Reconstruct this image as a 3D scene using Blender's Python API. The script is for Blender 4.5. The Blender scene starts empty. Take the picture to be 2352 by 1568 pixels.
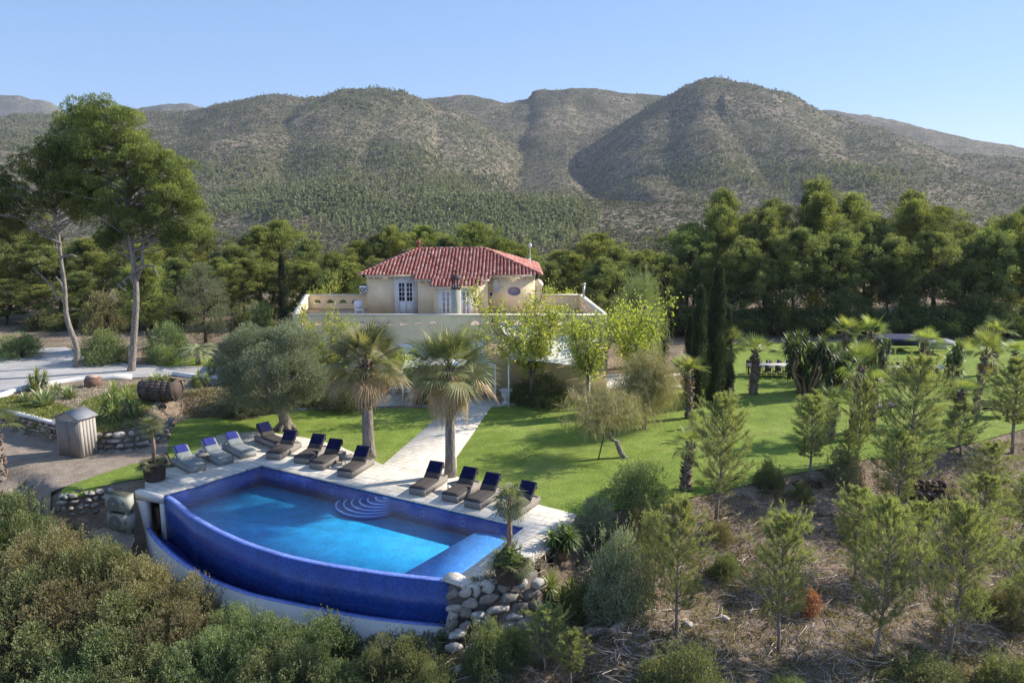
import bpy, bmesh, math, random
import numpy as np
from mathutils import Vector, Matrix
from mathutils.geometry import tessellate_polygon
R = math.radians
scene = bpy.context.scene
col = scene.collection

# ------------------------------------------------------------------ camera, sky, sun, exposure
FPX = 1846.0            # focal length in pixels of a 2352 px wide view
PITCH = R(10.26)
CAMH = 12.5
cam_d = bpy.data.cameras.new('camera'); cam = bpy.data.objects.new('camera', cam_d); col.objects.link(cam)
cam.location = (0, 0, CAMH); cam.rotation_euler = (R(90) - PITCH, 0, 0)
cam_d.sensor_width = 36; cam_d.lens = 36 * FPX / 2352; cam_d.clip_start = 0.5; cam_d.clip_end = 20000
scene.camera = cam
SUN_AZ = R(20)          # direction to the sun, from +x towards +y
SUN_EL = R(32)
world = bpy.data.worlds.new('World'); scene.world = world; world.use_nodes = True
wn = world.node_tree; wn.nodes.clear()
sky = wn.nodes.new('ShaderNodeTexSky'); sky.sky_type = 'NISHITA'; sky.sun_disc = False
sky.sun_elevation = SUN_EL; sky.sun_rotation = R(90) - SUN_AZ; sky.altitude = 1500; sky.air_density = 1.0; sky.dust_density = 0.1; sky.ozone_density = 4.5
bg = wn.nodes.new('ShaderNodeBackground'); bg.inputs[1].default_value = 0.15
wo = wn.nodes.new('ShaderNodeOutputWorld')
smx = wn.nodes.new('ShaderNodeMix'); smx.data_type = 'RGBA'; smx.inputs[0].default_value = .66; smx.inputs[7].default_value = (1.25, 1.95, 3.45, 1)   # evens the glare out into a dry blue
wn.links.new(sky.outputs[0], smx.inputs[6]); wn.links.new(smx.outputs[2], bg.inputs[0]); wn.links.new(bg.outputs[0], wo.inputs[0])
sun_d = bpy.data.lights.new('sun', 'SUN'); sun_d.energy = 5.0; sun_d.angle = R(0.53); sun_d.color = (1.0, 0.93, 0.82)
sun = bpy.data.objects.new('sun', sun_d); col.objects.link(sun)
to_sun = Vector((math.cos(SUN_AZ) * math.cos(SUN_EL), math.sin(SUN_AZ) * math.cos(SUN_EL), math.sin(SUN_EL)))
sun.rotation_euler = to_sun.to_track_quat('Z', 'Y').to_euler(); sun.location = to_sun * 200
scene.view_settings.view_transform = 'Standard'; scene.view_settings.look = 'None'
scene.view_settings.exposure = 0.66; scene.view_settings.gamma = 1
scene.cycles.use_denoising = True; scene.cycles.denoising_prefilter = 'NONE'; scene.cycles.use_adaptive_sampling = True; scene.cycles.adaptive_threshold = .02
scene.cycles.max_bounces = 6; scene.cycles.transparent_max_bounces = 8; scene.cycles.diffuse_bounces = 3
scene.cycles.caustics_reflective = False; scene.cycles.caustics_refractive = False

# ------------------------------------------------------------------ measuring from the photograph
cp, sp = math.cos(PITCH), math.sin(PITCH)
def ray(u, v):
    a = (u - 1176) / FPX; b = (784 - v) / FPX
    return (a, cp + b * sp, -sp + b * cp)
def W(u, v, z=0.0):
    r = ray(u, v); t = (z - CAMH) / r[2]
    return (r[0] * t, r[1] * t)
def WY(u, v, y):
    r = ray(u, v); t = y / r[1]
    return (r[0] * t, y, CAMH + r[2] * t)
def sm(a, b, x):
    t = np.clip((x - a) / (b - a), 0, 1); return t * t * (3 - 2 * t)
def lerp(a, b, t): return a + (b - a) * t

def unit(v): return v / (np.linalg.norm(v, axis=-1, keepdims=True) + 1e-9)
# ------------------------------------------------------------------ noise
def _h(ix, iy, s):
    n = (ix.astype(np.int64) * 374761393 + iy.astype(np.int64) * 668265263 + s * 974711) & 0x7fffffff
    n = ((n ^ (n >> 13)) * 1274126177) & 0x7fffffff
    return ((n ^ (n >> 16)) & 0xffff) / 65535.0
def vnoise(x, y, s=0):
    x = np.asarray(x, float); y = np.asarray(y, float)
    ix = np.floor(x); iy = np.floor(y); fx = x - ix; fy = y - iy
    fx = fx * fx * (3 - 2 * fx); fy = fy * fy * (3 - 2 * fy)
    a = _h(ix, iy, s); b = _h(ix + 1, iy, s); c = _h(ix, iy + 1, s); d = _h(ix + 1, iy + 1, s)
    return (a + (b - a) * fx + (c - a) * fy + (a - b - c + d) * fx * fy) * 2 - 1
def fbm(x, y, o=4, s=0):
    r = 0; a = 1.0; t = 0
    for i in range(o):
        r = r + a * vnoise(x * 2 ** i, y * 2 ** i, s + i * 17); t += a; a *= .5
    return r / t

# ------------------------------------------------------------------ terrain
def sdist(poly, X, Y):
    """signed distance to a polygon, negative inside"""
    X = np.asarray(X, float); Y = np.asarray(Y, float)
    d = np.full(X.shape, 1e9); ins = np.zeros(X.shape, bool)
    n = len(poly)
    for i in range(n):
        ax, ay = poly[i]; bx, by = poly[(i + 1) % n]
        ex, ey = bx - ax, by - ay; L = ex * ex + ey * ey + 1e-12
        t = np.clip(((X - ax) * ex + (Y - ay) * ey) / L, 0, 1)
        d = np.minimum(d, np.hypot(X - ax - t * ex, Y - ay - t * ey))
        c = ((ay > Y) != (by > Y)) & (X < ex * (Y - ay) / (ey if abs(ey) > 1e-12 else 1e-12) + ax)
        ins ^= c
    return np.where(ins, -d, d)
RIM = [W(*p) for p in ((376, 1137), (393, 1147), (433, 1182), (490, 1215), (556, 1245), (656, 1277), (756, 1297), (890, 1317), (1016, 1330))]
POOL_BL = W(600, 1069); POOL_BR = W(1205, 1212); POOL_FR = W(1046, 1330)
POOL_L = [W(510, 1097), W(446, 1118)]
PLATEAU = [W(332, 1127), RIM[0]] + RIM[1:] + [W(1100, 1345), W(1190, 1330), W(1290, 1235), W(1345, 1185), W(1460, 1158), W(1590, 1138), W(1700, 1115),
           W(1800, 1088), W(1900, 1072), W(2000, 1050), W(2120, 1040), W(2250, 1010), W(2400, 970), (60, 60), (100, 70), (140, 120), (140, 900), (-140, 900), (-140, 40),
           (-45, 38), (-30, 37), W(40, 1062), W(130, 1132), W(240, 1116)]
BED = [(-140, 36), (-45, 38.5), W(-60, 965), W(13, 985), W(127, 1015), W(233, 1036), W(317, 1030), W(367, 1012), W(393, 978), W(427, 958), W(500, 955),
       W(547, 966), W(617, 951), W(690, 930), (-14.5, 50), (-17.5, 62), (-18, 75), (-30, 110), (-140, 110)]
def ridge_pts(l): return [WY(u, v, y) for u, v, y in l]
RIDGES = [  # crest points traced as (u, v, distance); reach of the foot in metres; power of the flank
    ([(-60, 262, 1500), (130, 252, 1450), (330, 243, 1400), (500, 225, 1350), (640, 201, 1300), (760, 187, 1250), (880, 181, 1250), (950, 191, 1270), (1000, 205, 1330), (1060, 240, 1400)], 880, 2.1),
    ([(640, 203, 1290), (600, 262, 1060), (540, 330, 860), (500, 400, 690), (450, 450, 600)], 230, 1.1),
    ([(880, 183, 1240), (930, 240, 1060), (985, 300, 900), (1040, 370, 740), (1100, 440, 600)], 250, 1.1),
    ([(780, 186, 1250), (760, 270, 1000), (745, 340, 820), (740, 410, 660)], 190, 1.1),
    ([(330, 245, 1400), (290, 300, 1050), (240, 360, 800), (200, 420, 660)], 230, 1.1),
    ([(60, 256, 1450), (20, 320, 950), (-20, 390, 700)], 230, 1.1),
    ([(980, 212, 1750), (1060, 200, 1750), (1160, 210, 1700), (1220, 198, 1700), (1350, 196, 1700), (1490, 200, 1700)], 880, 1.9),
    ([(1225, 200, 1690), (1235, 262, 1330), (1255, 320, 1050), (1330, 375, 830), (1460, 420, 690), (1600, 455, 590)], 250, 1.05),
    ([(1480, 212, 1420), (1540, 186, 1330), (1630, 171, 1270), (1700, 177, 1260), (1780, 201, 1270), (1870, 242, 1290), (1990, 288, 1280), (2140, 330, 1250), (2330, 372, 1250)], 700, 2.0),
    ([(1640, 173, 1270), (1625, 240, 1080), (1640, 310, 900), (1690, 380, 730), (1740, 430, 610)], 270, 1.1),
    ([(1790, 204, 1265), (1850, 280, 1000), (1930, 350, 800), (2020, 410, 660)], 210, 1.1),
    ([(2000, 290, 1270), (2090, 350, 950), (2200, 410, 720)], 200, 1.1),
    ([(1860, 250, 2300), (1900, 244, 2300), (1970, 254, 2250), (2100, 290, 2150), (2250, 325, 2050), (2400, 358, 2000), (2600, 380, 2000)], 900, 1.4),
    ([(-300, 235, 4000), (-60, 216, 3900), (40, 213, 3900), (70, 222, 3900), (100, 224, 3900), (135, 250, 3900)], 500, .9),
    ([(200, 246, 3300), (290, 237, 3200), (320, 243, 3200), (390, 230, 3100), (430, 232, 3100), (480, 245, 3100)], 500, 1.1),
]
GULLIES = [  # dry valleys: (u, v, distance), depth, reach left and right of the line (right flanks face away from the sun)
    ([(1215, 215, 1640), (1190, 260, 1250), (1155, 310, 1000), (1120, 370, 810), (1150, 425, 690), (1230, 470, 560)], 52, 170, 75),
    ([(1500, 215, 1500), (1390, 240, 1300), (1345, 262, 1180), (1365, 310, 980), (1420, 360, 840), (1510, 405, 730), (1620, 438, 640), (1700, 460, 560)], 64, 210, 115),
    ([(1690, 250, 1080), (1720, 300, 960), (1780, 365, 790), (1830, 405, 700), (1880, 440, 600)], 27, 130, 65),
    ([(690, 215, 1250), (660, 270, 1040), (640, 340, 840), (650, 410, 690), (700, 450, 600)], 24, 150, 85),
    ([(905, 200, 1200), (860, 270, 1000), (850, 340, 820), (880, 410, 690)], 24, 120, 60),
    ([(440, 245, 1350), (400, 300, 1020), (360, 360, 820), (350, 430, 660)], 16, 150, 95),
    ([(1930, 285, 1230), (1960, 340, 960), (2060, 390, 780)], 28, 120, 60),
    ([(2180, 345, 1250), (2240, 390, 900), (2330, 430, 720)], 22, 120, 60),
    ([(1010, 215, 1300), (1010, 270, 1080), (1040, 320, 930)], 22, 90, 50),
    ([(1560, 200, 1290), (1545, 260, 1080), (1560, 320, 920), (1590, 370, 800)], 20, 90, 50),
]
GUL3 = [(np.array([WY(*p)[:2] for p in a]), b, c, d) for a, b, c, d in GULLIES]
RIDGE3 = [(ridge_pts(a), b, c) for a, b, c in RIDGES]
def hills_z(X, Y):
    X = np.asarray(X, float); Y = np.asarray(Y, float)
    base = -11 * sm(78, 300, Y) + 20 * sm(380, 900, Y) + 22 * sm(900, 2200, Y)
    wx = X + 16 * fbm(X / 140, Y / 140, 3, 5); wy = Y + 16 * fbm(X / 140, Y / 140, 3, 9)
    wgt = sm(420, 700, Y)
    wx = lerp(X, wx, wgt); wy = lerp(Y, wy, wgt)
    tot = np.zeros(X.shape)
    for pts, foot, pw in RIDGE3:
        best = np.zeros(X.shape)
        for i in range(len(pts) - 1):
            ax, ay, az = pts[i]; bx, by, bz = pts[i + 1]
            ex, ey = bx - ax, by - ay; L = ex * ex + ey * ey
            t = np.clip(((wx - ax) * ex + (wy - ay) * ey) / L, 0, 1)
            d = np.hypot(wx - ax - t * ex, wy - ay - t * ey)
            hz = az + t * (bz - az) - base
            dd = np.sqrt(d * d + 900) - 30
            f = np.clip(1 - dd / (foot if foot > 400 else foot * np.clip(hz / 60, .5, 1.6)), 0, 1) ** pw
            best = np.maximum(best, hz * f)
        k = 22.0; h = np.clip(k - np.abs(tot - best), 0, None) / k
        tot = np.maximum(tot, best) + h * h * k / 4 * np.clip(np.minimum(tot, best) / k, 0, 1)
    for pts, dep, wl, wr in GUL3:
        bd = np.full(X.shape, 1e9); sd_ = np.zeros(X.shape); tt_ = np.zeros(X.shape); n_ = len(pts) - 1
        for i in range(n_):
            ax, ay = pts[i]; ex, ey = pts[i + 1] - pts[i]; L = ex * ex + ey * ey
            t = np.clip(((wx - ax) * ex + (wy - ay) * ey) / L, 0, 1); dx = wx - ax - t * ex; dy = wy - ay - t * ey; d = np.hypot(dx, dy)
            k = d < bd; bd = np.where(k, d, bd); sd_ = np.where(k, ex * dy - ey * dx, sd_); tt_ = np.where(k, (i + t) / n_, tt_)
        w_ = np.where(sd_ > 0, wr, wl) # travelling towards the viewer: positive side is on the right in the picture
        q = bd / w_; cut = np.where(q < 1, 1 - q, 0) ** 1.25
        tot = tot - dep * cut * np.sin(np.pi * np.clip(.16 + .8 * tt_, 0, 1)) * np.clip(tot / 30, 0, 1)
    amp = np.clip(tot / 60, 0, 1)
    z = base + tot + amp * (8 * fbm(X / 120, Y / 120, 4, 31) + 3.0 * fbm(X / 26, Y / 26, 3, 77))
    z = z + 1.2 * sm(120, 300, Y) * fbm(X / 40, Y / 40, 3, 3)
    return z
POOLPOLY = [POOL_BL, POOL_BR, POOL_FR] + RIM[::-1] + POOL_L[::-1]
def Zg(X, Y):
    X = np.asarray(X, float); Y = np.asarray(Y, float)
    s = sdist(PLATEAU, X, Y); so = np.clip(s, 0, None)
    w = sm(-23, -20.5, X) * (1 - sm(1.5, 4.0, X))
    slope = lerp(.26, .31, sm(0, 12, X))
    z = -w * lerp(1.35, 1.75, sm(-17.2, -15, X)) * sm(-.05, .5, s) - slope * np.clip(so - .2, 0, None)
    z = z - (1 - w) * .25 * sm(0, .8, s)
    z = np.maximum(z, -11) + (0.22 * fbm(X / 2.6, Y / 2.6, 3, 8) + .35 * fbm(X / 9, Y / 9, 2, 5)) * sm(.6, 3, s)
    b = -sdist(BED, X, Y); wd = lerp(.45, 3.0, sm(-20.5, -17.5, X))
    z = z + 1.05 * sm(0, 1, b / wd) * (1 - sm(80, 105, Y))
    z = z + (s < -3) * (b > 1.5) * .08 * fbm(X / 3, Y / 3, 2, 4)
    z = np.where(Y > 78, z + hills_z(X, Y), z)
    return z
def Zs(x, y): return float(Zg(np.array([x]), np.array([y]))[0])
def hit(u, v, z0=None):
    """where the sight line through a photo point meets the terrain"""
    r = ray(u, v); ts = np.arange(14, 140, .1)
    X = r[0] * ts; Y = r[1] * ts; Z = CAMH + r[2] * ts
    g = Zg(X, Y); k = np.argmax(Z <= g)
    if not (Z <= g).any(): k = len(ts) - 1
    return float(X[k]), float(Y[k]), float(g[k])

# ------------------------------------------------------------------ materials
def nodes(name):
    m = bpy.data.materials.new(name); m.use_nodes = True; nt = m.node_tree; nt.nodes.clear()
    out = nt.nodes.new('ShaderNodeOutputMaterial'); return m, nt, out
class N:
    def __init__(s, nt): s.nt = nt
    def n(s, t, **k):
        x = s.nt.nodes.new(t)
        for a, b in k.items(): setattr(x, a, b)
        return x
    def l(s, a, b): s.nt.links.new(a, b)
    def coord(s, kind='Object'): return s.n('ShaderNodeTexCoord').outputs[kind]
    def pos(s): return s.n('ShaderNodeNewGeometry').outputs['Position']
    def map(s, v, scale=(1, 1, 1), rot=(0, 0, 0), loc=(0, 0, 0)):
        m = s.n('ShaderNodeMapping'); m.inputs['Scale'].default_value = scale; m.inputs['Rotation'].default_value = rot; m.inputs['Location'].default_value = loc
        s.l(v, m.inputs['Vector']); return m.outputs[0]
    def noise(s, v, scale, detail=4, rough=.55, dist=0):
        x = s.n('ShaderNodeTexNoise'); x.inputs['Scale'].default_value = scale; x.inputs['Detail'].default_value = detail
        x.inputs['Roughness'].default_value = rough; x.inputs['Distortion'].default_value = dist; s.l(v, x.inputs['Vector']); return x.outputs['Fac']
    def voro(s, v, scale, feature='F1', out='Distance', rnd=1):
        x = s.n('ShaderNodeTexVoronoi'); x.feature = feature; x.inputs['Scale'].default_value = scale; x.inputs['Randomness'].default_value = rnd
        s.l(v, x.inputs['Vector']); return x.outputs[out]
    def ramp(s, f, stops, interp='LINEAR'):
        x = s.n('ShaderNodeValToRGB'); x.color_ramp.interpolation = interp; e = x.color_ramp.elements
        while len(e) > 1: e.remove(e[-1])
        for i, (p, c) in enumerate(stops):
            c = (c, c, c) if isinstance(c, (int, float)) else c
            if i == 0: e[0].position = p; e[0].color = (*c, 1)
            else: q = e.new(p); q.color = (*c, 1)
        s.l(f, x.inputs[0]); return x.outputs[0]
    def mix(s, f, a, b, mode='MIX'):
        x = s.n('ShaderNodeMix'); x.data_type = 'RGBA'; x.blend_type = mode
        for q, i in ((f, 0), (a, 6), (b, 7)):
            if isinstance(q, (int, float)): x.inputs[i].default_value = q if i == 0 else (q, q, q, 1)
            elif isinstance(q, tuple): x.inputs[i].default_value = (*q, 1)
            else: s.l(q, x.inputs[i])
        return x.outputs[2]
    def math(s, op, a, b=None):
        x = s.n('ShaderNodeMath'); x.operation = op
        for q, i in ((a, 0), (b, 1)):
            if q is None: continue
            if isinstance(q, (int, float)): x.inputs[i].default_value = q
            else: s.l(q, x.inputs[i])
        return x.outputs[0]
    def bump(s, h, strength=.5, dist=.02):
        x = s.n('ShaderNodeBump'); x.inputs['Strength'].default_value = strength; x.inputs['Distance'].default_value = dist; s.l(h, x.inputs['Height']); return x.outputs[0]
    def bsdf(s, c, rough=.8, spec=.3, normal=None, metal=0, coat=0):
        x = s.n('ShaderNodeBsdfPrincipled')
        if isinstance(c, tuple): x.inputs['Base Color'].default_value = (*c, 1)
        else: s.l(c, x.inputs['Base Color'])
        if isinstance(rough, (int, float)): x.inputs['Roughness'].default_value = rough
        else: s.l(rough, x.inputs['Roughness'])
        x.inputs['Specular IOR Level'].default_value = spec; x.inputs['Metallic'].default_value = metal; x.inputs['Coat Weight'].default_value = coat
        if normal is not None: s.l(normal, x.inputs['Normal'])
        return x.outputs[0]
def plain(name, c, rough=.7, spec=.3, var=.12, scale=6, bump=.15, metal=0, bs=40, bd=.01):
    m, nt, out = nodes(name); n = N(nt); co = n.coord()
    f = n.noise(co, scale, 5); lo = tuple(q * (1 - var) for q in c); hi = tuple(min(1, q * (1 + var)) for q in c)
    cc = n.ramp(f, [(.3, lo), (.7, hi)])
    b = n.bump(n.noise(co, bs, 3), bump, bd)
    n.l(n.bsdf(cc, rough, spec, b, metal), out.inputs[0]); return m
def foliage(name, dark, mid, light, trans=.3, shift=.12, rough=.6, spec=.25):
    """leaf colour runs along the per-leaf 'tint' value; each plant shifts a little by its own random"""
    m, nt, out = nodes(name); n = N(nt)
    at = n.n('ShaderNodeAttribute'); at.attribute_name = 'tint'
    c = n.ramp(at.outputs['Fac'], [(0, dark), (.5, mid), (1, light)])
    oi = n.n('ShaderNodeObjectInfo')
    hs = n.n('ShaderNodeHueSaturation')
    n.l(n.math('ADD', n.math('MULTIPLY', oi.outputs['Random'], .022), .489), hs.inputs['Hue'])
    n.l(n.math('ADD', n.math('MULTIPLY', oi.outputs['Random'], shift * 2), 1 - shift), hs.inputs['Value'])
    hs.inputs['Saturation'].default_value = .86; n.l(c, hs.inputs['Color'])
    d = n.n('ShaderNodeBsdfPrincipled'); n.l(hs.outputs[0], d.inputs['Base Color']); d.inputs['Roughness'].default_value = rough; d.inputs['Specular IOR Level'].default_value = spec
    t = n.n('ShaderNodeBsdfTranslucent'); tc = n.mix(1, hs.outputs[0], (1.25, 1.3, .55), 'MULTIPLY'); n.l(tc, t.inputs[0])
    mx = n.n('ShaderNodeMixShader'); mx.inputs[0].default_value = trans; n.l(d.outputs[0], mx.inputs[1]); n.l(t.outputs[0], mx.inputs[2])
    n.l(mx.outputs[0], out.inputs[0]); return m
def bark(name, a, b, sc=3):
    m, nt, out = nodes(name); n = N(nt); co = n.coord()
    f = n.noise(n.map(co, (1, 1, .3)), sc * 4, 6, .65); c = n.ramp(f, [(.3, a), (.65, b)])
    bm_ = n.bump(n.voro(n.map(co, (1, 1, .4)), sc * 5), .7, .04)
    n.l(n.bsdf(c, .9, .15, bm_), out.inputs[0]); return m
M = {}
M['pine'] = foliage('pine_needles', (.06, .085, .024), (.18, .215, .045), (.37, .38, .08), trans=.4)
M['pine_dark'] = foliage('pine_needles_dark', (.05, .075, .03), (.15, .19, .06), (.32, .34, .09), trans=.4)
M['pine_young'] = foliage('pine_needles_young', (.14, .16, .075), (.28, .31, .115), (.46, .47, .15), trans=.45)
M['olive'] = foliage('olive_leaves', (.09, .105, .06), (.21, .235, .14), (.38, .40, .25), trans=.3)
M['bush'] = foliage('shrub_leaves', (.06, .075, .032), (.16, .185, .07), (.33, .34, .12), trans=.35)
M['bush_green'] = foliage('green_shrub_leaves', (.06, .09, .035), (.17, .23, .08), (.36, .40, .15), trans=.35)
M['bush_brown'] = foliage('dry_shrub_leaves', (.09, .075, .04), (.235, .20, .09), (.42, .36, .15), trans=.35)
M['cypress'] = foliage('cypress_scales', (.018, .028, .016), (.05, .07, .03), (.13, .16, .07), trans=.2)
M['lime'] = foliage('lime_leaves', (.18, .24, .03), (.38, .44, .04), (.60, .60, .07), trans=.5, spec=.3)
M['palm'] = foliage('palm_fronds', (.055, .07, .025), (.19, .205, .075), (.42, .39, .17), trans=.35, rough=.45, spec=.4)
M['palm_yellow'] = foliage('young_palm_fronds', (.08, .105, .03), (.21, .25, .06), (.42, .44, .12), trans=.45, rough=.45)
M['dead_frond'] = foliage('dead_fronds', (.14, .085, .045), (.36, .23, .12), (.58, .42, .24), trans=.25)
M['yucca'] = foliage('yucca_leaves', (.035, .06, .02), (.13, .18, .04), (.36, .40, .08), trans=.25, rough=.4, spec=.4)
M['agave'] = foliage('agave_leaves', (.14, .17, .07), (.27, .31, .12), (.46, .47, .24), trans=.15, rough=.45)
M['weeping'] = foliage('weeping_twigs', (.16, .14, .06), (.33, .28, .12), (.50, .43, .20), trans=.3)
M['twig'] = foliage('bare_twigs', (.10, .08, .06), (.22, .18, .14), (.40, .35, .29), trans=0)
M['dry'] = foliage('dry_litter', (.20, .15, .11), (.46, .37, .28), (.72, .64, .54), trans=.15)
M['cover'] = foliage('ground_cover_leaves', (.09, .12, .02), (.23, .26, .04), (.38, .38, .07), trans=.35)
M['bark'] = bark('pine_bark', (.13, .10, .08), (.34, .29, .24))
M['bark_dark'] = bark('dark_bark', (.05, .035, .028), (.15, .11, .085))
M['bark_pale'] = bark('pale_bark', (.13, .11, .095), (.34, .30, .25))
M['palm_bark'] = bark('palm_trunk', (.12, .10, .085), (.30, .26, .22), 2)
M['palm_boots'] = bark('palm_leaf_bases', (.08, .045, .03), (.38, .28, .20), 4)

# ------------------------------------------------------------------ mesh builder
class MB:
    def __init__(s): s.v = []; s.f = []; s.t = []; s.chunks = []
    def add(s, vs, fs, tint=.5):
        o = len(s.v); s.v += [tuple(p) for p in vs]; s.f += [tuple(i + o for i in f) for f in fs]; s.t += [tint] * len(vs)
    def box(s, c, size, rz=0, tint=.5, rx=0, ry=0):
        hx, hy, hz = (q / 2 for q in size); m = Matrix.Rotation(rz, 3, 'Z') @ Matrix.Rotation(ry, 3, 'Y') @ Matrix.Rotation(rx, 3, 'X'); c = Vector(c)
        P = [c + m @ Vector((x, y, z)) for z in (-hz, hz) for x, y in ((-hx, -hy), (hx, -hy), (hx, hy), (-hx, hy))]
        s.add(P, [(0, 3, 2, 1), (4, 5, 6, 7), (0, 1, 5, 4), (1, 2, 6, 5), (2, 3, 7, 6), (3, 0, 4, 7)], tint)
    def tube(s, pts, rad, n=8, tint=.5, cap=True):
        pts = [Vector(p) for p in pts]
        if isinstance(rad, (int, float)): rad = [rad] * len(pts)
        vs = []; up = Vector((0, 0, 1)); prev = None
        for i, p in enumerate(pts):
            d = (pts[min(i + 1, len(pts) - 1)] - pts[max(i - 1, 0)]).normalized()
            if prev is None: a = d.cross(up if abs(d.z) < .9 else Vector((1, 0, 0))).normalized()
            else: a = (prev - d * prev.dot(d)).normalized()
            prev = a; b = d.cross(a)
            vs += [p + (a * math.cos(2 * math.pi * k / n) + b * math.sin(2 * math.pi * k / n)) * rad[i] for k in range(n)]
        fs = [(i * n + k, i * n + (k + 1) % n, (i + 1) * n + (k + 1) % n, (i + 1) * n + k) for i in range(len(pts) - 1) for k in range(n)]
        if cap: fs += [tuple(range(n))[::-1], tuple((len(pts) - 1) * n + k for k in range(n))]
        s.add(vs, fs, tint)
    def lathe(s, prof, n=20, c=(0, 0, 0), tint=.5):
        vs = [(c[0] + r * math.cos(2 * math.pi * k / n), c[1] + r * math.sin(2 * math.pi * k / n), c[2] + z) for r, z in prof for k in range(n)]
        fs = [(i * n + k, i * n + (k + 1) % n, (i + 1) * n + (k + 1) % n, (i + 1) * n + k) for i in range(len(prof) - 1) for k in range(n)]
        fs += [tuple(range(n))[::-1], tuple((len(prof) - 1) * n + k for k in range(n))]
        s.add(vs, fs, tint)
    def prism(s, poly, z0, z1, holes=(), bottom=True, tint=.5):
        loops = [[Vector((x, y, 0)) for x, y in q] for q in (poly, *holes)]
        tri = tessellate_polygon(loops); flat = [p for q in loops for p in q]; n = len(flat); o = len(s.v)
        z0f = z0 if callable(z0) else (lambda x, y: z0); z1f = z1 if callable(z1) else (lambda x, y: z1)
        s.v += [(p.x, p.y, z1f(p.x, p.y)) for p in flat] + [(p.x, p.y, z0f(p.x, p.y)) for p in flat]; s.t += [tint] * (2 * n)
        for t in tri:
            a, b, c = (flat[i] for i in t); cr = (b - a).cross(c - a).z
            t = tuple(t) if cr > 0 else tuple(t)[::-1]
            s.f.append(tuple(i + o for i in t))
            if bottom: s.f.append(tuple(i + o + n for i in t[::-1]))
        k = 0
        for q in loops:
            m = len(q); ar = sum(q[i].x * q[(i + 1) % m].y - q[(i + 1) % m].x * q[i].y for i in range(m))
            ccw = ar > 0; outer = k == 0
            for i in range(m):
                a, b = o + k + i, o + k + (i + 1) % m
                if ccw == outer: s.f.append((a + n, b + n, b, a))
                else: s.f.append((b + n, a + n, a, b))
            k += m
    def leaves(s, P, D, S, size, width, tint, fold=0.0):
        """P bases (n,3), D directions, S side vectors, size/width arrays: one pointed blade each"""
        n = len(P); size = np.broadcast_to(size, n)[:, None]; width = np.broadcast_to(width, n)[:, None]
        v = np.empty((n, 4, 3)); v[:, 0] = P; v[:, 1] = P + D * size * .5 + S * width * .5; v[:, 2] = P + D * size; v[:, 3] = P + D * size * .5 - S * width * .5
        s.chunks.append((v.reshape(-1, 3), np.repeat(np.broadcast_to(tint, n), 4)))
    def build(s, name, mat, parent=None, smooth=False, loc=None):
        me = s.mesh(name, mat, smooth); o = bpy.data.objects.new(name, me); col.objects.link(o)
        if parent is not None: o.parent = parent
        if loc is not None: o.location = loc
        return o
    def mesh(s, name, mat, smooth=False):
        me = bpy.data.meshes.new(name)
        nv0 = len(s.v); nb = sum(len(c[0]) for c in s.chunks) ; nf0 = len(s.f)
        V = np.empty((nv0 + nb, 3)); T = np.empty(nv0 + nb)
        if nv0: V[:nv0] = np.array(s.v); T[:nv0] = s.t
        o = nv0
        for c, t in s.chunks: V[o:o + len(c)] = c; T[o:o + len(c)] = t; o += len(c)
        lens = [len(f) for f in s.f] + [4] * (nb // 4)
        idx = np.concatenate([np.array([i for f in s.f for i in f], dtype=np.int32), np.arange(nv0, nv0 + nb, dtype=np.int32)])
        me.vertices.add(len(V)); me.vertices.foreach_set('co', V.astype(np.float32).ravel())
        me.loops.add(len(idx)); me.loops.foreach_set('vertex_index', idx)
        me.polygons.add(len(lens)); ls = np.concatenate([[0], np.cumsum(lens)[:-1]]).astype(np.int32)
        me.polygons.foreach_set('loop_start', ls)
        if smooth: me.polygons.foreach_set('use_smooth', np.ones(len(lens), bool))
        a = me.attributes.new('tint', 'FLOAT', 'POINT'); a.data.foreach_set('value', T.astype(np.float32))
        me.update(calc_edges=True); me.validate()
        if mat is not None: me.materials.append(mat)
        return me
def tag(o, label=None, cat=None, group=None, kind=None):
    if label: o['label'] = label
    if cat: o['category'] = cat
    if group: o['group'] = group
    if kind: o['kind'] = kind
    return o
def thing(name, label, cat, loc=(0, 0, 0), rz=0, group=None, scale=(1, 1, 1), rot=None):
    o = bpy.data.objects.new(name, None); o.empty_display_size = .3; col.objects.link(o)
    o.location = loc; o.rotation_euler = rot or (0, 0, rz); o.scale = scale
    return tag(o, label, cat, group)
def link(name, me, parent):
    o = bpy.data.objects.new(name, me); col.objects.link(o); o.parent = parent; return o
def rot2(x, y, a): return x * math.cos(a) - y * math.sin(a), x * math.sin(a) + y * math.cos(a)
ORD = ['leftmost', 'second', 'third', 'fourth', 'fifth', 'sixth', 'seventh', 'eighth', 'ninth', 'tenth', 'eleventh', 'twelfth', 'thirteenth', 'fourteenth', 'fifteenth',
       'sixteenth', 'seventeenth', 'eighteenth', 'nineteenth', 'twentieth', 'twenty-first', 'twenty-second', 'twenty-third', 'twenty-fourth', 'twenty-fifth', 'twenty-sixth']

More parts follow.
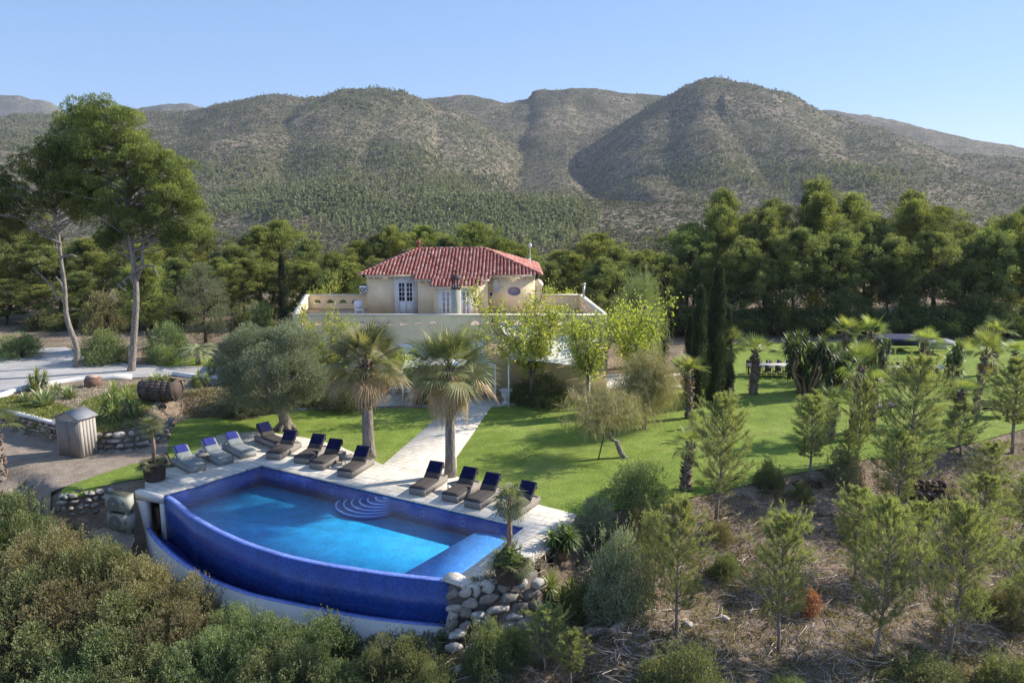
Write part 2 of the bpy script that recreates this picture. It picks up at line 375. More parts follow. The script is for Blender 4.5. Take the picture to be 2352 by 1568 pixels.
#==SETTING==
rng = np.random.default_rng(7); random.seed(7)
def grid_mesh(name, xs, ys, zf, mat, off=0, label=None):
    XX, YY = np.meshgrid(xs, ys); ZZ = zf(XX, YY) + off
    return quad_grid(name, XX, YY, ZZ, mat)
def quad_grid(name, XX, YY, ZZ, mat):
    h, w = XX.shape; V = np.stack([XX, YY, ZZ], -1).reshape(-1, 3)
    i = (np.arange(h - 1)[:, None] * w + np.arange(w - 1)[None, :]).ravel()
    F = np.stack([i, i + 1, i + w + 1, i + w], 1).astype(np.int32)
    me = bpy.data.meshes.new(name); me.vertices.add(len(V)); me.vertices.foreach_set('co', V.astype(np.float32).ravel())
    me.loops.add(F.size); me.loops.foreach_set('vertex_index', F.ravel()); me.polygons.add(len(F))
    me.polygons.foreach_set('loop_start', np.arange(0, F.size, 4, dtype=np.int32)); me.polygons.foreach_set('use_smooth', np.ones(len(F), bool))
    me.update(calc_edges=True); me.materials.append(mat)
    o = bpy.data.objects.new(name, me); col.objects.link(o); o['kind'] = 'structure'; return o

# ground material: dry litter, dark soil, pale dirt
m, nt, out = nodes('dry_slope_soil'); n = N(nt); P = n.pos()
f1 = n.noise(P, .35, 6, .6); f2 = n.noise(P, 3.2, 8, .75, .6); f3 = n.noise(n.map(P, (1, 1, 1)), 14, 6, .8, 1.2)
c = n.ramp(f2, [(.3, (.13, .085, .06)), (.48, (.32, .225, .16)), (.7, (.56, .43, .33))])
c2 = n.ramp(f3, [(.35, (.12, .085, .06)), (.55, (.36, .28, .21)), (.75, (.64, .55, .45))])
c = n.mix(.55, c, c2); c = n.mix(n.ramp(f1, [(.45, 0), (.62, .5)]), c, (.09, .095, .045))
n.l(n.bsdf(c, .95, .1, n.bump(n.math('ADD', f3, f2), 1, .09)), out.inputs[0]); M['soil'] = m
m, nt, out = nodes('pale_dirt'); n = N(nt); P = n.pos()
c = n.ramp(n.noise(P, 1.3, 8, .7), [(.3, (.21, .165, .125)), (.7, (.40, .33, .26))]); g = n.ramp(n.noise(P, 60, 3, .6), [(.4, .75), (.6, 1.15)])
n.l(n.bsdf(n.mix(1, c, g, 'MULTIPLY'), .95, .1, n.bump(n.noise(P, 9, 6, .7), .8, .06)), out.inputs[0]); M['dirt'] = m
m, nt, out = nodes('grey_gravel'); n = N(nt); P = n.pos()
c = n.ramp(n.noise(P, .7, 6, .65), [(.3, (.34, .33, .32)), (.7, (.50, .48, .46))]); g = n.ramp(n.noise(P, 25, 4, .7), [(.35, .75), (.65, 1.2)])
n.l(n.bsdf(n.mix(1, c, g, 'MULTIPLY'), .95, .1, n.bump(n.noise(P, 30, 4, .7), .6, .03)), out.inputs[0]); M['gravel'] = m
m, nt, out = nodes('short_lawn'); n = N(nt); P = n.pos()
c = n.ramp(n.noise(P, .22, 5, .6), [(.3, (.16, .22, .036)), (.5, (.195, .262, .046)), (.72, (.27, .32, .08))])
c = n.mix(1, c, n.ramp(n.noise(n.map(P, (1, .45, 1)), 13, 6, .8), [(.3, .55), (.7, 1.5)]), 'MULTIPLY')
c = n.mix(1, c, n.ramp(n.noise(P, 1.1, 6, .7), [(.35, .8), (.65, 1.2)]), 'MULTIPLY')
c = n.mix(n.ramp(n.noise(P, .6, 6, .75), [(.56, 0), (.72, .35)]), c, (.36, .33, .13))
n.l(n.bsdf(c, .9, .15, n.bump(n.noise(P, 28, 4, .7), .9, .05)), out.inputs[0]); M['lawn'] = m
# hillside: scrub over pale limestone soil
m, nt, out = nodes('scrub_hillside'); n = N(nt); P = n.pos()
spot = n.voro(n.map(P, (1, 1, .7)), .24, 'F1'); spot2 = n.voro(P, .62, 'F1'); big = n.noise(P, .011, 7, .62); mid = n.noise(P, .06, 6, .7)
soil = n.ramp(n.noise(P, .35, 6, .7), [(.3, (.17, .135, .095)), (.5, (.25, .20, .14)), (.7, (.50, .43, .34))])
green = n.ramp(n.noise(P, .5, 4, .6), [(.3, (.035, .038, .022)), (.7, (.095, .095, .05))])
msk = n.ramp(n.math('ADD', n.math('MULTIPLY', spot, .55), n.math('MULTIPLY', n.math('SUBTRACT', mid, .5), 1.0)), [(.2, 1), (.34, 0)])
msk2 = n.ramp(n.math('ADD', spot2, n.math('MULTIPLY', n.math('SUBTRACT', big, .5), 1.2)), [(.3, 1), (.48, .05)])
c = n.mix(n.math('MAXIMUM', msk, msk2), soil, green)
c = n.mix(n.ramp(n.noise(n.map(P, (1, 1, 2.2)), .13, 9, .82), [(.585, 0), (.63, .7)]), c, (.50, .43, .35))
c = n.mix(n.ramp(big, [(.42, .35), (.6, 0)]), c, (.075, .085, .05))
n.l(n.bsdf(c, 1, .05, n.bump(n.math('ADD', msk, n.noise(P, .9, 5, .7)), .8, 1.1)), out.inputs[0]); M['hill'] = m

xs = np.concatenate([np.arange(-200, -76, 6), np.arange(-76, 76.01, .5), np.arange(82, 201, 6)])
ys = np.concatenate([np.arange(-60, 10, 5), np.arange(10, 100.01, .5), np.arange(102, 119, 2)])
def ground_z(X, Y):
    z = Zg(X, Y); inside = sdist(POOLPOLY, X, Y)
    return np.where(inside < 1.3, np.minimum(z, -2.9), z) - .035
ground = grid_mesh('ground', xs, ys, ground_z, M['soil'])
th = np.radians(np.linspace(-52, 52, 640)); rr = 112 * (6500 / 112) ** (np.linspace(0, 1, 420) ** 1.0)
TH, RR = np.meshgrid(th, rr); HX = RR * np.sin(TH) / np.cos(TH) ; HX = RR * np.tan(TH * .999); HY = RR
HZ = Zg(HX, HY) - .06 - 60 * sm(4300, 6000, HY)
hills = quad_grid('hills', HX, HY, HZ, M['hill'])

def sheet(name, poly, mat, off=0.0, step=1.0, flat=None):
    bm = bmesh.new(); vs = [bm.verts.new((x, y, 0)) for x, y in poly]
    tri = tessellate_polygon([[Vector((x, y, 0)) for x, y in poly]])
    for t in tri:
        a, b, c_ = (vs[i].co for i in t)
        try: bm.faces.new([vs[i] for i in (t if (b - a).cross(c_ - a).z > 0 else t[::-1])])
        except ValueError: pass
    if flat is None:
        px = [p[0] for p in poly]; py = [p[1] for p in poly]
        for ax, lo, hi in ((0, min(px), max(px)), (1, min(py), max(py))):
            k = math.ceil(lo / step) * step
            while k < hi:
                co = [0, 0, 0]; no = [0, 0, 0]; co[ax] = k; no[ax] = 1
                bmesh.ops.bisect_plane(bm, geom=bm.verts[:] + bm.edges[:] + bm.faces[:], plane_co=co, plane_no=no); k += step
        X = np.array([v.co.x for v in bm.verts]); Y = np.array([v.co.y for v in bm.verts]); Z = Zg(X, Y) + off
        for v, z in zip(bm.verts, Z): v.co.z = z
    else:
        for v in bm.verts: v.co.z = flat
    me = bpy.data.meshes.new(name); bm.to_mesh(me); bm.free(); me.materials.append(mat)
    for p in me.polygons: p.use_smooth = True
    o = bpy.data.objects.new(name, me); col.objects.link(o); o['kind'] = 'structure'; return o
def smooth_poly(pts, it=2):
    for _ in range(it):
        q = []
        for i in range(len(pts)):
            a, b = pts[i], pts[(i + 1) % len(pts)]
            q += [(a[0] * .75 + b[0] * .25, a[1] * .75 + b[1] * .25), (a[0] * .25 + b[0] * .75, a[1] * .25 + b[1] * .75)]
        pts = q
    return pts
PATH_L = [W(880, 1068), W(1012, 953)]; PATH_R = [W(1128, 935), W(1048, 1050)]
LAWN_L = [W(400, 1074), W(385, 1040), W(388, 1010), W(393, 978), W(427, 962), W(500, 958), W(547, 966), W(617, 953), W(700, 941), W(860, 938), W(1012, 936), W(1012, 953), W(880, 1068), W(770, 1022), W(700, 1006), W(590, 990), W(500, 1000)]
sheet('lawn', LAWN_L, M['lawn'], .0)
LAWN_R = [W(1048, 1050), W(1128, 935), W(1150, 930), W(1330, 927), W(1345, 906), W(1445, 900), W(1545, 905), W(1580, 880), W(1570, 850), W(1540, 826), (17, 68), (60, 72), (75, 72), (75, 62), (60, 58.5), W(2400, 972), W(2250, 1012), W(2120, 1042), W(2000, 1052), W(1900, 1074),
          W(1800, 1090), W(1700, 1117), W(1590, 1140), W(1460, 1160), W(1345, 1187), W(1320, 1180), W(1243, 1162), W(1050, 1096)]
sheet('lawn', LAWN_R, M['lawn'], .0)
sheet('lawn', [W(330, 1082), W(318, 1060), W(240, 1085), W(150, 1118), W(136, 1132), W(200, 1124), W(300, 1102), W(332, 1098)], M['lawn'], .01, .5)
sheet('lawn', [W(345, 835, 1.05), W(400, 823, 1.05), W(520, 820, 1.05), W(540, 838, 1.05), W(430, 842, 1.05), W(350, 842, 1.05)], M['lawn'], .02, .5)
sheet('gravel_road', [W(-260, 870, 1.05), W(-100, 838, 1.05), W(0, 815, 1.05), W(90, 800, 1.05), W(150, 797, 1.05), W(190, 815, 1.05), W(300, 836, 1.05), W(420, 840, 1.05), W(545, 836, 1.05), W(560, 868, 1.05), W(505, 866, 1.05), W(420, 862, 1.05), W(300, 866, 1.05), W(180, 872, 1.05),
      W(90, 885, 1.05), W(0, 912, 1.05), W(-200, 985, 1.05)], M['gravel'], .02)
sheet('dirt_path', [W(-60, 1010), W(0, 975), W(127, 1015), W(233, 1036), W(317, 1030), W(367, 1012), W(388, 1010), W(385, 1040), W(318, 1062), W(240, 1086), W(148, 1118),
      W(120, 1150, -.5), W(110, 1185, -.9), W(190, 1210, -1.3), W(300, 1200, -1.5), W(310, 1240, -1.8), W(290, 1290, -2.2), W(150, 1270, -1.9), W(60, 1190, -1.2), W(-60, 1110, -.5)], M['dirt'], .015, .5)

# ------------------------------------------------------------------ scrub and pine woods on the hills (uncountable)
def hit_far(U, V):
    a = (U - 1176) / FPX; b = (784 - V) / FPX; r = np.stack([a, cp + b * sp, -sp + b * cp], 1); t = np.full(len(U), 130.0); done = np.zeros(len(U), bool)
    while (~done).any() and t[~done].max() < 2600:
        k = ~done; g = Zg(r[k, 0] * t[k], r[k, 1] * t[k]); below = CAMH + r[k, 2] * t[k] <= g; idx = np.where(k)[0]; done[idx[below]] = True; t[idx[~below]] *= 1.012
        if (t > 2600).all(): break
        done |= t > 2600
    ok = t <= 2600; X = r[:, 0] * t; Y = r[:, 1] * t; return X[ok], Y[ok], Zg(X, Y)[ok]
def clumps(name, X, Y, Z, rad, hgt, nq, mat, label, cat, slim=1.0):
    mb = MB(); n_ = len(X); h = hgt; P_ = np.repeat(np.stack([X, Y, Z], 1), nq, 0); m_ = n_ * nq; rr_ = np.repeat(rad, nq); hh = np.repeat(h, nq); f = rng.uniform(0, 1, m_); a = rng.uniform(0, 6.28, m_)
    q = rr_ * np.sqrt(np.clip(1 - f ** 1.5, 0.03, 1)) * rng.uniform(.3, 1, m_) * slim; P_[:, 0] += np.cos(a) * q; P_[:, 1] += np.sin(a) * q; P_[:, 2] += f * hh * .8
    D = unit(np.stack([np.cos(a), np.sin(a), .6 + 1.0 * f], 1) + rng.normal(size=(m_, 3)) * .5); S = unit(np.cross(D, rng.normal(size=(m_, 3))))
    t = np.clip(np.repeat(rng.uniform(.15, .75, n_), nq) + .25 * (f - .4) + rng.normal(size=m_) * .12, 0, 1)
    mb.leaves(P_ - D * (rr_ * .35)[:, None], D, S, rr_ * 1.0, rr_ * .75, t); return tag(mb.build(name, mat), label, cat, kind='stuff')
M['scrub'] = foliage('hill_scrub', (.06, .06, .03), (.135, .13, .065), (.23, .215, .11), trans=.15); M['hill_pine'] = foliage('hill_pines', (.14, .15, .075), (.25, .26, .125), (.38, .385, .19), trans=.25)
thn = rng.uniform(-38, 38, 120000); rn = 130 * (1500 / 130) ** rng.uniform(0, 1, 120000); X = rn * np.tan(np.radians(thn)); Y = rn
k = (fbm(X / 35, Y / 35, 3, 12) > rng.uniform(-.9, .55, len(X))) ; X, Y, rn = X[k], Y[k], rn[k]
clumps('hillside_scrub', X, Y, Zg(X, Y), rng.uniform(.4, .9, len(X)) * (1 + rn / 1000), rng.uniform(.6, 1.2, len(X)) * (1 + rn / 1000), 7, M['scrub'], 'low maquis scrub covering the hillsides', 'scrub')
WOODS = [([(455, 475), (520, 440), (600, 425), (720, 430), (830, 440), (900, 480), (980, 500), (1060, 520), (1110, 560), (900, 548), (700, 502), (560, 492), (470, 497)], 3600), ([(950, 440), (1040, 405), (1130, 415), (1200, 440), (1300, 455), (1340, 500), (1310, 560), (1200, 562), (1100, 530), (990, 480)], 3300),
         ([(-20, 265), (60, 255), (130, 262), (140, 320), (60, 345), (-20, 335)], 600), ([(430, 385), (560, 360), (700, 350), (860, 330), (1100, 380), (1120, 430), (960, 440), (800, 430), (600, 420), (450, 430)], 1500), ([(1480, 395), (1640, 372), (1800, 385), (1950, 380), (2100, 395), (2060, 430), (1600, 432)], 900),
         ([(120, 250), (420, 245), (900, 190), (1640, 190), (2352, 380), (2352, 500), (1600, 460), (1300, 420), (900, 420), (450, 440), (120, 400)], 800), ([(1080, 250), (1180, 240), (1200, 420), (1100, 430)], 260), ([(1480, 190), (1700, 180), (1900, 250), (2000, 290), (1900, 262), (1700, 190), (1550, 195)], 160), ([(700, 230), (900, 200), (960, 215), (900, 260), (720, 270)], 260)]
UU, VV = [], []
for poly, n_ in WOODS:
    us = [p[0] for p in poly]; vs = [p[1] for p in poly]; U = rng.uniform(min(us), max(us), n_ * 4); V = rng.uniform(min(vs), max(vs), n_ * 4); k = (sdist(poly, U, V) < 0) & (vnoise(U / 40, V / 14, 3) > -.55); U, V = U[k][:n_], V[k][:n_]; UU.append(U + rng.normal(size=len(U)) * 26); VV.append(V + rng.normal(size=len(U)) * 7)
X, Y, Z = hit_far(np.concatenate(UU), np.concatenate(VV)); n_ = len(X)
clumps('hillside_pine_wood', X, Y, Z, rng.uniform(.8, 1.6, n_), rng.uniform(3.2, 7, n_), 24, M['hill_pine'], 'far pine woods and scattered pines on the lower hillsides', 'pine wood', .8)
# air between the camera and the hills
hz = MB(); hz.box((0, 1500, 150), (7600, 7600, 460)); hzo = hz.build('haze', None); hzo['kind'] = 'stuff'; hzo['label'] = 'thin blue haze of the air over the valley'; hzo['category'] = 'haze'
m, nt, out = nodes('haze_air'); pv = nt.nodes.new('ShaderNodeVolumePrincipled'); pv.inputs['Density'].default_value = 0.00009; pv.inputs['Color'].default_value = (.80, .86, 1, 1); pv.inputs['Anisotropy'].default_value = 0.2; nt.links.new(pv.outputs[0], out.inputs['Volume']); hzo.data.materials.append(m)
#==STONE==
# ------------------------------------------------------------------ stone walls
_b = bmesh.new(); bmesh.ops.create_icosphere(_b, subdivisions=2, radius=1); ICO_V = np.array([v.co[:] for v in _b.verts]); ICO_F = [tuple(v.index for v in f.verts) for f in _b.faces]; _b.free()
def add_stone(mb, c, r, tint=None, rz=0, sharp=.25):
    v = ICO_V.copy(); nrm = rng.normal(size=3); nrm /= np.linalg.norm(nrm)
    for _ in range(11):
        q = rng.normal(size=3); q /= np.linalg.norm(q); d = v @ q; lim = rng.uniform(.5, .78); v -= np.outer(np.clip(d - lim, 0, None), q)
    v *= 1 + sharp * .2 * rng.normal(size=(len(v), 1)); v *= np.array(r)
    x = v[:, 0] * math.cos(rz) - v[:, 1] * math.sin(rz); y = v[:, 0] * math.sin(rz) + v[:, 1] * math.cos(rz)
    mb.add(np.stack([x, y, v[:, 2]], 1) + np.array(c), ICO_F, rng.uniform() if tint is None else tint)
def stone_mat(name, lo, mi, hi):
    m, nt, out = nodes(name); n = N(nt); co = n.coord(); at = n.n('ShaderNodeAttribute'); at.attribute_name = 'tint'
    c = n.ramp(at.outputs['Fac'], [(0, lo), (.5, mi), (1, hi)]); c = n.mix(1, c, n.ramp(n.noise(co, 5, 6, .7), [(.3, .6), (.7, 1.3)]), 'MULTIPLY')
    n.l(n.bsdf(c, .9, .15, n.bump(n.noise(co, 12, 6, .7), .7, .04)), out.inputs[0]); return m
M['stone'] = stone_mat('limestone_blocks', (.16, .14, .12), (.31, .275, .235), (.50, .46, .41))
M['stone_warm'] = stone_mat('warm_rubble', (.22, .15, .10), (.42, .32, .23), (.55, .47, .38))
M['mortar'] = plain('mortar', (.13, .115, .10), .95)
M['white_render'] = plain('white_render', (.70, .68, .65), .85, .2, .08, 3)
def stone_wall(mb, pts, hf, size=.3, depth=.22, zb=None):
    """rubble courses along a path; hf(t) gives (z0, z1)"""
    L = [0]
    for a, b in zip(pts, pts[1:]): L.append(L[-1] + math.dist(a[:2], b[:2]))
    z = 0; k = 0
    while True:
        s_ = rng.uniform(0, size); any_ = False
        while s_ < L[-1]:
            w_ = size * rng.uniform(.6, 1.3); i = max(j for j in range(len(L) - 1) if L[j] <= s_); t = (s_ - L[i]) / (L[i + 1] - L[i])
            x = lerp(pts[i][0], pts[i + 1][0], t); y = lerp(pts[i][1], pts[i + 1][1], t); a = math.atan2(pts[i + 1][1] - pts[i][1], pts[i + 1][0] - pts[i][0])
            z0, z1 = hf(s_ / L[-1]); zz = z0 + k * size * .72
            if zz < z1 - size * .1:
                any_ = True; add_stone(mb, (x + rng.normal() * .03, y + rng.normal() * .03, zz + size * .3), (w_ * .6, depth * rng.uniform(.8, 1.2), size * .42 * rng.uniform(.8, 1.15)), rz=a)
            s_ += w_
        k += 1
        if not any_: break
def offset_line(pts, d):
    out_ = []
    for i, p in enumerate(pts):
        a = pts[max(i - 1, 0)]; b = pts[min(i + 1, len(pts) - 1)]; ex, ey = b[0] - a[0], b[1] - a[1]; L = math.hypot(ex, ey)
        out_.append((p[0] - ey / L * d, p[1] + ex / L * d))
    return out_
def resample(pts, n_):
    P_ = np.array(pts); d = np.concatenate([[0], np.cumsum(np.hypot(*np.diff(P_, axis=0).T))]); t = np.linspace(0, d[-1], n_)
    # smooth with a catmull-like fit
    x = np.interp(t, d, P_[:, 0]); y = np.interp(t, d, P_[:, 1])
    for _ in range(6):
        x[1:-1] = (x[:-2] + 2 * x[1:-1] + x[2:]) / 4; y[1:-1] = (y[:-2] + 2 * y[1:-1] + y[2:]) / 4
    return list(zip(x, y))

# ------------------------------------------------------------------ pool terrace paving
m, nt, out = nodes('cream_pavers'); n = N(nt); P = n.map(n.pos(), (1, 1, 1), (0, 0, R(30)))
br = n.n('ShaderNodeTexBrick'); nt.links.new(n.mix(.04, P, n.noise(P, 2.0, 2)), br.inputs['Vector']); br.inputs['Scale'].default_value = 1
br.inputs['Brick Width'].default_value = .62; br.inputs['Row Height'].default_value = .36; br.inputs['Mortar Size'].default_value = .014; br.inputs['Mortar Smooth'].default_value = .3; br.inputs['Bias'].default_value = 0
br.offset = .37; br.squash = 1.5; br.squash_frequency = 3
br.inputs['Color1'].default_value = (.62, .56, .47, 1); br.inputs['Color2'].default_value = (.72, .67, .58, 1); br.inputs['Mortar'].default_value = (.27, .235, .19, 1)
c = n.mix(1, br.outputs['Color'], n.ramp(n.noise(P, 1.7, 6, .7), [(.3, .78), (.7, 1.1)]), 'MULTIPLY'); c = n.mix(1, c, n.ramp(n.noise(P, 24, 4, .7), [(.3, .9), (.7, 1.06)]), 'MULTIPLY')
n.l(n.bsdf(c, .75, .25, n.bump(n.math('SUBTRACT', 1, br.outputs['Fac']), .5, .02)), out.inputs[0]); M['pavers'] = m
DECK = [W(332, 1127), RIM[0], W(446, 1118), W(510, 1097), POOL_BL, POOL_BR, POOL_FR, W(1062, 1350), W(1110, 1342), W(1190, 1326), W(1290, 1235), W(1325, 1182), W(1243, 1162), W(1050, 1096), W(1048, 1050),
        W(1128, 935), W(1185, 930), W(1190, 905), W(930, 905), W(915, 930), W(1012, 936), W(1012, 953), W(880, 1068), W(770, 1022), W(700, 1006), W(590, 990), W(500, 1000), W(400, 1074), W(335, 1082)]
mb = MB(); mb.prism(DECK, -.045, .035); deck = mb.build('paved_path', M['pavers']); deck['kind'] = 'structure'
mb = MB(); mb.prism([W(690, 941), W(915, 930), W(930, 905), W(1190, 905), W(1345, 900), (12, 56), (-14, 56), (-14, 47)], -.2, .03)
o = mb.build('patio_paving', M['pavers']); o['kind'] = 'structure'

# ------------------------------------------------------------------ infinity pool
def tile_mat(name, a, b, rough=.25, scale=16):
    m, nt, out = nodes(name); n = N(nt); P = n.pos()
    c = n.ramp(n.voro(P, scale, 'F1', 'Color'), [(.2, a), (.8, b)]); c = n.mix(1, c, n.ramp(n.noise(n.map(P, (1, 1, .12)), 1.6, 5, .65), [(.3, .82), (.7, 1.25)]), 'MULTIPLY')
    n.l(n.bsdf(c, rough, .5), out.inputs[0]); return m
M['tile_wall'] = tile_mat('deep_blue_mosaic', (.010, .038, .20), (.020, .070, .31))
M['tile_floor'] = tile_mat('light_blue_mosaic', (.006, .29, .56), (.014, .38, .68), .5)
M['tile_shelf'] = tile_mat('shelf_blue_mosaic', (.06, .24, .60), (.11, .32, .70), .5)
M['tile_inner'] = tile_mat('inner_blue_mosaic', (.003, .022, .20), (.008, .045, .33), .4)
M['nosing'] = tile_mat('pale_blue_nosing', (.30, .50, .90), (.40, .60, .95), .5)
M['tile_rim'] = tile_mat('rim_blue_mosaic', (.13, .20, .56), (.22, .31, .72), .2)
M['tile_navy'] = tile_mat('navy_mosaic', (.012, .022, .17), (.028, .045, .30), .3)
m, nt, out = nodes('pool_water'); n = N(nt); P = n.pos()
bmp = n.bump(n.math('ADD', n.noise(P, 3.2, 3, .6), n.math('MULTIPLY', n.noise(P, 14, 3, .6), .4)), .45, .06)
fr = n.n('ShaderNodeFresnel'); fr.inputs[0].default_value = 1.33; n.l(bmp, fr.inputs['Normal'])
bf = n.n('ShaderNodeNewGeometry').outputs['Backfacing']     # light leaving the water from below: no total reflection, the sheet has no thickness
frf = n.math('ADD', n.math('MULTIPLY', n.math('MINIMUM', n.math('MULTIPLY', fr.outputs[0], 1.5), 1.0), n.math('SUBTRACT', 1, bf)), n.math('MULTIPLY', bf, .04))
tr = n.n('ShaderNodeBsdfTransparent'); n.l(n.ramp(n.noise(P, 7, 4, .7, 1.5), [(.35, (.70, .88, .96)), (.5, (.80, .93, .99)), (.62, (.93, 1, 1))]), tr.inputs[0])
gl = n.n('ShaderNodeBsdfGlossy'); gl.inputs['Roughness'].default_value = .06; n.l(bmp, gl.inputs['Normal'])
mx = n.n('ShaderNodeMixShader'); n.l(frf, mx.inputs[0]); n.l(tr.outputs[0], mx.inputs[1]); n.l(gl.outputs[0], mx.inputs[2]); n.l(mx.outputs[0], out.inputs[0]); M['water'] = m
RIMO = resample(RIM + [W(1046, 1333)], 60)
if True:
    pool = thing('swimming_pool', 'curved infinity pool of deep blue mosaic with an overflow trough below its front wall', 'swimming pool', (*W(760, 1200), -2.2))
    off = tuple(-q for q in pool.location)
    inner = offset_line(RIMO, .24)                       # towards the water
    POLYIN = inner + [POOL_FR, POOL_BR, POOL_BL] + POOL_L
    FLOOR = -.9
    mb = MB(); mb.prism(POLYIN, FLOOR - .2, FLOOR); mb.build('pool_floor', M['tile_floor'], pool, loc=off)
    # back and side walls (inner faces)
    back = [POOL_FR, POOL_BR, POOL_BL] + POOL_L[:2] + [RIM[0]]
    outl = offset_line(back, -.18)
    mb = MB(); mb.prism(back + outl[::-1], FLOOR - .1, -.055); mb.build('pool_wall', M['tile_inner'], pool, loc=off)
    mb = MB(); mb.prism(RIMO + inner[::-1], -2.15, -.075); mb.build('infinity_wall', M['tile_wall'], pool, loc=off)
    mb = MB(); mb.prism(RIMO + inner[::-1], -.074, -.058); mb.build('overflow_rim', M['tile_rim'], pool, loc=off)
    # shelf at the right
    q0 = W(1048, 1190, -.35); q1 = W(915, 1316, -.35)
    SH = [W(1092, 1222, -.4), POOL_BR, POOL_FR, RIMO[-2], W(918, 1322, -.4)]
    mb = MB(); mb.prism(SH, FLOOR + .002, -.40); mb.build('tanning_ledge', M['tile_shelf'], pool, loc=off)
    # fan of rounded steps against the back wall
    cx, cy = W(905, 1141, -.1); bd = math.atan2(POOL_BR[1] - POOL_BL[1], POOL_BR[0] - POOL_BL[0])
    ldx, ldy = -math.cos(bd), -math.sin(bd); fdx, fdy = math.sin(bd), -math.cos(bd)
    for k in range(7):
        zt = -.10 - .108 * k; a_, b_ = .24 + .205 * k, .34 + .16 * k
        def el(q): return [(cx + ldx * a_ + ldx * (a_ - q) * math.cos(t) + fdx * (b_ - q) * math.sin(t), cy + ldy * a_ + ldy * (a_ - q) * math.cos(t) + fdy * (b_ - q) * math.sin(t)) for t in np.linspace(0, math.pi, 25)]
        arc, arc_i = el(0), el(.08)
        mb = MB(); mb.prism(arc, FLOOR + .003, zt); st = mb.build('step', M['tile_wall'], pool, loc=off)
        mb = MB(); mb.prism(arc + arc_i[::-1], zt + .002, zt + .022); mb.build('nosing', M['nosing'], st)
    wat = MB(); wat.prism(RIMO + [POOL_FR, POOL_BR, POOL_BL] + POOL_L, -.056, -.056 + .0, bottom=False)
    wat = MB(); tri = tessellate_polygon([[Vector((x, y, 0)) for x, y in POLYIN]])
    wat.add([(x, y, -.052) for x, y in POLYIN], [t if (Vector(POLYIN[t[1]]) - Vector(POLYIN[t[0]])).cross(Vector(POLYIN[t[2]]) - Vector(POLYIN[t[0]])) > 0 else t[::-1] for t in tri])
    wat.build('water_surface', M['water'], pool, loc=off)
    # trough
    TO = resample([W(*p, -1.6) for p in ((330, 1205), (356, 1245), (406, 1288), (473, 1332), (573, 1368), (690, 1392), (823, 1418), (956, 1434), (1022, 1438))], 60)
    TI = offset_line(TO, .22)
    mb = MB(); mb.prism(TO + TI[::-1], -4.2, -1.615); mb.build('trough_wall', M['white_render'], pool, loc=off)
    mb = MB(); mb.prism(TO + TI[::-1], -1.613, -1.595); mb.build('trough_coping', M['tile_rim'], pool, loc=off)
    mb = MB(); mb.prism(TI + RIMO[::-1], -2.15, -1.98); mb.build('trough_floor', M['tile_navy'], pool, loc=off)
    # ladder of small fittings seen in the photo: wall lights and skimmers
    for t in (.07, .19, .31, .53, .66, .8):
        x = lerp(POOL_BL[0], POOL_BR[0], t); y = lerp(POOL_BL[1], POOL_BR[1], t)
        mb = MB(); nx, ny = math.sin(bd), -math.cos(bd)
        ring = [(x + nx * .02 + math.cos(bd) * .11 * math.cos(a), y + ny * .02 + math.sin(bd) * .11 * math.cos(a), -.42 + .11 * math.sin(a)) for a in np.linspace(0, 2 * math.pi, 15)]
        mb.tube(ring, .018, 6, cap=False); mb.build('pool_light', M['tile_rim'], pool, loc=off)
    # side return at the right end of the infinity wall
    e0 = W(1022, 1338); e1 = W(1062, 1352)
    a_ = RIMO[-1]; b_ = TO[-1]
    mb = MB(); vs = [(a_[0] + .02, a_[1] - .05, -.06), (a_[0] + .28, a_[1] - .08, -.06), (b_[0] + .30, b_[1] - .02, -1.6), (b_[0], b_[1], -1.6), (b_[0], b_[1], -4), (b_[0] + .3, b_[1], -4), (a_[0] + .28, a_[1] - .08, -4), (a_[0] + .02, a_[1] - .05, -4)]
    mb.add(vs, [(0, 3, 2, 1), (3, 4, 5, 2), (0, 7, 4, 3), (1, 2, 5, 6)]); mb.build('end_wall', M['white_render'], pool, loc=off)
    mb = MB(); mb.prism([W(1016, 1336), W(1062, 1352), W(1085, 1342), W(1052, 1322), W(1030, 1322)], .036, .13); mb.build('corner_slab', M['pavers'], pool, loc=off)

M['plaster'] = plain('cream_plaster', (.86, .71, .49), .9, .15, .10, .9)
M['plaster_tan'] = plain('tan_plaster', (.70, .55, .34), .9, .15, .08, 1.5)
M['coping'] = plain('pale_coping', (.74, .68, .56), .8, .2, .06, 3)
M['white_paint'] = plain('white_paint', (.78, .78, .80), .5, .4, .04)
M['concrete'] = plain('pale_concrete', (.52, .50, .46), .9, .2, .12, 2)
M['dark_opening'] = plain('opening_shade', (.035, .028, .022), .8)  # near-black colour standing in for the shade inside doorway and windows
def local(o, root): o.location = tuple(-q for q in root.location); return o
# rocks below the terrace, right of the pool
t = thing('retaining_wall', 'rounded grey boulder wall below the pool corner slab, right of the navy wall', 'stone wall', (*W(1120, 1400, -1.5), -2.5))
mb = MB(); A_ = W(1030, 1352); B_ = W(1235, 1322)
mb.prism([(A_[0], A_[1]), (B_[0], B_[1]), (B_[0], B_[1] + .5), (A_[0], A_[1] + .6)], -3.4, -.02); local(mb.build('core', M['mortar'], t), t)
mb = MB()
for k in range(70):
    u_ = rng.uniform(0, 1); w_ = rng.uniform(0, 1)
for r_ in range(8):
    x_ = 0
    while x_ < 1:
        w_ = rng.uniform(.11, .24); xx = lerp(A_[0], B_[0], x_ + w_ * .4); yy = lerp(A_[1], B_[1], x_ + w_ * .4)
        add_stone(mb, (xx, yy - .05 - .09 * r_, -.2 - .33 * r_ + rng.normal() * .05), (w_ * 1.95, .2, rng.uniform(.19, .28)), rz=math.atan2(B_[1] - A_[1], B_[0] - A_[0]))
        x_ += w_
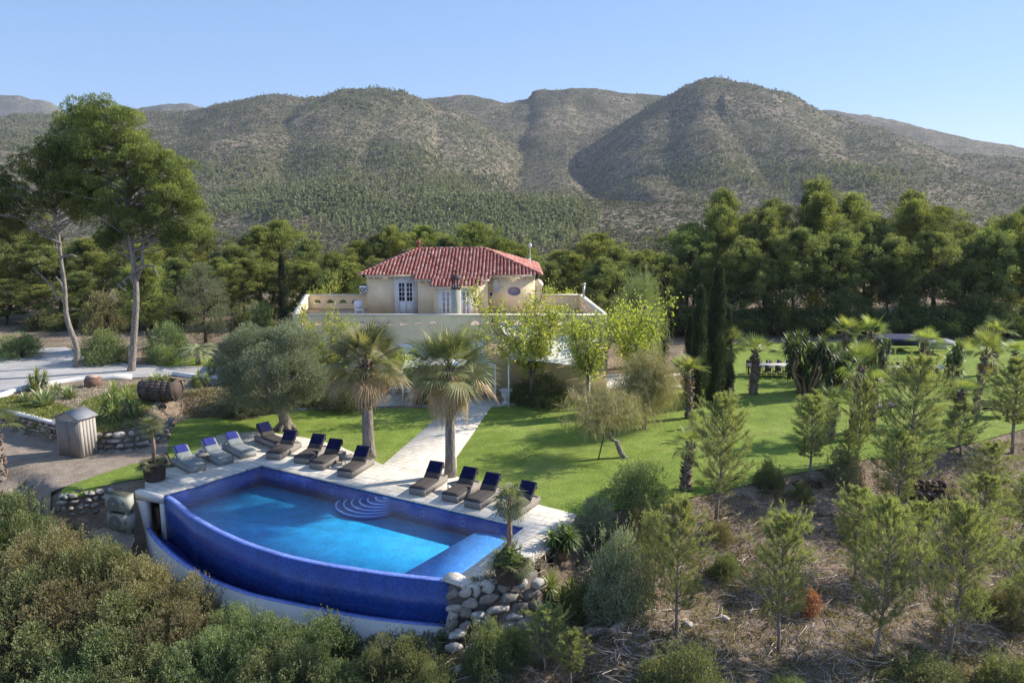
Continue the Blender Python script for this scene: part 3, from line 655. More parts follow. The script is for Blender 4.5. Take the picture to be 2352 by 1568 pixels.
local(mb.build('boulders', M['stone'], t), t)
# pump room under the terrace corner
t = thing('pump_room', 'white pump room under the pool terrace corner with a dark open doorway', 'pump room', (*W(345, 1200, -1.8), -1.9))
a_ = W(318, 1128); b_ = RIM[0]; dx, dy = b_[0] - a_[0], b_[1] - a_[1]; L_ = math.hypot(dx, dy); ang = math.atan2(dy, dx)
def seg_box(mb, t0, t1, z0, z1, th=.2, push=0):
    p0 = (a_[0] + dx * t0, a_[1] + dy * t0); p1 = (a_[0] + dx * t1, a_[1] + dy * t1); nx, ny = math.sin(ang), -math.cos(ang)
    mb.prism([(p0[0] + nx * push, p0[1] + ny * push), (p1[0] + nx * push, p1[1] + ny * push), (p1[0] + nx * (push - th), p1[1] + ny * (push - th)), (p0[0] + nx * (push - th), p0[1] + ny * (push - th))], z0, z1)
mb = MB(); seg_box(mb, -.1, 1.0, -.36, .03, .3, .06); seg_box(mb, -.1, .28, -2.1, -.37, .3, .05); seg_box(mb, .84, 1.0, -2.1, -.37, .3, .05); local(mb.build('wall', M['white_render'], t), t)
mb = MB(); seg_box(mb, .28, .84, -2.2, -.3, .05, -1.0); local(mb.build('inner_wall', M['dark_opening'], t), t)  # back panel coloured near-black as the shade seen through the doorway
mb = MB(); seg_box(mb, .40, .80, -2.0, -.75, .04, -.3); local(mb.build('door', plain('brown_door', (.12, .085, .06), .7), t), t)
# rubble wall under the little left lawn
def wall_thing(name, label, pts, hf, mat, size=.3, depth=.22, cap=None, cat='stone wall'):
    t = thing(name, label, cat, (pts[0][0], pts[0][1], hf(0)[0])); mb = MB(); stone_wall(mb, pts, hf, size, depth); local(mb.build('stones', mat, t), t)
    if cap:
        p2 = offset_line(pts, .17); p1 = offset_line(pts, -.17); mb = MB(); n_ = len(pts)
        mb.prism(p1 + p2[::-1], hf(0)[1] - .02, hf(0)[1] + .09); local(mb.build('white_cap', M['white_render'], t), t)
        mb = MB(); q2 = offset_line(pts, .1); q1 = offset_line(pts, -.02); mb.prism(q1 + q2[::-1], hf(0)[0] - .2, hf(0)[1] - .03); local(mb.build('core', M['mortar'], t), t)
    return t
wall_thing('rubble_wall', 'low wall of loose rocks below the small lawn strip left of the heat pumps', [W(128, 1133), W(185, 1128), W(240, 1118), W(310, 1104)], lambda t: (-1.3, -.0), M['stone'], .36, .24)
wall_thing('garden_wall', 'white capped stone wall left of the garden shed', [W(-60, 968), W(13, 984), W(80, 1000), W(135, 1016)], lambda t: (-.15, 1.0), M['stone_warm'], .28, .14, cap=True)
wall_thing('rock_bank', 'rough rock bank between the garden shed and the shaded lawn', [W(228, 1036), W(275, 1036), W(320, 1030), W(367, 1014), W(395, 985)], lambda t: (-.15, .95 - .35 * t), M['stone'], .4, .26)
mb = MB(); kp = [W(u, v, 1.05) for u, v in ((-60, 935), (0, 913), (45, 897), (100, 885), (180, 874), (260, 869), (300, 868))]; mb.prism(kp + offset_line(kp, .3)[::-1], .8, 1.26)
tag(mb.build('white_kerb', M['white_render']), 'white kerb curving along the left end of the gravel drive', 'kerb')
mb = MB(); kp = [W(u, v, 1.05) for u, v in ((395, 861), (440, 866), (490, 868), (520, 872))]; mb.prism(kp + offset_line(kp, .25)[::-1], .8, 1.22)
tag(mb.build('white_kerb', M['white_render']), 'short white kerb behind the wooden barrel planter', 'kerb')
mb = MB(); kp = [W(u, v) for u, v in ((1290, 905), (1345, 900), (1400, 898), (1450, 890), (1500, 872))]; mb.prism(kp + offset_line(kp, .35)[::-1], -.1, .42)
tag(mb.build('low_garden_wall', M['white_render']), 'low pale garden wall behind the weeping trees right of the house', 'garden wall')
mb = MB(); kp = [W(u, v) for u, v in ((1515, 897), (1540, 893), (1580, 894))]; mb.prism(kp + offset_line(kp, .3)[::-1], -.1, .2)
tag(mb.build('white_kerb', M['white_render']), 'short white kerb on the lawn beside the big cypress cluster', 'kerb')
#==HOUSE==
# ------------------------------------------------------------------ villa
TF, TP = 4.1, 5.1      # terrace floor, parapet top
villa = thing('villa', 'cream villa with red barrel tiled hip roof and a wide first floor terrace', 'house', (-4, 57, 0))
def vb(mb, name, mat, parent=None, smooth=False):
    o = mb.build(name, mat, parent or villa, smooth)
    if parent is None or parent is villa: local(o, villa)
    return o
FL, FR_, BR_, BL_ = (-13.8, 50.0), (6.0, 50.0), (5.3, 60.6), (-15.7, 60.6)
def px_x(u, y, z): # world x of photo column u at depth y, height z
    return (u - 1176) / FPX * (y * cp - (z - CAMH) * sp)
def arch_wall(mb, p0, p1, z0, z1, th, holes):
    """wall from p0 to p1 with half-round openings: holes = (s centre, radius, sill z)"""
    ex, ey = p1[0] - p0[0], p1[1] - p0[1]; L = math.hypot(ex, ey); ex /= L; ey /= L; nx, ny = -ey, ex
    def P(s_, z, k): return (p0[0] + ex * s_ + nx * th * k, p0[1] + ey * s_ + ny * th * k, z)
    def quadp(poly):
        n_ = len(poly); mb.add([P(s_, z, 0) for s_, z in poly] + [P(s_, z, 1) for s_, z in poly], [tuple(range(n_)), tuple(range(n_, 2 * n_))[::-1]])
    def reveal(a, b): mb.add([P(*a, 0), P(*b, 0), P(*b, 1), P(*a, 1)], [(0, 1, 2, 3)])
    s_ = 0
    for c_, r_, sill in sorted(holes):
        quadp([(s_, z0), (c_ - r_, z0), (c_ - r_, z1), (s_, z1)])
        quadp([(c_ - r_, z0), (c_ + r_, z0), (c_ + r_, sill), (c_ - r_, sill)]); reveal((c_ + r_, sill), (c_ - r_, sill))
        arc = [(c_ + r_ * math.cos(a), sill + r_ * math.sin(a)) for a in np.linspace(0, math.pi, 13)]
        for (xa, za), (xb, zb) in zip(arc, arc[1:]): quadp([(xb, zb), (xa, za), (xa, z1), (xb, z1)]); reveal((xa, za), (xb, zb))
        s_ = c_ + r_
    quadp([(s_, z0), (L, z0), (L, z1), (s_, z1)])
    reveal((0, z1), (L, z1)); reveal((0, z0), (0, z1)); reveal((L, z1), (L, z0))
SILL = 4.5
mb = MB(); holes = []
u_ = 896.4 - 32.5 * 6
while u_ < 1385:
    if not (1010 < u_ < 1090): holes.append((px_x(u_, 50, 4.6) - FL[0], .27, SILL))
    u_ += 32.5
arch_wall(mb, FL, FR_, 0, TP, .25, holes)
arch_wall(mb, FR_, BR_, 0, TP, .25, [(s_, .27, SILL) for s_ in np.arange(1.2, 9.6, 1.1)])
arch_wall(mb, BL_, FL, 0, TP, .25, [(s_, .2, SILL) for s_ in np.arange(1.4, 7.5, .75)])
vb(mb, 'terrace_wall', M['plaster'])
mb = MB(); arch_wall(mb, BR_, (2.0, 60.6), TF - 2, TP, .22, []); vb(mb, 'rear_parapet', M['plaster']); mb = MB(); arch_wall(mb, (-10.3, 60.6), BL_, TF - 2, TP, .22, [((-10.3 - px_x(u, 60.6, 4.7)), .29, SILL) for u in (730, 760, 789, 817)])
vb(mb, 'rear_parapet', M['plaster'])
mb = MB()
def cap(p, q, w=.36, z=TP, h=.07):
    l = offset_line([p, q], .31); r = offset_line([p, q], -.05); mb.prism([*r, *l[::-1]], z + .001, z + h)
cap(FL, FR_); cap((5.98, 50.32), BR_); cap((-15.66, 60.5), (-13.84, 50.32)); cap((5.2, 60.6), (2.0, 60.6)); cap((-10.3, 60.6), (-15.2, 60.6)); vb(mb, 'coping', M['coping'])
mb = MB(); mb.prism([(FL[0] + .2, 50.2), (FR_[0] - .2, 50.2), (BR_[0] - .2, 60.6), (BL_[0] + .25, 60.6)], TF - .25, TF); vb(mb, 'terrace_floor', plain('terrace_tiles', (.42, .34, .26), .8))
EAV, EY, RY, RZ = 6.98, 57.2, 61.9, 8.5
SLP = (RZ - EAV) / (RY - EY)
mb = MB()
mb.prism([(-10.45, 57.6), (-7.95, 57.6), (-7.95, 66.4), (-10.45, 66.4)], TF, EAV - .02)
mb.prism([(-7.95, 57.62), (-5.75, 57.62), (-5.75, 66.4), (-7.95, 66.4)], TF, EAV - .02)
mb.prism([(-6.7, 56.9), (-1.72, 56.9), (-1.72, 66.4), (-6.7, 66.4)], TF, EAV - .24)
mb.prism([(-1.71, 57.62), (1.66, 57.62), (1.66, 66.4), (-1.71, 66.4)], TF, EAV - .02)
mb.prism([(-5.45, 55.8), (-2.38, 55.8), (-2.38, 57), (-5.45, 57)], TF, EAV - .52)
vb(mb, 'upper_wall', M['plaster'])
mb = MB()   # eave cornices
mb.prism([(-10.7, 57.3), (-6.75, 57.3), (-6.75, 57.58), (-10.7, 57.58)], EAV - .2, EAV - .03)
mb.prism([(-1.7, 57.3), (1.9, 57.3), (1.9, 57.58), (-1.7, 57.58)], EAV - .2, EAV - .03)
mb.prism([(-6.9, 56.6), (-1.6, 56.6), (-1.6, 56.88), (-6.9, 56.88)], EAV - .42, EAV - .26)
mb.prism([(-5.65, 55.45), (-2.2, 55.45), (-2.2, 55.78), (-5.65, 55.78)], EAV - .82, EAV - .64)
mb.prism([(-10.75, 57.3), (-10.47, 57.3), (-10.47, 66.5), (-10.75, 66.5)], EAV - .2, EAV - .03)
mb.prism([(1.68, 57.3), (1.95, 57.3), (1.95, 66.5), (1.68, 66.5)], EAV - .2, EAV - .03)
vb(mb, 'cornice', M['coping'])
mb = MB()
for x0, x1, y, z in ((-10.3, -8.1, 57.5, EAV - .26), (-7.8, -6.8, 57.5, EAV - .26), (-1.3, 1.6, 57.5, EAV - .26), (-6.5, -5.7, 56.8, EAV - .48)):
    for x in np.arange(x0, x1, .48): mb = MB(); mb.box((x, y - .12, z), (.09, .36, .1)); vb(mb, 'rafter_end', M['coping'])
# --- roof
m, nt, out = nodes('barrel_roof_tiles'); n = N(nt); at = n.n('ShaderNodeAttribute'); at.attribute_name = 'tint'
c = n.ramp(at.outputs['Fac'], [(0, (.22, .07, .055)), (.4, (.40, .15, .115)), (.7, (.50, .235, .19)), (1, (.60, .38, .32))])
c = n.mix(1, c, n.ramp(n.noise(n.coord(), 1.4, 6, .7), [(.3, .75), (.7, 1.2)]), 'MULTIPLY')
n.l(n.bsdf(c, .8, .25, n.bump(n.noise(n.coord(), 30, 4), .3, .01)), out.inputs[0]); M['tiles'] = m
def inpoly(poly, a, b): return sdist(poly, np.array([a]), np.array([b]))[0] < 0
def tile_plane(mb, O, U, S, poly, pitch=.262, row=.37):
    """barrel tiles on a slope: O eave origin, U along the eave, S up the slope, polygon in (a,b)"""
    O, U, S = Vector(O), Vector(U).normalized(), Vector(S).normalized(); Nn = U.cross(S).normalized()
    if Nn.z < 0: Nn = -Nn
    am = [p[0] for p in poly]; bmx = [p[1] for p in poly]
    a = min(am) + pitch / 2
    while a < max(am):
        b = min(bmx) - .1; jit = random.uniform(-.012, .012)
        while b < max(bmx):
            if inpoly(poly, a, max(b + .12, .02)):
                r0, r1 = .088, .070; vs = []; fs = []; L = row * 1.12; t = min(1, max(0, random.gauss(.5, .22)))
                for j, (bb, r_, lift) in enumerate(((b, r0, .045), (b + L, r1, .018))):
                    for k in range(7):
                        an = math.pi * k / 6; vs.append(O + U * (a + jit + r_ * 1.12 * math.cos(an)) + S * bb + Nn * (lift + r_ * math.sin(an)))
                fs = [(k, k + 1, 8 + k, 7 + k) for k in range(6)] + [tuple(range(7))[::-1]]
                mb.add(vs, fs, t)
            b += row
        a += pitch
def base_plane(mb, P, t=.05): mb.add(P, [tuple(range(len(P)))], t)
roof = MB(); base = MB()
eL, eR, rL, rR, EB = -10.85, 2.05, -7.15, -2.15, 66.6
RZf = lambda y: EAV + (y - EY) * SLP
sl = math.hypot(RY - EY, RZ - EAV)
base_plane(base, [(eL, EY, EAV), (eR, EY, EAV), (rR, RY, RZ), (rL, RY, RZ)])
base_plane(base, [(eL, EB, EAV), (eL, EY, EAV), (rL, RY, RZ)]); base_plane(base, [(eR, EY, EAV), (eR, EB, EAV), (rR, RY, RZ)]); base_plane(base, [(eR, EB, EAV), (eL, EB, EAV), (rL, RY, RZ), (rR, RY, RZ)])
base_plane(base, [(-6.95, 56.5, RZf(56.5)), (-1.55, 56.5, RZf(56.5)), (-1.55, EY + .01, EAV), (-6.95, EY + .01, EAV)])
base_plane(base, [(-5.7, 55.35, RZf(55.35)), (-2.15, 55.35, RZf(55.35)), (-2.15, 56.52, RZf(56.52)), (-5.7, 56.52, RZf(56.52))])
S_ = (0, RY - EY, RZ - EAV)
tile_plane(roof, (eL, EY, EAV), (1, 0, 0), S_, [(0, -.05), (eR - eL, -.05), (rR - eL, sl), (rL - eL, sl)])
ext = math.hypot(1, SLP)
tile_plane(roof, (eL, 56.5, RZf(56.5)), (1, 0, 0), S_, [(-6.95 - eL, -.05), (-1.55 - eL, -.05), (-1.55 - eL, .72 * ext), (-6.95 - eL, .72 * ext)])
tile_plane(roof, (eL, 55.35, RZf(55.35)), (1, 0, 0), S_, [(-5.7 - eL, -.05), (-2.15 - eL, -.05), (-2.15 - eL, 1.17 * ext), (-5.7 - eL, 1.17 * ext)])
tile_plane(roof, (eL, EB, EAV), (0, -1, 0), (rL - eL, 0, RZ - EAV), [(0, -.05), (EB - EY, -.05), (EB - RY, math.hypot(rL - eL, RZ - EAV)), (EB - RY - .1, math.hypot(rL - eL, RZ - EAV))])
tile_plane(roof, (eR, EY, EAV), (0, 1, 0), (rR - eR, 0, RZ - EAV), [(0, -.05), (EB - EY, -.05), (RY - EY + .1, math.hypot(rR - eR, RZ - EAV)), (RY - EY, math.hypot(rR - eR, RZ - EAV))])
def ridge(p, q, step=.38):
    p, q = Vector(p), Vector(q); L = (q - p).length; d = (q - p) / L; s_ = 0
    while s_ < L:
        roof.tube([p + d * s_ + Vector((0, 0, .06)), p + d * min(s_ + step * 1.08, L) + Vector((0, 0, .04))], [.115, .09], 9, random.gauss(.5, .2)); s_ += step
ridge((eL, EY, EAV), (rL, RY, RZ)); ridge((eR, EY, EAV), (rR, RY, RZ)); ridge((rL, RY, RZ), (rR, RY, RZ)); ridge((eL, EB, EAV), (rL, RY, RZ)); ridge((eR, EB, EAV), (rR, RY, RZ))
rf = vb(base, 'roof', M['tiles']); rt = roof.build('roof_tiles', M['tiles'], rf)
mb = MB(); mb.lathe([(.02, 0), (.13, .05), (.07, .16), (.05, .22), (.14, .32), (.17, .42), (.13, .52), (.04, .58), (.02, .72)], 12, (rL, RY, RZ + .08)); vb(mb, 'finial', plain('terracotta', (.32, .08, .06), .7), rf)
# --- openings
m, nt, out = nodes('window_glass'); n = N(nt); n.l(n.bsdf((.025, .03, .045), .06, .8), out.inputs[0]); M['glass'] = m
m, nt, out = nodes('curtained_glass'); n = N(nt); n.l(n.bsdf(n.ramp(n.noise(n.coord(), 1.5, 3), [(.45, (.05, .05, .06)), (.6, (.42, .38, .36))]), .12, .6), out.inputs[0]); M['glass2'] = m
def french(x0, x1, z0, z1, y, glass, rows=4, panel=0.0, label=None):
    """surround, two leaves with panes"""
    s = MB(); w = .09
    s.box(((x0 + x1) / 2, y, z1 - w / 2), (x1 - x0, .09, w)); s.box((x0 + w / 2, y, (z0 + z1 - w) / 2), (w, .09, z1 - w - z0)); s.box((x1 - w / 2, y, (z0 + z1 - w) / 2), (w, .09, z1 - w - z0))
    mid = (x0 + x1) / 2; zp = z0 + panel
    s.box((mid, y, (z0 + z1 - w) / 2), (.15, .07, z1 - w - z0))
    if panel: s.box((mid, y + .01, (z0 + zp) / 2), (x1 - x0 - 2 * w, .04, panel))
    for a, b in ((x0 + w, mid - .075), (mid + .075, x1 - w)):
        for k in range(1, rows): s.box(((a + b) / 2, y - .005, zp + (z1 - w - zp) * k / rows), (b - a, .045, .04))
        s.box(((a + b) / 2, y - .005, (zp + z1 - w) / 2), (.035, .04, z1 - w - zp - .002))
    d = vb(s, 'french_door', M['white_paint'])
    g = MB(); g.box((mid, y + .03, (zp + z1 - w) / 2), (x1 - x0 - 2 * w, .02, z1 - w - zp)); g.build('pane', glass, d)
    return d
xx = lambda u, y=57.5, z=5.8: px_x(u, y, z)
mb = MB(); mb.prism([(xx(905.5), 57.5), (xx(959), 57.5), (xx(959), 57.615), (xx(905.5), 57.615)], TF, EAV - .21); vb(mb, 'door_surround', M['white_paint'])
french(xx(914), xx(950), TF + .02, WY(0, 647, 57.4)[2], 57.44, M['glass'], 4, .95)
for a, b in ((1006, 1037), (1061, 1085)):
    mb = MB(); mb.prism([(xx(a, 55.8), 55.72), (xx(b, 55.8), 55.72), (xx(b, 55.8), 55.795), (xx(a, 55.8), 55.795)], TF, EAV - .83); vb(mb, 'door_surround', M['white_paint'])
french(xx(1014, 55.7), xx(1034, 55.7), TF + .02, WY(0, 667, 55.7)[2], 55.66, M['glass2'], 5); french(xx(1060, 55.7), xx(1080, 55.7), TF + .02, WY(0, 667, 55.7)[2], 55.66, M['glass2'], 5)
cx_, cz_ = xx(1181), WY(0, 669, 57.6)[2]; prof = [(.46 * math.cos(a), .31 * math.sin(a)) for a in np.linspace(0, 2 * math.pi, 33)[:-1]]
mb = MB(); mb.add([(cx_ + a, 57.585, cz_ + b) for a, b in prof] + [(cx_ + a, 57.64, cz_ + b) for a, b in prof], [tuple(range(32))] + [(i, (i + 1) % 32, (i + 1) % 32 + 32, i + 32) for i in range(32)])
vb(mb, 'oval_window', plain('oval_glass', (.20, .19, .26), .15, .6))
mb = MB(); x0, x1 = xx(1123), xx(1133.5); z0, z1 = WY(0, 687, 57.6)[2], WY(0, 669, 57.6)[2]
mb.box(((x0 + x1) / 2, 57.58, (z0 + z1) / 2), (x1 - x0, .06, z1 - z0)); f_ = vb(mb, 'small_window', M['white_paint']); mb = MB(); mb.box(((x0 + x1) / 2, 57.54, (z0 + z1) / 2), ((x1 - x0) * .6, .02, (z1 - z0) * .7)); mb.build('pane', M['glass'], f_)
mb = MB(); mb.tube([(xx(1092.5, 55.7), 55.74, TF + .3), (xx(1092.5, 55.7), 55.74, EAV - .85)], .035, 8); vb(mb, 'drain_pipe', M['coping'])
mb = MB(); tx = 1.93; mb.lathe([(.26, 0), (.26, 1.9), (.36, 1.95), (.36, 2.1), (.24, 2.3), (.05, 2.42)], 16, (tx, 58.6, TF)); vb(mb, 'corner_turret', M['coping'])
# barbecue chimney at the terrace front
bx = xx(1049, 51, 5.5)
mb = MB(); mb.box((bx, 50.8, (WY(0, 664, 50.8)[2]) / 2 + 1.0), (.58, .5, WY(0, 664, 50.8)[2] - 2.0)); ch = vb(mb, 'chimney', plain('grey_green_render', (.44, .43, .34), .9))
zc = WY(0, 663, 50.8)[2]
mb = MB(); mb.box((bx, 50.8, zc + .03), (.62, .54, .06)); mb.box((bx, 50.8, zc + .62), (.66, .58, .08))
for dx_ in (-.26, -.09, .09, .26):
    for dy_ in (-.22, .22): mb.box((bx + dx_, 50.8 + dy_, zc + .32), (.05, .05, .53))
for dy_ in (-.1, .08):
    for dx_ in (-.26, .26): mb.box((bx + dx_, 50.8 + dy_, zc + .32), (.05, .05, .53))
mb.lathe([(.36, 0), (.34, .05), (.26, .16), (.13, .24), (.08, .28), (.08, .42), (.14, .46), (.05, .54)], 14, (bx, 50.8, zc + .665)); mb.build('chimney_lantern', plain('rusty_brown_clay', (.10, .06, .05), .7), ch)
mb = MB(); mb.lathe([(.05, 0), (.05, .34), (.03, .38)], 8, (bx - .03, 50.8, zc + .06)); mb.build('flue_pipe', M['white_paint'], ch)
# lower windows and a porch door, seen between the planting
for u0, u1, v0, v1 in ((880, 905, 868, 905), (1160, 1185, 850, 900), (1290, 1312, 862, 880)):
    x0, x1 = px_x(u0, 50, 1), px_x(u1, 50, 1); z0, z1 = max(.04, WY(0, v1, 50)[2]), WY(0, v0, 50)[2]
    mb = MB(); mb.box(((x0 + x1) / 2, 49.97, (z0 + z1) / 2), (x1 - x0, .05, z1 - z0)); w_ = vb(mb, 'ground_floor_window', M['dark_opening'])  # flat slab, the shade behind the window put into its colour
mb = MB(); mb.prism([(-13.85, 49.93), (6.05, 49.93), (6.05, 49.997), (-13.85, 49.997)], .03, 3.3); vb(mb, 'ground_floor_wall', M['plaster_tan'])
mb = MB(); mb.tube([(px_x(1340, 59, 5), 58.8, TP), (px_x(1340, 59, 5), 58.8, TP + .95)], .09, 10); mb.lathe([(.16, 0), (.14, .1), (.02, .16)], 10, (px_x(1340, 59, 5), 58.8, TP + .97)); vb(mb, 'flue', plain('galvanised', (.45, .44, .42), .4, .5, metal=.6))
# things on and around the villa
t = thing('satellite_dish', 'grey satellite dish on an arm beside the small square window of the villa', 'satellite dish', (xx(1138), 57.2, WY(0, 658, 57.2)[2]))
mb = MB(); prof = [(.02 + .42 * i / 6, .10 * (i / 6) ** 2) for i in range(7)]
n_ = 20; vs = []; fs = []
for j, (r_, d_) in enumerate(prof):
    for k in range(n_): vs.append((d_ - .02, r_ * .0 + r_ * math.cos(2 * math.pi * k / n_), 1.08 * r_ * math.sin(2 * math.pi * k / n_)))
fs = [(j * n_ + k, j * n_ + (k + 1) % n_, (j + 1) * n_ + (k + 1) % n_, (j + 1) * n_ + k) for j in range(6) for k in range(n_)]
mb.add(vs, fs); d_ = mb.build('dish', plain('dish_grey', (.50, .50, .50), .5), t); d_.rotation_euler = (0, R(-12), R(-28))
mb = MB(); mb.tube([(-.1, .3, -.1), (-.05, 0, -.05)], .03, 8); mb.tube([(0, -.1, -.25), (.5, -.15, -.05)], .015, 6); mb.box((.52, -.15, -.02), (.1, .07, .07)); mb.build('arm', plain('dish_arm', (.25, .25, .25), .5), t)
t = thing('antenna_mast', 'thin antenna mast with white heads behind the right end of the roof', 'antenna', (WY(1217, 640, 68)[0], 68, 3))
zt = WY(1217, 566, 68)[2] - 3
mb = MB(); mb.tube([(0, 0, 0), (0, 0, zt)], .03, 6); mb.build('mast', plain('mast_metal', (.4, .4, .4), .4), t)
mb = MB(); mb.lathe([(.1, 0), (.13, .1), (.13, .3), (.08, .36)], 10, (0, 0, zt - .1)); mb.build('aerial_head', M['white_paint'], t); mb = MB(); mb.lathe([(.05, 0), (.14, .1), (.14, .26), (.05, .34)], 10, (-.05, 0, zt - 1.35)); mb.build('aerial_head', M['white_paint'], t); mb = MB(); mb.box((-.12, 0, zt - 1.9), (.3, .05, .16)); mb.build('aerial_head', M['white_paint'], t)
def ac_unit(name, label, loc, rz, size, mats, stack=None):
    t = thing(name, label, 'air conditioner' if stack is None else 'heat pump', loc, rz, stack); w, d, h = size
    mb = MB(); mb.box((0, 0, h / 2 + .05), (w, d, h - .1)); mb.box((0, 0, h - .02), (w + .02, d + .02, .04)); mb.box((-w * .4, 0, .025), (.06, d, .05)); mb.box((w * .4, 0, .025), (.06, d, .05)); mb.build('casing', mats[0], t)
    mb = MB(); r_ = min(h * .38, w * .33); fx = -w * .12; y_ = -d / 2 - .012
    for q in (1, .8, .6, .4, .22): mb.tube([(fx + r_ * q * math.cos(a), y_, h / 2 + r_ * q * math.sin(a)) for a in np.linspace(0, 2 * math.pi, 25)], .006, 4, cap=False)
    for a in np.linspace(0, math.pi, 7)[:-1]: mb.tube([(fx - r_ * math.cos(a), y_, h / 2 - r_ * math.sin(a)), (fx + r_ * math.cos(a), y_, h / 2 + r_ * math.sin(a))], .005, 4)
    mb.build('fan_grille', mats[1], t)
    mb = MB(); ring = [(fx + r_ * 1.02 * math.cos(a), -d / 2 - .004, h / 2 + r_ * 1.02 * math.sin(a)) for a in np.linspace(0, 2 * math.pi, 33)[:-1]]
    mb.add(ring, [tuple(range(32))]); mb.build('fan_opening', mats[2], t)
    mb = MB(); mb.lathe([(.07, 0), (.06, .01)], 14); o = mb.build('fan_hub', mats[0], t); o.location = (fx, y_ - .008, h / 2); o.rotation_euler = (R(90), 0, 0)
    mb = MB(); mb.box((w * .36, -d / 2 - .01, h * .6), (.12, .02, .16)); mb.build('side_cover', mats[1], t); return t
M['ac'] = plain('heat_pump_grey', (.36, .36, .29), .6); M['ac_dark'] = plain('grille_dark', (.24, .24, .21), .5); M['ac_hole'] = plain('fan_recess', (.20, .20, .18), .7)
hx, hy = W(281, 1214, -1.5)
ac_unit('heat_pump', 'lower of the two stacked grey heat pumps beside the pump room', (hx, hy, -1.56), R(-18), (1.12, .42, .82), (M['ac'], M['ac_dark'], M['ac_hole']), 'stacked heat pumps')
ac_unit('heat_pump', 'upper of the two stacked grey heat pumps, its top level with the pool terrace', (hx - .01, hy, -.73), R(-18), (1.12, .42, .82), (M['ac'], M['ac_dark'], M['ac_hole']), 'stacked heat pumps')
ac_unit('air_conditioner', 'pale air conditioner hung on the left end wall of the upper floor', (xx(834), 57.9, WY(0, 664, 58)[2] - .3), R(0), (.5, .8, .62), (M['white_paint'], M['ac_dark'], M['ac_hole']))
mb = MB(); pts = [(hx + .35, hy + .1, .02), (hx + .42, hy + .25, .05), (hx + .5, hy + .05, -.2), (hx + .52, hy - .12, -.9), (hx + .5, hy - .1, -1.7)]
mb.tube(pts, .02, 6)
tag(mb.build('cable', plain('black_cable', (.02, .02, .02), .5)), 'black cable hanging down beside the stacked heat pumps', 'cable')
# shade sails
M['sail'] = plain('white_sailcloth', (.80, .79, .76), .85, .1, .04, 2)
def sail(label, corners, sag=.35, inset=.12):
    bm = bmesh.new(); n_ = 14; A, B, C_, D_ = (Vector(q) for q in corners); V = []
    for i in range(n_ + 1):
        for j in range(n_ + 1):
            u, v = i / n_, j / n_; cu = u + (u - .5) * -inset * 4 * v * (1 - v); cv = v + (v - .5) * -inset * 4 * u * (1 - u)
            p = A * (1 - cu) * (1 - cv) + B * cu * (1 - cv) + C_ * cu * cv + D_ * (1 - cu) * cv; p.z -= sag * 16 * u * (1 - u) * v * (1 - v) * .5; V.append(p)
    for z in (0, .012):
        off_ = [bm.verts.new(p + Vector((0, 0, z))) for p in V]
        for i in range(n_):
            for j in range(n_):
                q = [off_[i * (n_ + 1) + j], off_[(i + 1) * (n_ + 1) + j], off_[(i + 1) * (n_ + 1) + j + 1], off_[i * (n_ + 1) + j + 1]]; bm.faces.new(q if z else q[::-1])
    t = thing('shade_sail', label, 'shade sail', (A.x, A.y, 0), group='shade sails'); me = bpy.data.meshes.new('cloth'); bm.to_mesh(me); bm.free(); me.materials.append(M['sail'])
    for p in me.polygons: p.use_smooth = True
    o = link('cloth', me, t); local(o, t)
    for q in (A, B, C_, D_):
        if q.y < 49.5:
            mb = MB(); mb.tube([(q.x, q.y, 0), (q.x, q.y, q.z + .1)], .05, 8); local(mb.build('pole', M['white_paint'], t), t)
    return t
sail('large white shade sail sloping down from the terrace parapet behind the yellow-green tree', [(-1.0, 49.9, 4.75), (5.6, 49.9, 3.6), (4.6, 46.6, 2.4), (-.2, 46.8, 2.9)])
sail('white shade sail left of the path, between the crowns of the two big palms', [(-7.2, 49.9, 3.3), (-1.6, 49.9, 3.5), (-1.0, 46.9, 2.5), (-6.6, 47.2, 2.3)])
#==OBJECTS==
# ------------------------------------------------------------------ sun loungers and small tables
def wicker(name, a, b):
    m, nt, out = nodes(name); n = N(nt); co = n.coord()
    w = n.n('ShaderNodeTexWave'); w.inputs['Scale'].default_value = 14; w.bands_direction = 'Z'; nt.links.new(co, w.inputs['Vector'])
    c = n.ramp(n.math('ADD', n.math('MULTIPLY', w.outputs['Fac'], .4), n.math('MULTIPLY', n.noise(co, 30, 3), .6)), [(.3, a), (.7, b)])
    n.l(n.bsdf(c, .7, .3, n.bump(w.outputs['Fac'], .4, .01)), out.inputs[0]); return m
M['wick'] = wicker('brown_grey_wicker', (.17, .145, .125), (.33, .30, .27)); M['wick_grey'] = wicker('grey_wicker', (.20, .205, .20), (.36, .37, .36))
M['cush'] = plain('charcoal_cushion', (.082, .070, .064), .95, .1, .12, 5); M['cush_grey'] = plain('pale_grey_cushion', (.235, .25, .245), .95, .1, .08, 5)
M['towel'] = plain('navy_towel', (.008, .010, .05), .9, .15, .3, 9); M['towel_blue'] = plain('violet_blue_towel', (.035, .045, .20), .9, .15, .2, 9)
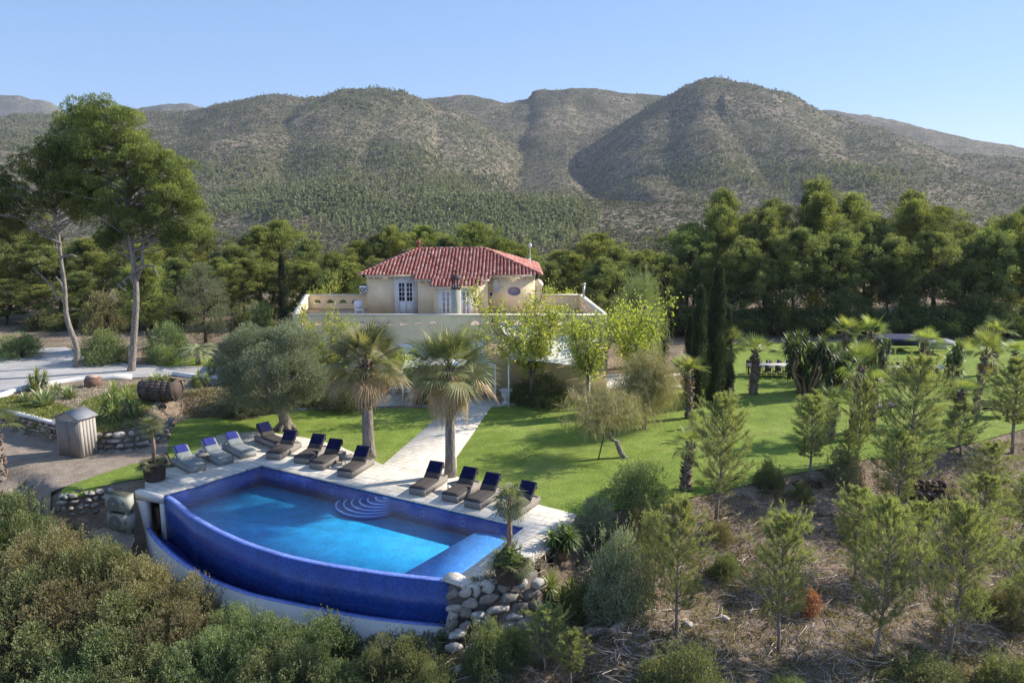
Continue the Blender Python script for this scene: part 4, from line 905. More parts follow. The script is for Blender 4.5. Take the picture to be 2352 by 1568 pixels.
def lounger_meshes(light):
    wk, cu, tw = (M['wick_grey'], M['cush_grey'], M['towel_blue']) if light else (M['wick'], M['cush'], M['towel'])
    Lg, Wd, Hh = 2.05, .78, .30
    f = MB()     # x runs from the foot (0) to the head (Lg)
    f.box((.02, 0, Hh / 2 + .01), (.04, Wd, Hh - .02)); f.box((Lg - .02, 0, Hh / 2 + .01), (.04, Wd, Hh - .02))
    for s in (-1, 1): f.box((Lg / 2, s * (Wd / 2 - .02), Hh / 2 + .01), (Lg - .082, .04, Hh - .02))
    f.box((Lg / 2, 0, Hh - .06), (Lg - .08, Wd - .08, .03))
    frame = f.mesh('frame', wk)
    def pad(prof, th, w, seam=0):
        b = MB(); n_ = len(prof); vs = []; ys = np.linspace(-w / 2, w / 2, 9)
        for j, y in enumerate(ys):
            e = 1 - abs(2 * y / w) ** 8
            for x, z, nx_, nz in prof: vs.append((x, y, z + nz * th * (.55 + .45 * e)))
        fs = [(j * n_ + i, j * n_ + i + 1, (j + 1) * n_ + i + 1, (j + 1) * n_ + i) for j in range(8) for i in range(n_ - 1)]
        o = len(vs)
        for j, y in enumerate(ys):
            for x, z, nx_, nz in prof: vs.append((x, y, z))
        fs += [tuple(q + o for q in f_[::-1]) for f_ in fs]
        for i in range(n_ - 1): fs += [(i, o + i, o + i + 1, i + 1), (8 * n_ + i + 1, o + 8 * n_ + i + 1, o + 8 * n_ + i, 8 * n_ + i)]
        for j in range(8): fs += [(j * n_, (j + 1) * n_, o + (j + 1) * n_, o + j * n_), ((j + 1) * n_ + n_ - 1, j * n_ + n_ - 1, o + j * n_ + n_ - 1, o + (j + 1) * n_ + n_ - 1)]
        b.add(vs, fs); return b
    zb = Hh + .001; ang = R(38 if light else 44); xb = 1.26; Lb = .74
    seat = pad([(x, zb, 0, 1) for x in np.linspace(.0, xb, 8)], .10, Wd - .03).mesh('seat_cushion', cu, True)
    bk = []
    for t in np.linspace(0, 1, 8):
        k = t * Lb; a = ang * min(1, .45 + t * 1.2) if light else ang
        bk.append((xb + k * math.cos(ang) - .02, zb + .01 + k * math.sin(ang) * (.9 + .1 * t), 0, 1))
    back = pad([(x, z, 0, 1) for x, z, _, _ in bk], .13, Wd - .05).mesh('backrest', cu, True)
    t_ = MB(); w = (Wd - (.22 if light else .10)); pr = [(x, z + .135 + .005 * math.sin(9 * i), 0, 1) for i, (x, z, _, _) in enumerate(bk[2:] if not light else bk[3:])]
    x, z, _, _ = pr[-1]; pr += [(x + .05, z - .01, 0, 1), (x + .08, z - .12, 0, 1), (x + .06, z - .30, 0, 1)]
    towel = pad(pr, .014, w).mesh('towel_cover', tw, True)
    lg = MB()
    for s in (-1, 1): lg.tube([(xb + Lb * .62 * math.cos(ang), s * .3, zb + Lb * .6 * math.sin(ang)), (Lg - .08, s * .3, Hh - .04)], .014, 6)
    brace = lg.mesh('brace', wk)
    return frame, seat, back, towel, brace
LM = {False: lounger_meshes(False), True: lounger_meshes(True)}
def lounger(foot, head, light, label, z=.036):
    a = W(*foot); b = W(*head); an = math.atan2(b[1] - a[1], b[0] - a[0])
    t = thing('sun_lounger', label, 'sun lounger', (a[0], a[1], z), an, 'loungers round the pool')
    fr, se, ba, to, br = LM[light]; link('frame', fr, t); link('seat_cushion', se, t); link('backrest', ba, t); link('towel', to, t); link('brace', br, t); return t
# foot centre, head centre at deck level, from the photo
DARK = [((958, 1140), (1020, 1098), 'first dark lounger right of the path, nearest the right palm trunk'),
        ((1033, 1155), (1098, 1112), 'dark lounger right of the low table, second along the right deck'),
        ((1085, 1170), (1150, 1126), 'third dark lounger on the right deck, its towel showing a pale fold'),
        ((1165, 1192), (1230, 1148), 'dark lounger at the far right end of the deck, behind the potted palm'),
        ((792, 1099), (850, 1062), 'dark lounger closest to the path on its left side, below the left palm'),
        ((728, 1080), (790, 1043), 'dark lounger left of the low table by the left palm'),
        ((692, 1067), (752, 1030), 'dark lounger between two low tables left of the left palm'),
        ((628, 1057), (690, 1020), 'dark lounger behind the back corner of the pool')]
for f_, h_, lb in DARK: lounger(f_, h_, False, lb)
lounger((648, 1030), (585, 1005), False, 'dark lounger turned the other way, in the olive shade beside the pale ones')
for f_, h_, lb in (((455, 1086), (392, 1052), 'pale grey lounger beside the big pot, leftmost of three'), ((520, 1068), (455, 1036), 'pale grey lounger in the middle of the three'), ((572, 1052), (508, 1022), 'pale grey lounger on the right of the three, nearest the olive shade')):
    lounger(f_, h_, True, lb)
tt = MB(); tt.box((0, 0, .36), (.55, .5, .035)); [tt.box((0, y, .33), (.53, .04, .03)) for y in (-.2, .2)]
tb_top = tt.mesh('table_top', M['wick']); tl = MB(); tl.box((0, 0, .165), (.035, .035, .33)); tb_leg = tl.mesh('leg', M['wick'])
for (u, v), lb in (((1046, 1130), 'low brown table between the first two loungers right of the path'), ((1168, 1162), 'low brown table between the last two loungers at the right end of the deck'),
                   ((800, 1066), 'low brown table beside the lounger closest to the path'), ((722, 1045), 'low brown table between the dark loungers left of the left palm'), ((466, 1062), 'low dark table between two pale grey loungers')):
    x, y = W(u, v); t = thing('side_table', lb, 'side table', (x, y, .036), R(35), 'low tables between the loungers'); link('table_top', tb_top, t)
    for sx in (-.24, .24):
        for sy in (-.21, .21): o = link('leg', tb_leg, t); o.location = (sx, sy, 0)

# ------------------------------------------------------------------ plants: generators
def blob_leaves(mb, c, r, n, size, width, base_t, up=.35, inner=.45, jit=.22, tt=.30):
    """n leaves through a puff of foliage centred at c with radii r"""
    d = unit(rng.normal(size=(n, 3))); k = rng.uniform(inner, 1.0, n) ** .6
    P_ = np.array(c) + d * np.array(r) * k[:, None]
    D = unit(d + np.array([0, 0, up]) + rng.normal(size=(n, 3)) * .65); S = unit(np.cross(D, rng.normal(size=(n, 3))))
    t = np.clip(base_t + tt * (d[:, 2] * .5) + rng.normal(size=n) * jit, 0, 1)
    mb.leaves(P_, D, S, size * rng.uniform(.6, 1.3, n), width * rng.uniform(.7, 1.2, n), t)
def limb(p, q, n=5, wob=.08):
    p, q = np.array(p, float), np.array(q, float); L = np.linalg.norm(q - p); out_ = []
    for i in range(n + 1):
        t = i / n; e = math.sin(t * math.pi); out_.append(p + (q - p) * t + rng.normal(size=3) * wob * L * e * .5 + np.array([0, 0, .10 * L * (t - t * t)]))
    return out_
def crown_tree(H=10, Wc=7, base=.3, puffs=80, leaves=260, ls=.22, lw=.05, pr=(.6, 1.1), shape='round', lean=(0, 0), trunk_r=.22, forks=1, dead=10, tb=(.30, .62), flat=.75, droop=0, core=True, up=.35, taper=0):
    """trunk + limbs + foliage puffs; returns (wood MB, leaf MB)"""
    wd = MB(); lf = MB(); zb = H * base
    top = np.array([lean[0], lean[1], H * .86]); tr = limb((0, 0, -.3), top, 8, .05); rad = [lerp(trunk_r, trunk_r * .18, i / 8) for i in range(9)]; rad[0] *= 1.35
    wd.tube(tr, rad, 9)
    def on_trunk(z): return np.array([np.interp(z, [p[2] for p in tr], [p[k] for p in tr]) for k in range(3)])
    for i in range(puffs):
        t = (i + rng.uniform(0, 1)) / puffs
        z = lerp(zb, H, t ** .9); h = (z - zb) / (H - zb)
        if shape == 'round': env = math.sqrt(max(.03, 1 - (2 * h - .8) ** 2 / 1.5)) 
        elif shape == 'flat': env = min(1, .35 + 1.6 * h) * math.sqrt(max(.06, 1 - max(0, h - .6) ** 2 * 5))
        elif shape == 'cone': env = max(.08, (1 - h) ** .7) * min(1, .35 + 3 * h)
        elif shape == 'egg': env = max(.1, math.sin(math.pi * min(1, (.12 + .88 * h)) ** .8)) 
        a = rng.uniform(0, 2 * math.pi); rr_ = (rng.uniform(.25, 1) ** .5) * env * Wc / 2
        c = on_trunk(min(z, H * .85)); c = np.array([c[0] + rr_ * math.cos(a), c[1] + rr_ * math.sin(a), z - droop * rr_])
        pr_ = rng.uniform(*pr) * (.8 if h > .85 else 1)
        c[2] = min(c[2], H - pr_ * flat * .6)
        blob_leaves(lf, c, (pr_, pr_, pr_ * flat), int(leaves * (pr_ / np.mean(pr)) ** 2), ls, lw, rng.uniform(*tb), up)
        if i % 2 == 0:
            s_ = on_trunk(max(zb * .8, z - rr_ * .6)); wd.tube(limb(s_, c, 4, .1), [trunk_r * .28 * (1 - .6 * h), trunk_r * .2 * (1 - .5 * h), trunk_r * .14, trunk_r * .1, .015], 5)
    for i in range(dead):
        z = rng.uniform(zb * .4, zb * 1.1); s_ = on_trunk(z); a = rng.uniform(0, 6.28); L = rng.uniform(.4, 1.6)
        wd.tube(limb(s_, s_ + np.array([math.cos(a) * L, math.sin(a) * L, rng.uniform(-.2, .5) * L]), 3, .2), [.04, .03, .02, .008], 4)
    return wd, lf
def limb_pine(H=10, Wc=6.5, base=.2, limbs=44, per=8, leaves=80, ls=.24, lw=.05, trunk_r=.2, tb=(.1, .9)):
    wd = MB(); lf = MB(); lean = rng.normal(size=2) * .4
    tr = limb((0, 0, -.3), (lean[0], lean[1], H * .93), 9, .04); wd.tube(tr, [lerp(trunk_r, .03, (i / 9) ** .9) for i in range(10)], 8)
    on = lambda z: np.array([np.interp(z, [p[2] for p in tr], [p[k] for p in tr]) for k in range(3)])
    for i in range(limbs):
        h = (i + rng.uniform()) / limbs; z = H * lerp(base, .95, h); env = (min(1, .45 + 1.5 * h) * max(.1, (1 - h) ** .62)) * 1.2; L = env * Wc / 2 * rng.uniform(.5, 1.2); a = i * 2.4 + rng.uniform(-.6, .6); rise = lerp(.15, 1.1, h) * rng.uniform(.7, 1.3)
        s_ = on(z); e = s_ + np.array([math.cos(a) * L, math.sin(a) * L, L * rise]); e[2] = min(e[2], H - .25 - .5 * L * rng.uniform(.6, 1.2)); p = limb(s_, e, 5, .12); wd.tube(p, [trunk_r * .35 * (1 - .6 * h), trunk_r * .25, trunk_r * .18, .03, .02, .01], 5); t0 = rng.uniform(*tb)
        for j in range(per):
            t = rng.uniform(.3, 1.08) ** .8; c = s_ + (e - s_) * t + rng.normal(size=3) * np.array([.42, .42, .28]) * (.5 + .5 * L / 2); r_ = rng.uniform(.2, .46)
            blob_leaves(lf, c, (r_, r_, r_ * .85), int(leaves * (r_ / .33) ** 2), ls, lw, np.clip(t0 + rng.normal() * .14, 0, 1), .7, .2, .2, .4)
    return wd, lf
def young_pine(H=4.2, Wc=2.6, nb=46, leafy=1.0, start=.22):
    """airy young pine: ascending limbs with needle brushes along the outer parts"""
    wd = MB(); lf = MB(); bend = rng.normal(size=2) * .12
    tr = [np.array([bend[0] * math.sin(t * 3), bend[1] * math.sin(t * 2.6), t * H * .97 - .2 * (t == 0)]) for t in np.linspace(0, 1, 9)]
    wd.tube(tr, [lerp(.075, .012, i / 8) * H / 4 for i in range(9)], 7)
    P_, D_, T_ = [], [], []
    for i in range(nb):
        h = start + (1 - start) * (i + rng.uniform()) / nb; z = h * H * .96; a = i * 2.4 + rng.uniform(-.5, .5)
        hh = (h - start) / (1 - start); L = Wc / 2 * max(.16, math.sin(math.pi * min(1, (.18 + .82 * hh) ** .75)) ** .7) * rng.uniform(.55, 1.15)
        rise = lerp(.35, 1.1, hh); s_ = np.array([np.interp(z, [p[2] for p in tr], [p[k] for p in tr]) for k in range(3)])
        e = s_ + np.array([math.cos(a) * L, math.sin(a) * L, L * rise]); pts = limb(s_, e, 5, .10); wd.tube(pts, [.022 * H / 4, .016, .012, .009, .006, .003], 4)
        segs = [(pts, .35)]
        for j in range(5):
            k = rng.uniform(.25, .9); p = pts[int(k * 5)]; a2 = a + rng.uniform(-1.2, 1.2); l2 = L * rng.uniform(.25, .5)
            e2 = p + np.array([math.cos(a2) * l2, math.sin(a2) * l2, l2 * rng.uniform(.4, 1.1)]); q = limb(p, e2, 3, .08); wd.tube(q, [.008, .006, .004, .002], 3); segs.append((q, .15))
        for q, st in segs:
            q = np.array(q); m_ = max(3, int(5.5 * leafy * len(q) / 4))
            for t in rng.uniform(st, 1, m_):
                x = t * (len(q) - 1); k = min(int(x), len(q) - 2); p = q[k] * (1 - x + k) + q[k + 1] * (x - k); d = unit(q[k + 1] - q[k])
                nn = 8; dd = unit(d + rng.normal(size=(nn, 3)) * .62 + np.array([0, 0, .25])); P_.append(np.repeat(p[None], nn, 0) + rng.normal(size=(nn, 3)) * .02); D_.append(dd); T_.append(np.clip(np.full(nn, .25 + .5 * t * hh + .15 * t) + rng.normal(size=nn) * .16, 0, 1))
    P_, D_, T_ = np.concatenate(P_), np.concatenate(D_), np.concatenate(T_); n_ = len(P_)
    lf.leaves(P_, D_, unit(np.cross(D_, rng.normal(size=(n_, 3)))), rng.uniform(.09, .17, n_), .013, T_)
    return wd, lf
def bush(H=1.6, Wc=3, n=34, leaves=420, ls=.09, lw=.035, pr=(.3, .55), tb=(.25, .65), sprigs=60, up=.5, flat=.8):
    wd = MB(); lf = MB()
    for i in range(n):
        a = rng.uniform(0, 6.28); r_ = rng.uniform(0, 1) ** .5; hz = math.sqrt(max(0, 1 - r_ * r_ * .9)) * rng.uniform(.45, 1)
        p_ = rng.uniform(*pr); c = (math.cos(a) * r_ * (Wc / 2 - p_ * .6), math.sin(a) * r_ * (Wc / 2 - p_ * .6), max(p_ * .5, hz * H - p_ * .75))
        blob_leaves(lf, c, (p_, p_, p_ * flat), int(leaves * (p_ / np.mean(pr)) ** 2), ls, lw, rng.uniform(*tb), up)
        if i % 2 == 0: wd.tube(limb((c[0] * .15, c[1] * .15, -.1), c, 3, .15), [.035, .025, .015, .006], 4)
    for i in range(sprigs):
        a = rng.uniform(0, 6.28); r_ = rng.uniform(.1, 1) ** .5 * Wc / 2 * .95; z = H * math.sqrt(max(.05, 1 - (2 * r_ / Wc) ** 2)) ; p = np.array([math.cos(a) * r_, math.sin(a) * r_, z * .85])
        d = unit(p * np.array([.5, .5, 1]) + rng.normal(size=3) * .3); L = rng.uniform(.15, .4)
        wd.tube([p - d * .1, p + d * L], [.006, .003], 3); k = 12; q = p + d * rng.uniform(0, L, (k, 1)); D = unit(d + rng.normal(size=(k, 3)) * .8); lf.leaves(q, D, unit(np.cross(D, rng.normal(size=(k, 3)))), ls, lw, np.clip(rng.uniform(tb[0] + .1, 1, k), 0, 1))
    return wd, lf
def fan_leaf(mb, p, d, L, tint, seg=22, spread=150, droop=.25, fanr=.75, petiole=.6, pw=.02):
    """one fan palm leaf: petiole and pleated blades that hang at the tips"""
    p = np.array(p, float); d = unit(np.array(d, float)); side = unit(np.cross(d, [0, 0, 1.0]) + 1e-6); nrm = np.cross(side, d)
    hub = p + d * L * petiole - np.array([0, 0, 1]) * droop * .25 * L
    mb.tube([p, (p + hub) / 2 + nrm * .04 * L, hub], [pw, pw * .8, pw * .6], 4, tint * .8 + .15)
    ro = rng.normal() * .45; dn = unit(d * math.cos(droop * 1.6) - nrm * math.sin(droop * 1.6)); nb_ = unit(np.cross(side, dn)); d = dn; side = unit(side * math.cos(ro) + nb_ * math.sin(ro)); nrm = np.cross(side, d)
    for i in range(seg):
        a = R(-spread + 2 * spread * (i + .5) / seg) * .62; lr = fanr * L * (1 - .30 * abs(a) / 1.6) * rng.uniform(.9, 1.08)
        dd = d * math.cos(a) + side * math.sin(a); e1 = hub + dd * lr * .5 + nrm * .05 * L * (1 - abs(a) / 2); e2 = hub + dd * lr - np.array([0, 0, 1]) * droop * lr * rng.uniform(.4, 1.2)
        w = lr * math.tan(R(2 * spread * .62 / seg / 2)) * 1.05; sv = unit(np.cross(dd, nrm)); w1 = w * .36
        t = min(1, max(0, tint + rng.normal() * .1))
        mb.add([hub, e1 - sv * w1, e1 + nrm * .015 * L, e1 + sv * w1, e2], [(0, 1, 2), (0, 2, 3), (1, 4, 2), (2, 4, 3)], t)
def fan_palm(H, r0, crown=1.7, nleaf=34, skirt=22, boots=.55, tint=.5, lean=(0, 0), seg=22, upright=0.0, bulge=1.0):
    tk = MB(); bt = MB(); gr = MB(); dd = MB()
    pts = [(lean[0] * t * t, lean[1] * t * t, t * H - (.2 if t == 0 else 0)) for t in np.linspace(0, 1, 12)]
    tk.tube(pts, [r0 * (1.35 if i == 0 else 1.08 if i == 1 else 1 - .03 * i) for i in range(12)], 16, .5)
    for k in range(int(150 * boots * H / 4)):
        t = 1 - boots * rng.uniform(0, 1); a = rng.uniform(0, 6.28); z = t * H; x, y = lean[0] * t * t, lean[1] * t * t
        rr_ = r0 * .78; c = np.array([x + math.cos(a) * rr_, y + math.sin(a) * rr_, z]); o_ = np.array([math.cos(a), math.sin(a), 0]); sd = np.array([-math.sin(a), math.cos(a), 0]); w = r0 * .42; l = r0 * rng.uniform(.5, 1.0) * bulge
        bt.add([c - sd * w, c + sd * w, c + sd * w * .5 + o_ * l * .7 + np.array([0, 0, l * .8]), c - sd * w * .5 + o_ * l * .7 + np.array([0, 0, l * .8]), c + o_ * l * .3 - np.array([0, 0, l * .2])], [(0, 1, 2, 3), (0, 4, 1), (1, 4, 2), (3, 4, 0), (2, 4, 3)], rng.uniform())
    top = np.array([lean[0], lean[1], H])
    for k in range(nleaf):
        f = (k + .5) / nleaf; a = k * 2.39996 + rng.uniform(-.2, .2); el = lerp(1.4, -.3 + upright, f ** 1.1); d = (math.cos(a) * math.cos(el), math.sin(a) * math.cos(el), math.sin(el))
        fan_leaf(dd if f > .88 and skirt > 10 else gr, top - np.array([0, 0, .25 * f * r0 * 4]), d, crown * rng.uniform(.85, 1.1) * (.8 if f < .15 else 1), min(1, max(0, tint + .35 * (1 - f) - .15 + rng.normal() * .12)), seg, droop=lerp(.0, .34, f ** 2))
    for k in range(skirt):
        a = rng.uniform(0, 6.28); el = rng.uniform(-1.3, -.4); d = (math.cos(a) * math.cos(el), math.sin(a) * math.cos(el), math.sin(el))
        fan_leaf(dd, top - np.array([0, 0, rng.uniform(.05, .4) * crown * .5]), d, crown * rng.uniform(.5, .85), rng.uniform(.2, .9), 16, spread=130, droop=.4)
    return tk, bt, gr, dd
def sword_rosette(mb, c, L, n, w, tint=.5, el=(1.4, -.4), thick=False, curl=.15, ax=None):
    """yucca / agave rosette; blades are folded along the middle"""
    c = np.array(c, float)
    for k in range(n):
        f = (k + .5) / n; a = k * 2.39996; e = lerp(el[0], el[1], f) + rng.normal() * .08; l = L * rng.uniform(.85, 1.1) * (.8 + .2 * f)
        d = np.array([math.cos(a) * math.cos(e), math.sin(a) * math.cos(e), math.sin(e)]); s = np.array([-math.sin(a), math.cos(a), 0]); nn = np.cross(s, d) * -1
        p1 = c + d * l * .45; p2 = c + d * l - np.array([0, 0, curl * l * f]); w1 = w * (1.15 if thick else 1)
        t = min(1, max(0, tint + .3 * (.5 - f) + rng.normal() * .12)); q = nn * w * (.45 if thick else .25)
        mb.add([c - s * w * .6, c + s * w * .6, p1 + s * w1, p2, p1 - s * w1, p1 - q, c - q], [(0, 6, 5, 4), (6, 1, 2, 5), (4, 5, 3), (5, 2, 3)], t)
def emit(name, label, cat, loc, parts, rz=0, scale=(1, 1, 1), group=None, rot=None):
    t = thing(name, label, cat, loc, rz, group, scale, rot)
    for nm, me in parts: link(nm, me, t)
    return t
def mk(wd, lf, mats, names=('trunk', 'crown')):
    return [(names[0], wd.mesh(names[0], mats[0], True)), (names[1], lf.mesh(names[1], mats[1]))]

def spot(u, vb, vt, y=None):
    """base point on the terrain under photo point (u, vb) and the height that reaches vt"""
    if y is None: x, y, z = hit(u, vb)
    else: x = WY(u, vb, y)[0]; z = Zs(x, y)
    h = WY(u, vt, y)[2] - z; return x, y, z, h
def ppm(y): return FPX / y      # photo pixels per metre, near enough
# ---- variants shared by the forests
PV = []
for k in range(6): PV.append(limb_pine(10, (6.5, 7, 6, 7.5, 6.5, 6)[k], (.22, .34, .14, .28, .18, .3)[k], (50, 44, 54, 46, 50, 46)[k]))
PMESH = {}
for key, leafm in (('pine', 'pine'), ('dark', 'pine_dark')):
    PMESH[key] = [[('trunk', w_.mesh('trunk', M['bark_dark'], True)), ('crown', l_.mesh('crown', M[leafm]))] for w_, l_ in PV]
def pine(kind, var, u, vt, y, wpx, label, group, vb=None, rz=None, cat='pine tree', name='pine_tree'):
    x, y, z, h = spot(u, 800, vt, y); s_ = wpx / ppm(y) / 7
    return emit(name, label, cat, (x, y, z - .15), PMESH[kind][var % len(PV)], rz if rz is not None else rng.uniform(0, 6.28), (s_, s_, h / 10), group)
# right-hand wood: tall dark pines in rows behind the right lawn
BACKROW = [(1525, 590, 84), (1575, 512, 86), (1640, 432, 88), (1705, 490, 92), (1765, 455, 90), (1850, 410, 88), (1925, 445, 92), (1990, 500, 88), (2060, 436, 88), (2130, 470, 90), (2200, 510, 92), (2265, 500, 88), (2335, 462, 88), (2400, 480, 90)]
MIDROW = [(1530, 585, 74), (1585, 520, 77), (1645, 470, 78), (1700, 545, 74), (1752, 480, 78), (1815, 520, 75), (1868, 440, 79), (1922, 525, 75), (1975, 500, 78), (2032, 540, 75), (2085, 460, 78), (2140, 530, 75), (2195, 545, 78), (2250, 520, 75), (2305, 490, 78), (2362, 520, 75)]
for k, (u, vt, y) in enumerate(BACKROW): pine('dark' if k % 3 else 'pine', k, u, vt, y, 175, '%s pine from the left in the tall back row behind the right lawn' % ORD[k], 'tall back row of pines on the right')
for k, (u, vt, y) in enumerate(MIDROW): pine('dark' if k % 4 != 2 else 'pine', k + 2, u, vt, y, 165, '%s dark pine from the left in the front row edging the right lawn' % ORD[k], 'front row of dark pines on the right')
LOW = [(1560, 690, 72), (1625, 660, 73), (1700, 690, 72), (1775, 650, 73), (1850, 680, 72), (1925, 650, 73), (2000, 690, 72), (2075, 660, 73), (2150, 690, 72), (2225, 655, 73), (2300, 680, 72), (2375, 660, 73)]
LB = []
for k in range(2): w_, l_ = bush(3.6, 5, 46, 380, .16, .05, (.5, .9), (.1, .45), 30); LB.append(mk(w_, l_, (M['bark_dark'], M['pine_dark']), ('stems', 'foliage')))
for k, (u, vt, y) in enumerate(LOW):
    x, y, z, h = spot(u, 800, vt, y); emit('understorey_bush', '%s shaded bush from the left at the foot of the right-hand pines' % ORD[k], 'bush', (x, y, z), LB[k % 2], rng.uniform(0, 6), (1.0, 1.0, h / 3.6), 'shaded bushes under the right-hand pines')
# wood behind the house and at the left
BEHIND = [(385, 535, 80), (420, 590, 74), (470, 515, 82), (510, 590, 73), (545, 560, 78), (600, 520, 84), (655, 502, 86), (715, 545, 82), (775, 575, 78), (835, 550, 84), (870, 590, 76), (905, 518, 86), (965, 515, 88), (1030, 540, 84), (1095, 507, 86), (1160, 545, 86), (1225, 585, 80), (1290, 575, 84), (1350, 533, 84), (1410, 565, 80), (1470, 575, 82)]
for k, (u, vt, y) in enumerate(BEHIND): pine('pine' if k % 3 != 1 else 'dark', k + 1, u, vt, y, 150 if y > 76 else 135, '%s pine from the left in the green belt behind the villa' % ORD[k], 'pines behind the villa')
BELT = [(500, 610, 72), (565, 590, 71), (625, 600, 73), (700, 595, 72), (755, 620, 71), (810, 600, 73), (1262, 600, 72), (1318, 580, 73), (1375, 590, 71), (1425, 600, 73), (1480, 570, 74), (870, 560, 88), (1000, 535, 92), (1130, 530, 92), (1195, 560, 88), (1385, 545, 90)]
for k, (u, vt, y) in enumerate(sorted(BELT)): pine('pine' if k % 2 else 'dark', k, u, vt, y, 140, '%s rounded pine from left in the lower belt beside and behind the villa' % ORD[k], 'lower belt of pines round the villa')
LEFTW = [(-70, 470, 70), (-20, 560, 74), (35, 510, 80), (95, 540, 78), (150, 560, 76), (215, 545, 78), (285, 520, 82), (340, 560, 76)]
for k, (u, vt, y) in enumerate(LEFTW): pine('pine' if k % 2 else 'dark', k + 3, u, vt, y, 165, '%s pine from the left in the wood behind the two tall pale trunks' % ORD[k], 'pines in the left wood')
LEFTM = [(20, 640, 72), (110, 650, 73), (205, 620, 72), (255, 690, 70), (350, 640, 70), (425, 690, 68)]
for k, (u, vt, y) in enumerate(LEFTM):
    pine('dark' if k % 2 == 0 else 'pine', k, u, vt, y, 150, '%s low pine from the left along the shaded edge of the left wood' % ORD[k], 'low pines at the left wood edge')
# shrubs beyond the drive
BU = []
for k, (mat, tb) in enumerate((('bush_green', (.3, .7)), ('bush', (.2, .6)), ('bush_brown', (.25, .7)), ('bush_green', (.2, .6)))):
    w_, l_ = bush(1.8, 3.2, 40, 420, .085, .032, (.28, .6), tb); BU.append((w_, l_))
BM = {(i, mt): mk(w_, l_, (M['bark_dark'], M[mt]), ('stems', 'foliage')) for i, (w_, l_) in enumerate(BU) for mt in ('bush', 'bush_green', 'bush_brown', 'olive')}
def shrub(i, mt, u, vb, vt, wpx, label, group=None, y=None, name='shrub', cat='shrub', sc=1.0):
    x, y, z, h = spot(u, vb, vt, y); d = math.hypot(y, z - CAMH); s_ = wpx * d / FPX / 3.2
    return emit(name, label, cat, (x, y, z - .05), BM[(i, mt)], rng.uniform(0, 6.28), (s_, s_, max(.3, h / 1.8)), group)
shrub(0, 'bush_green', 40, 822, 758, 115, 'rounded green shrub at the far left edge beyond the gravel drive')
shrub(1, 'bush_green', 235, 832, 745, 120, 'wide green shrub between the two tall pale pine trunks, beyond the drive')
shrub(3, 'bush_green', 385, 830, 730, 110, 'green shrub right of the thicker pale pine trunk, beyond the drive')
shrub(2, 'bush_brown', 255, 800, 655, 120, 'tangled brownish shrub in the shade behind the drive', y=68)
shrub(1, 'bush', 130, 800, 700, 130, 'dull green shrub deep in the left wood behind the S-shaped trunk', y=70)
shrub(0, 'bush', 560, 800, 690, 80, 'grey green shrub behind the big olive tree, left of the cypress', y=62)
shrub(3, 'bush_green', 600, 790, 680, 90, 'pale green leafy shrub at the foot of the lone left cypress', y=60)
shrub(2, 'olive', 560, 940, 872, 130, 'low scrubby bush on the bank left of the olive trunk')
# grey round tree left of the cypress
w_, l_ = crown_tree(6, 5, .12, 60, 420, .12, .035, (.5, .95), 'egg', trunk_r=.16, tb=(.3, .6)); GO = mk(w_, l_, (M['bark_dark'], M['olive']))
x, y, z, h = spot(472, 800, 607, 62); emit('grey_olive_tree', 'rounded grey green tree standing between the tall pines and the lone cypress', 'tree', (x, y, z), GO, 1, (.85, .85, h / 6))
x, y, z, h = spot(345, 800, 600, 60); emit('bushy_pine', 'low bushy pine partly hiding the thick pale trunk, beyond the drive', 'pine tree', (x, y, z), [('trunk', PMESH['pine'][3][0][1]), ('crown', PMESH['pine'][3][1][1])], 1, (.72, .72, h / 10))
# the big olive on the lawn
w_, l_ = MB(), MB()
tr = [(0, 0, -.2), (.05, 0, .4), (-.1, .05, .9), (-.35, 0, 1.5)]
w_.tube(tr, [.5, .33, .28, .25], 12)
for a in np.linspace(0, 6.28, 8)[:-1]: w_.tube([(.0, 0, .45), (.38 * math.cos(a), .38 * math.sin(a), .15), (.75 * math.cos(a), .75 * math.sin(a), -.1)], [.16, .16, .05], 6)
for e in ((-1.6, .2, 3.2), (-.4, -1, 3.6), (.9, .4, 3.3), (-.2, 1.2, 3.9), (-1.8, -.9, 2.6), (1.3, -.7, 2.8)): w_.tube(limb((-.3, 0, 1.3), e, 5, .12), [.24, .17, .12, .09, .06, .03], 7)
for i in range(120):
    d = unit(rng.normal(size=3)); k = rng.uniform(.45, 1) ** .5; c = np.array([-.45, 0, 3.55]) + d * np.array([2.75, 2.5, 2.35]) * k; c[2] = max(c[2], 1.35 + rng.uniform(0, .4))
    blob_leaves(l_, c, (.62, .62, .5), 900, .10, .036, rng.uniform(.3, .6) , .3, .3)
x, y = W(655, 985); emit('olive_tree', 'big grey green olive tree with a gnarled trunk on the left lawn', 'olive tree', (x, y, 0), mk(w_, l_, (bark('olive_bark', (.10, .085, .065), (.30, .26, .20), 3), M['olive'])), 0, (1, 1, .98))
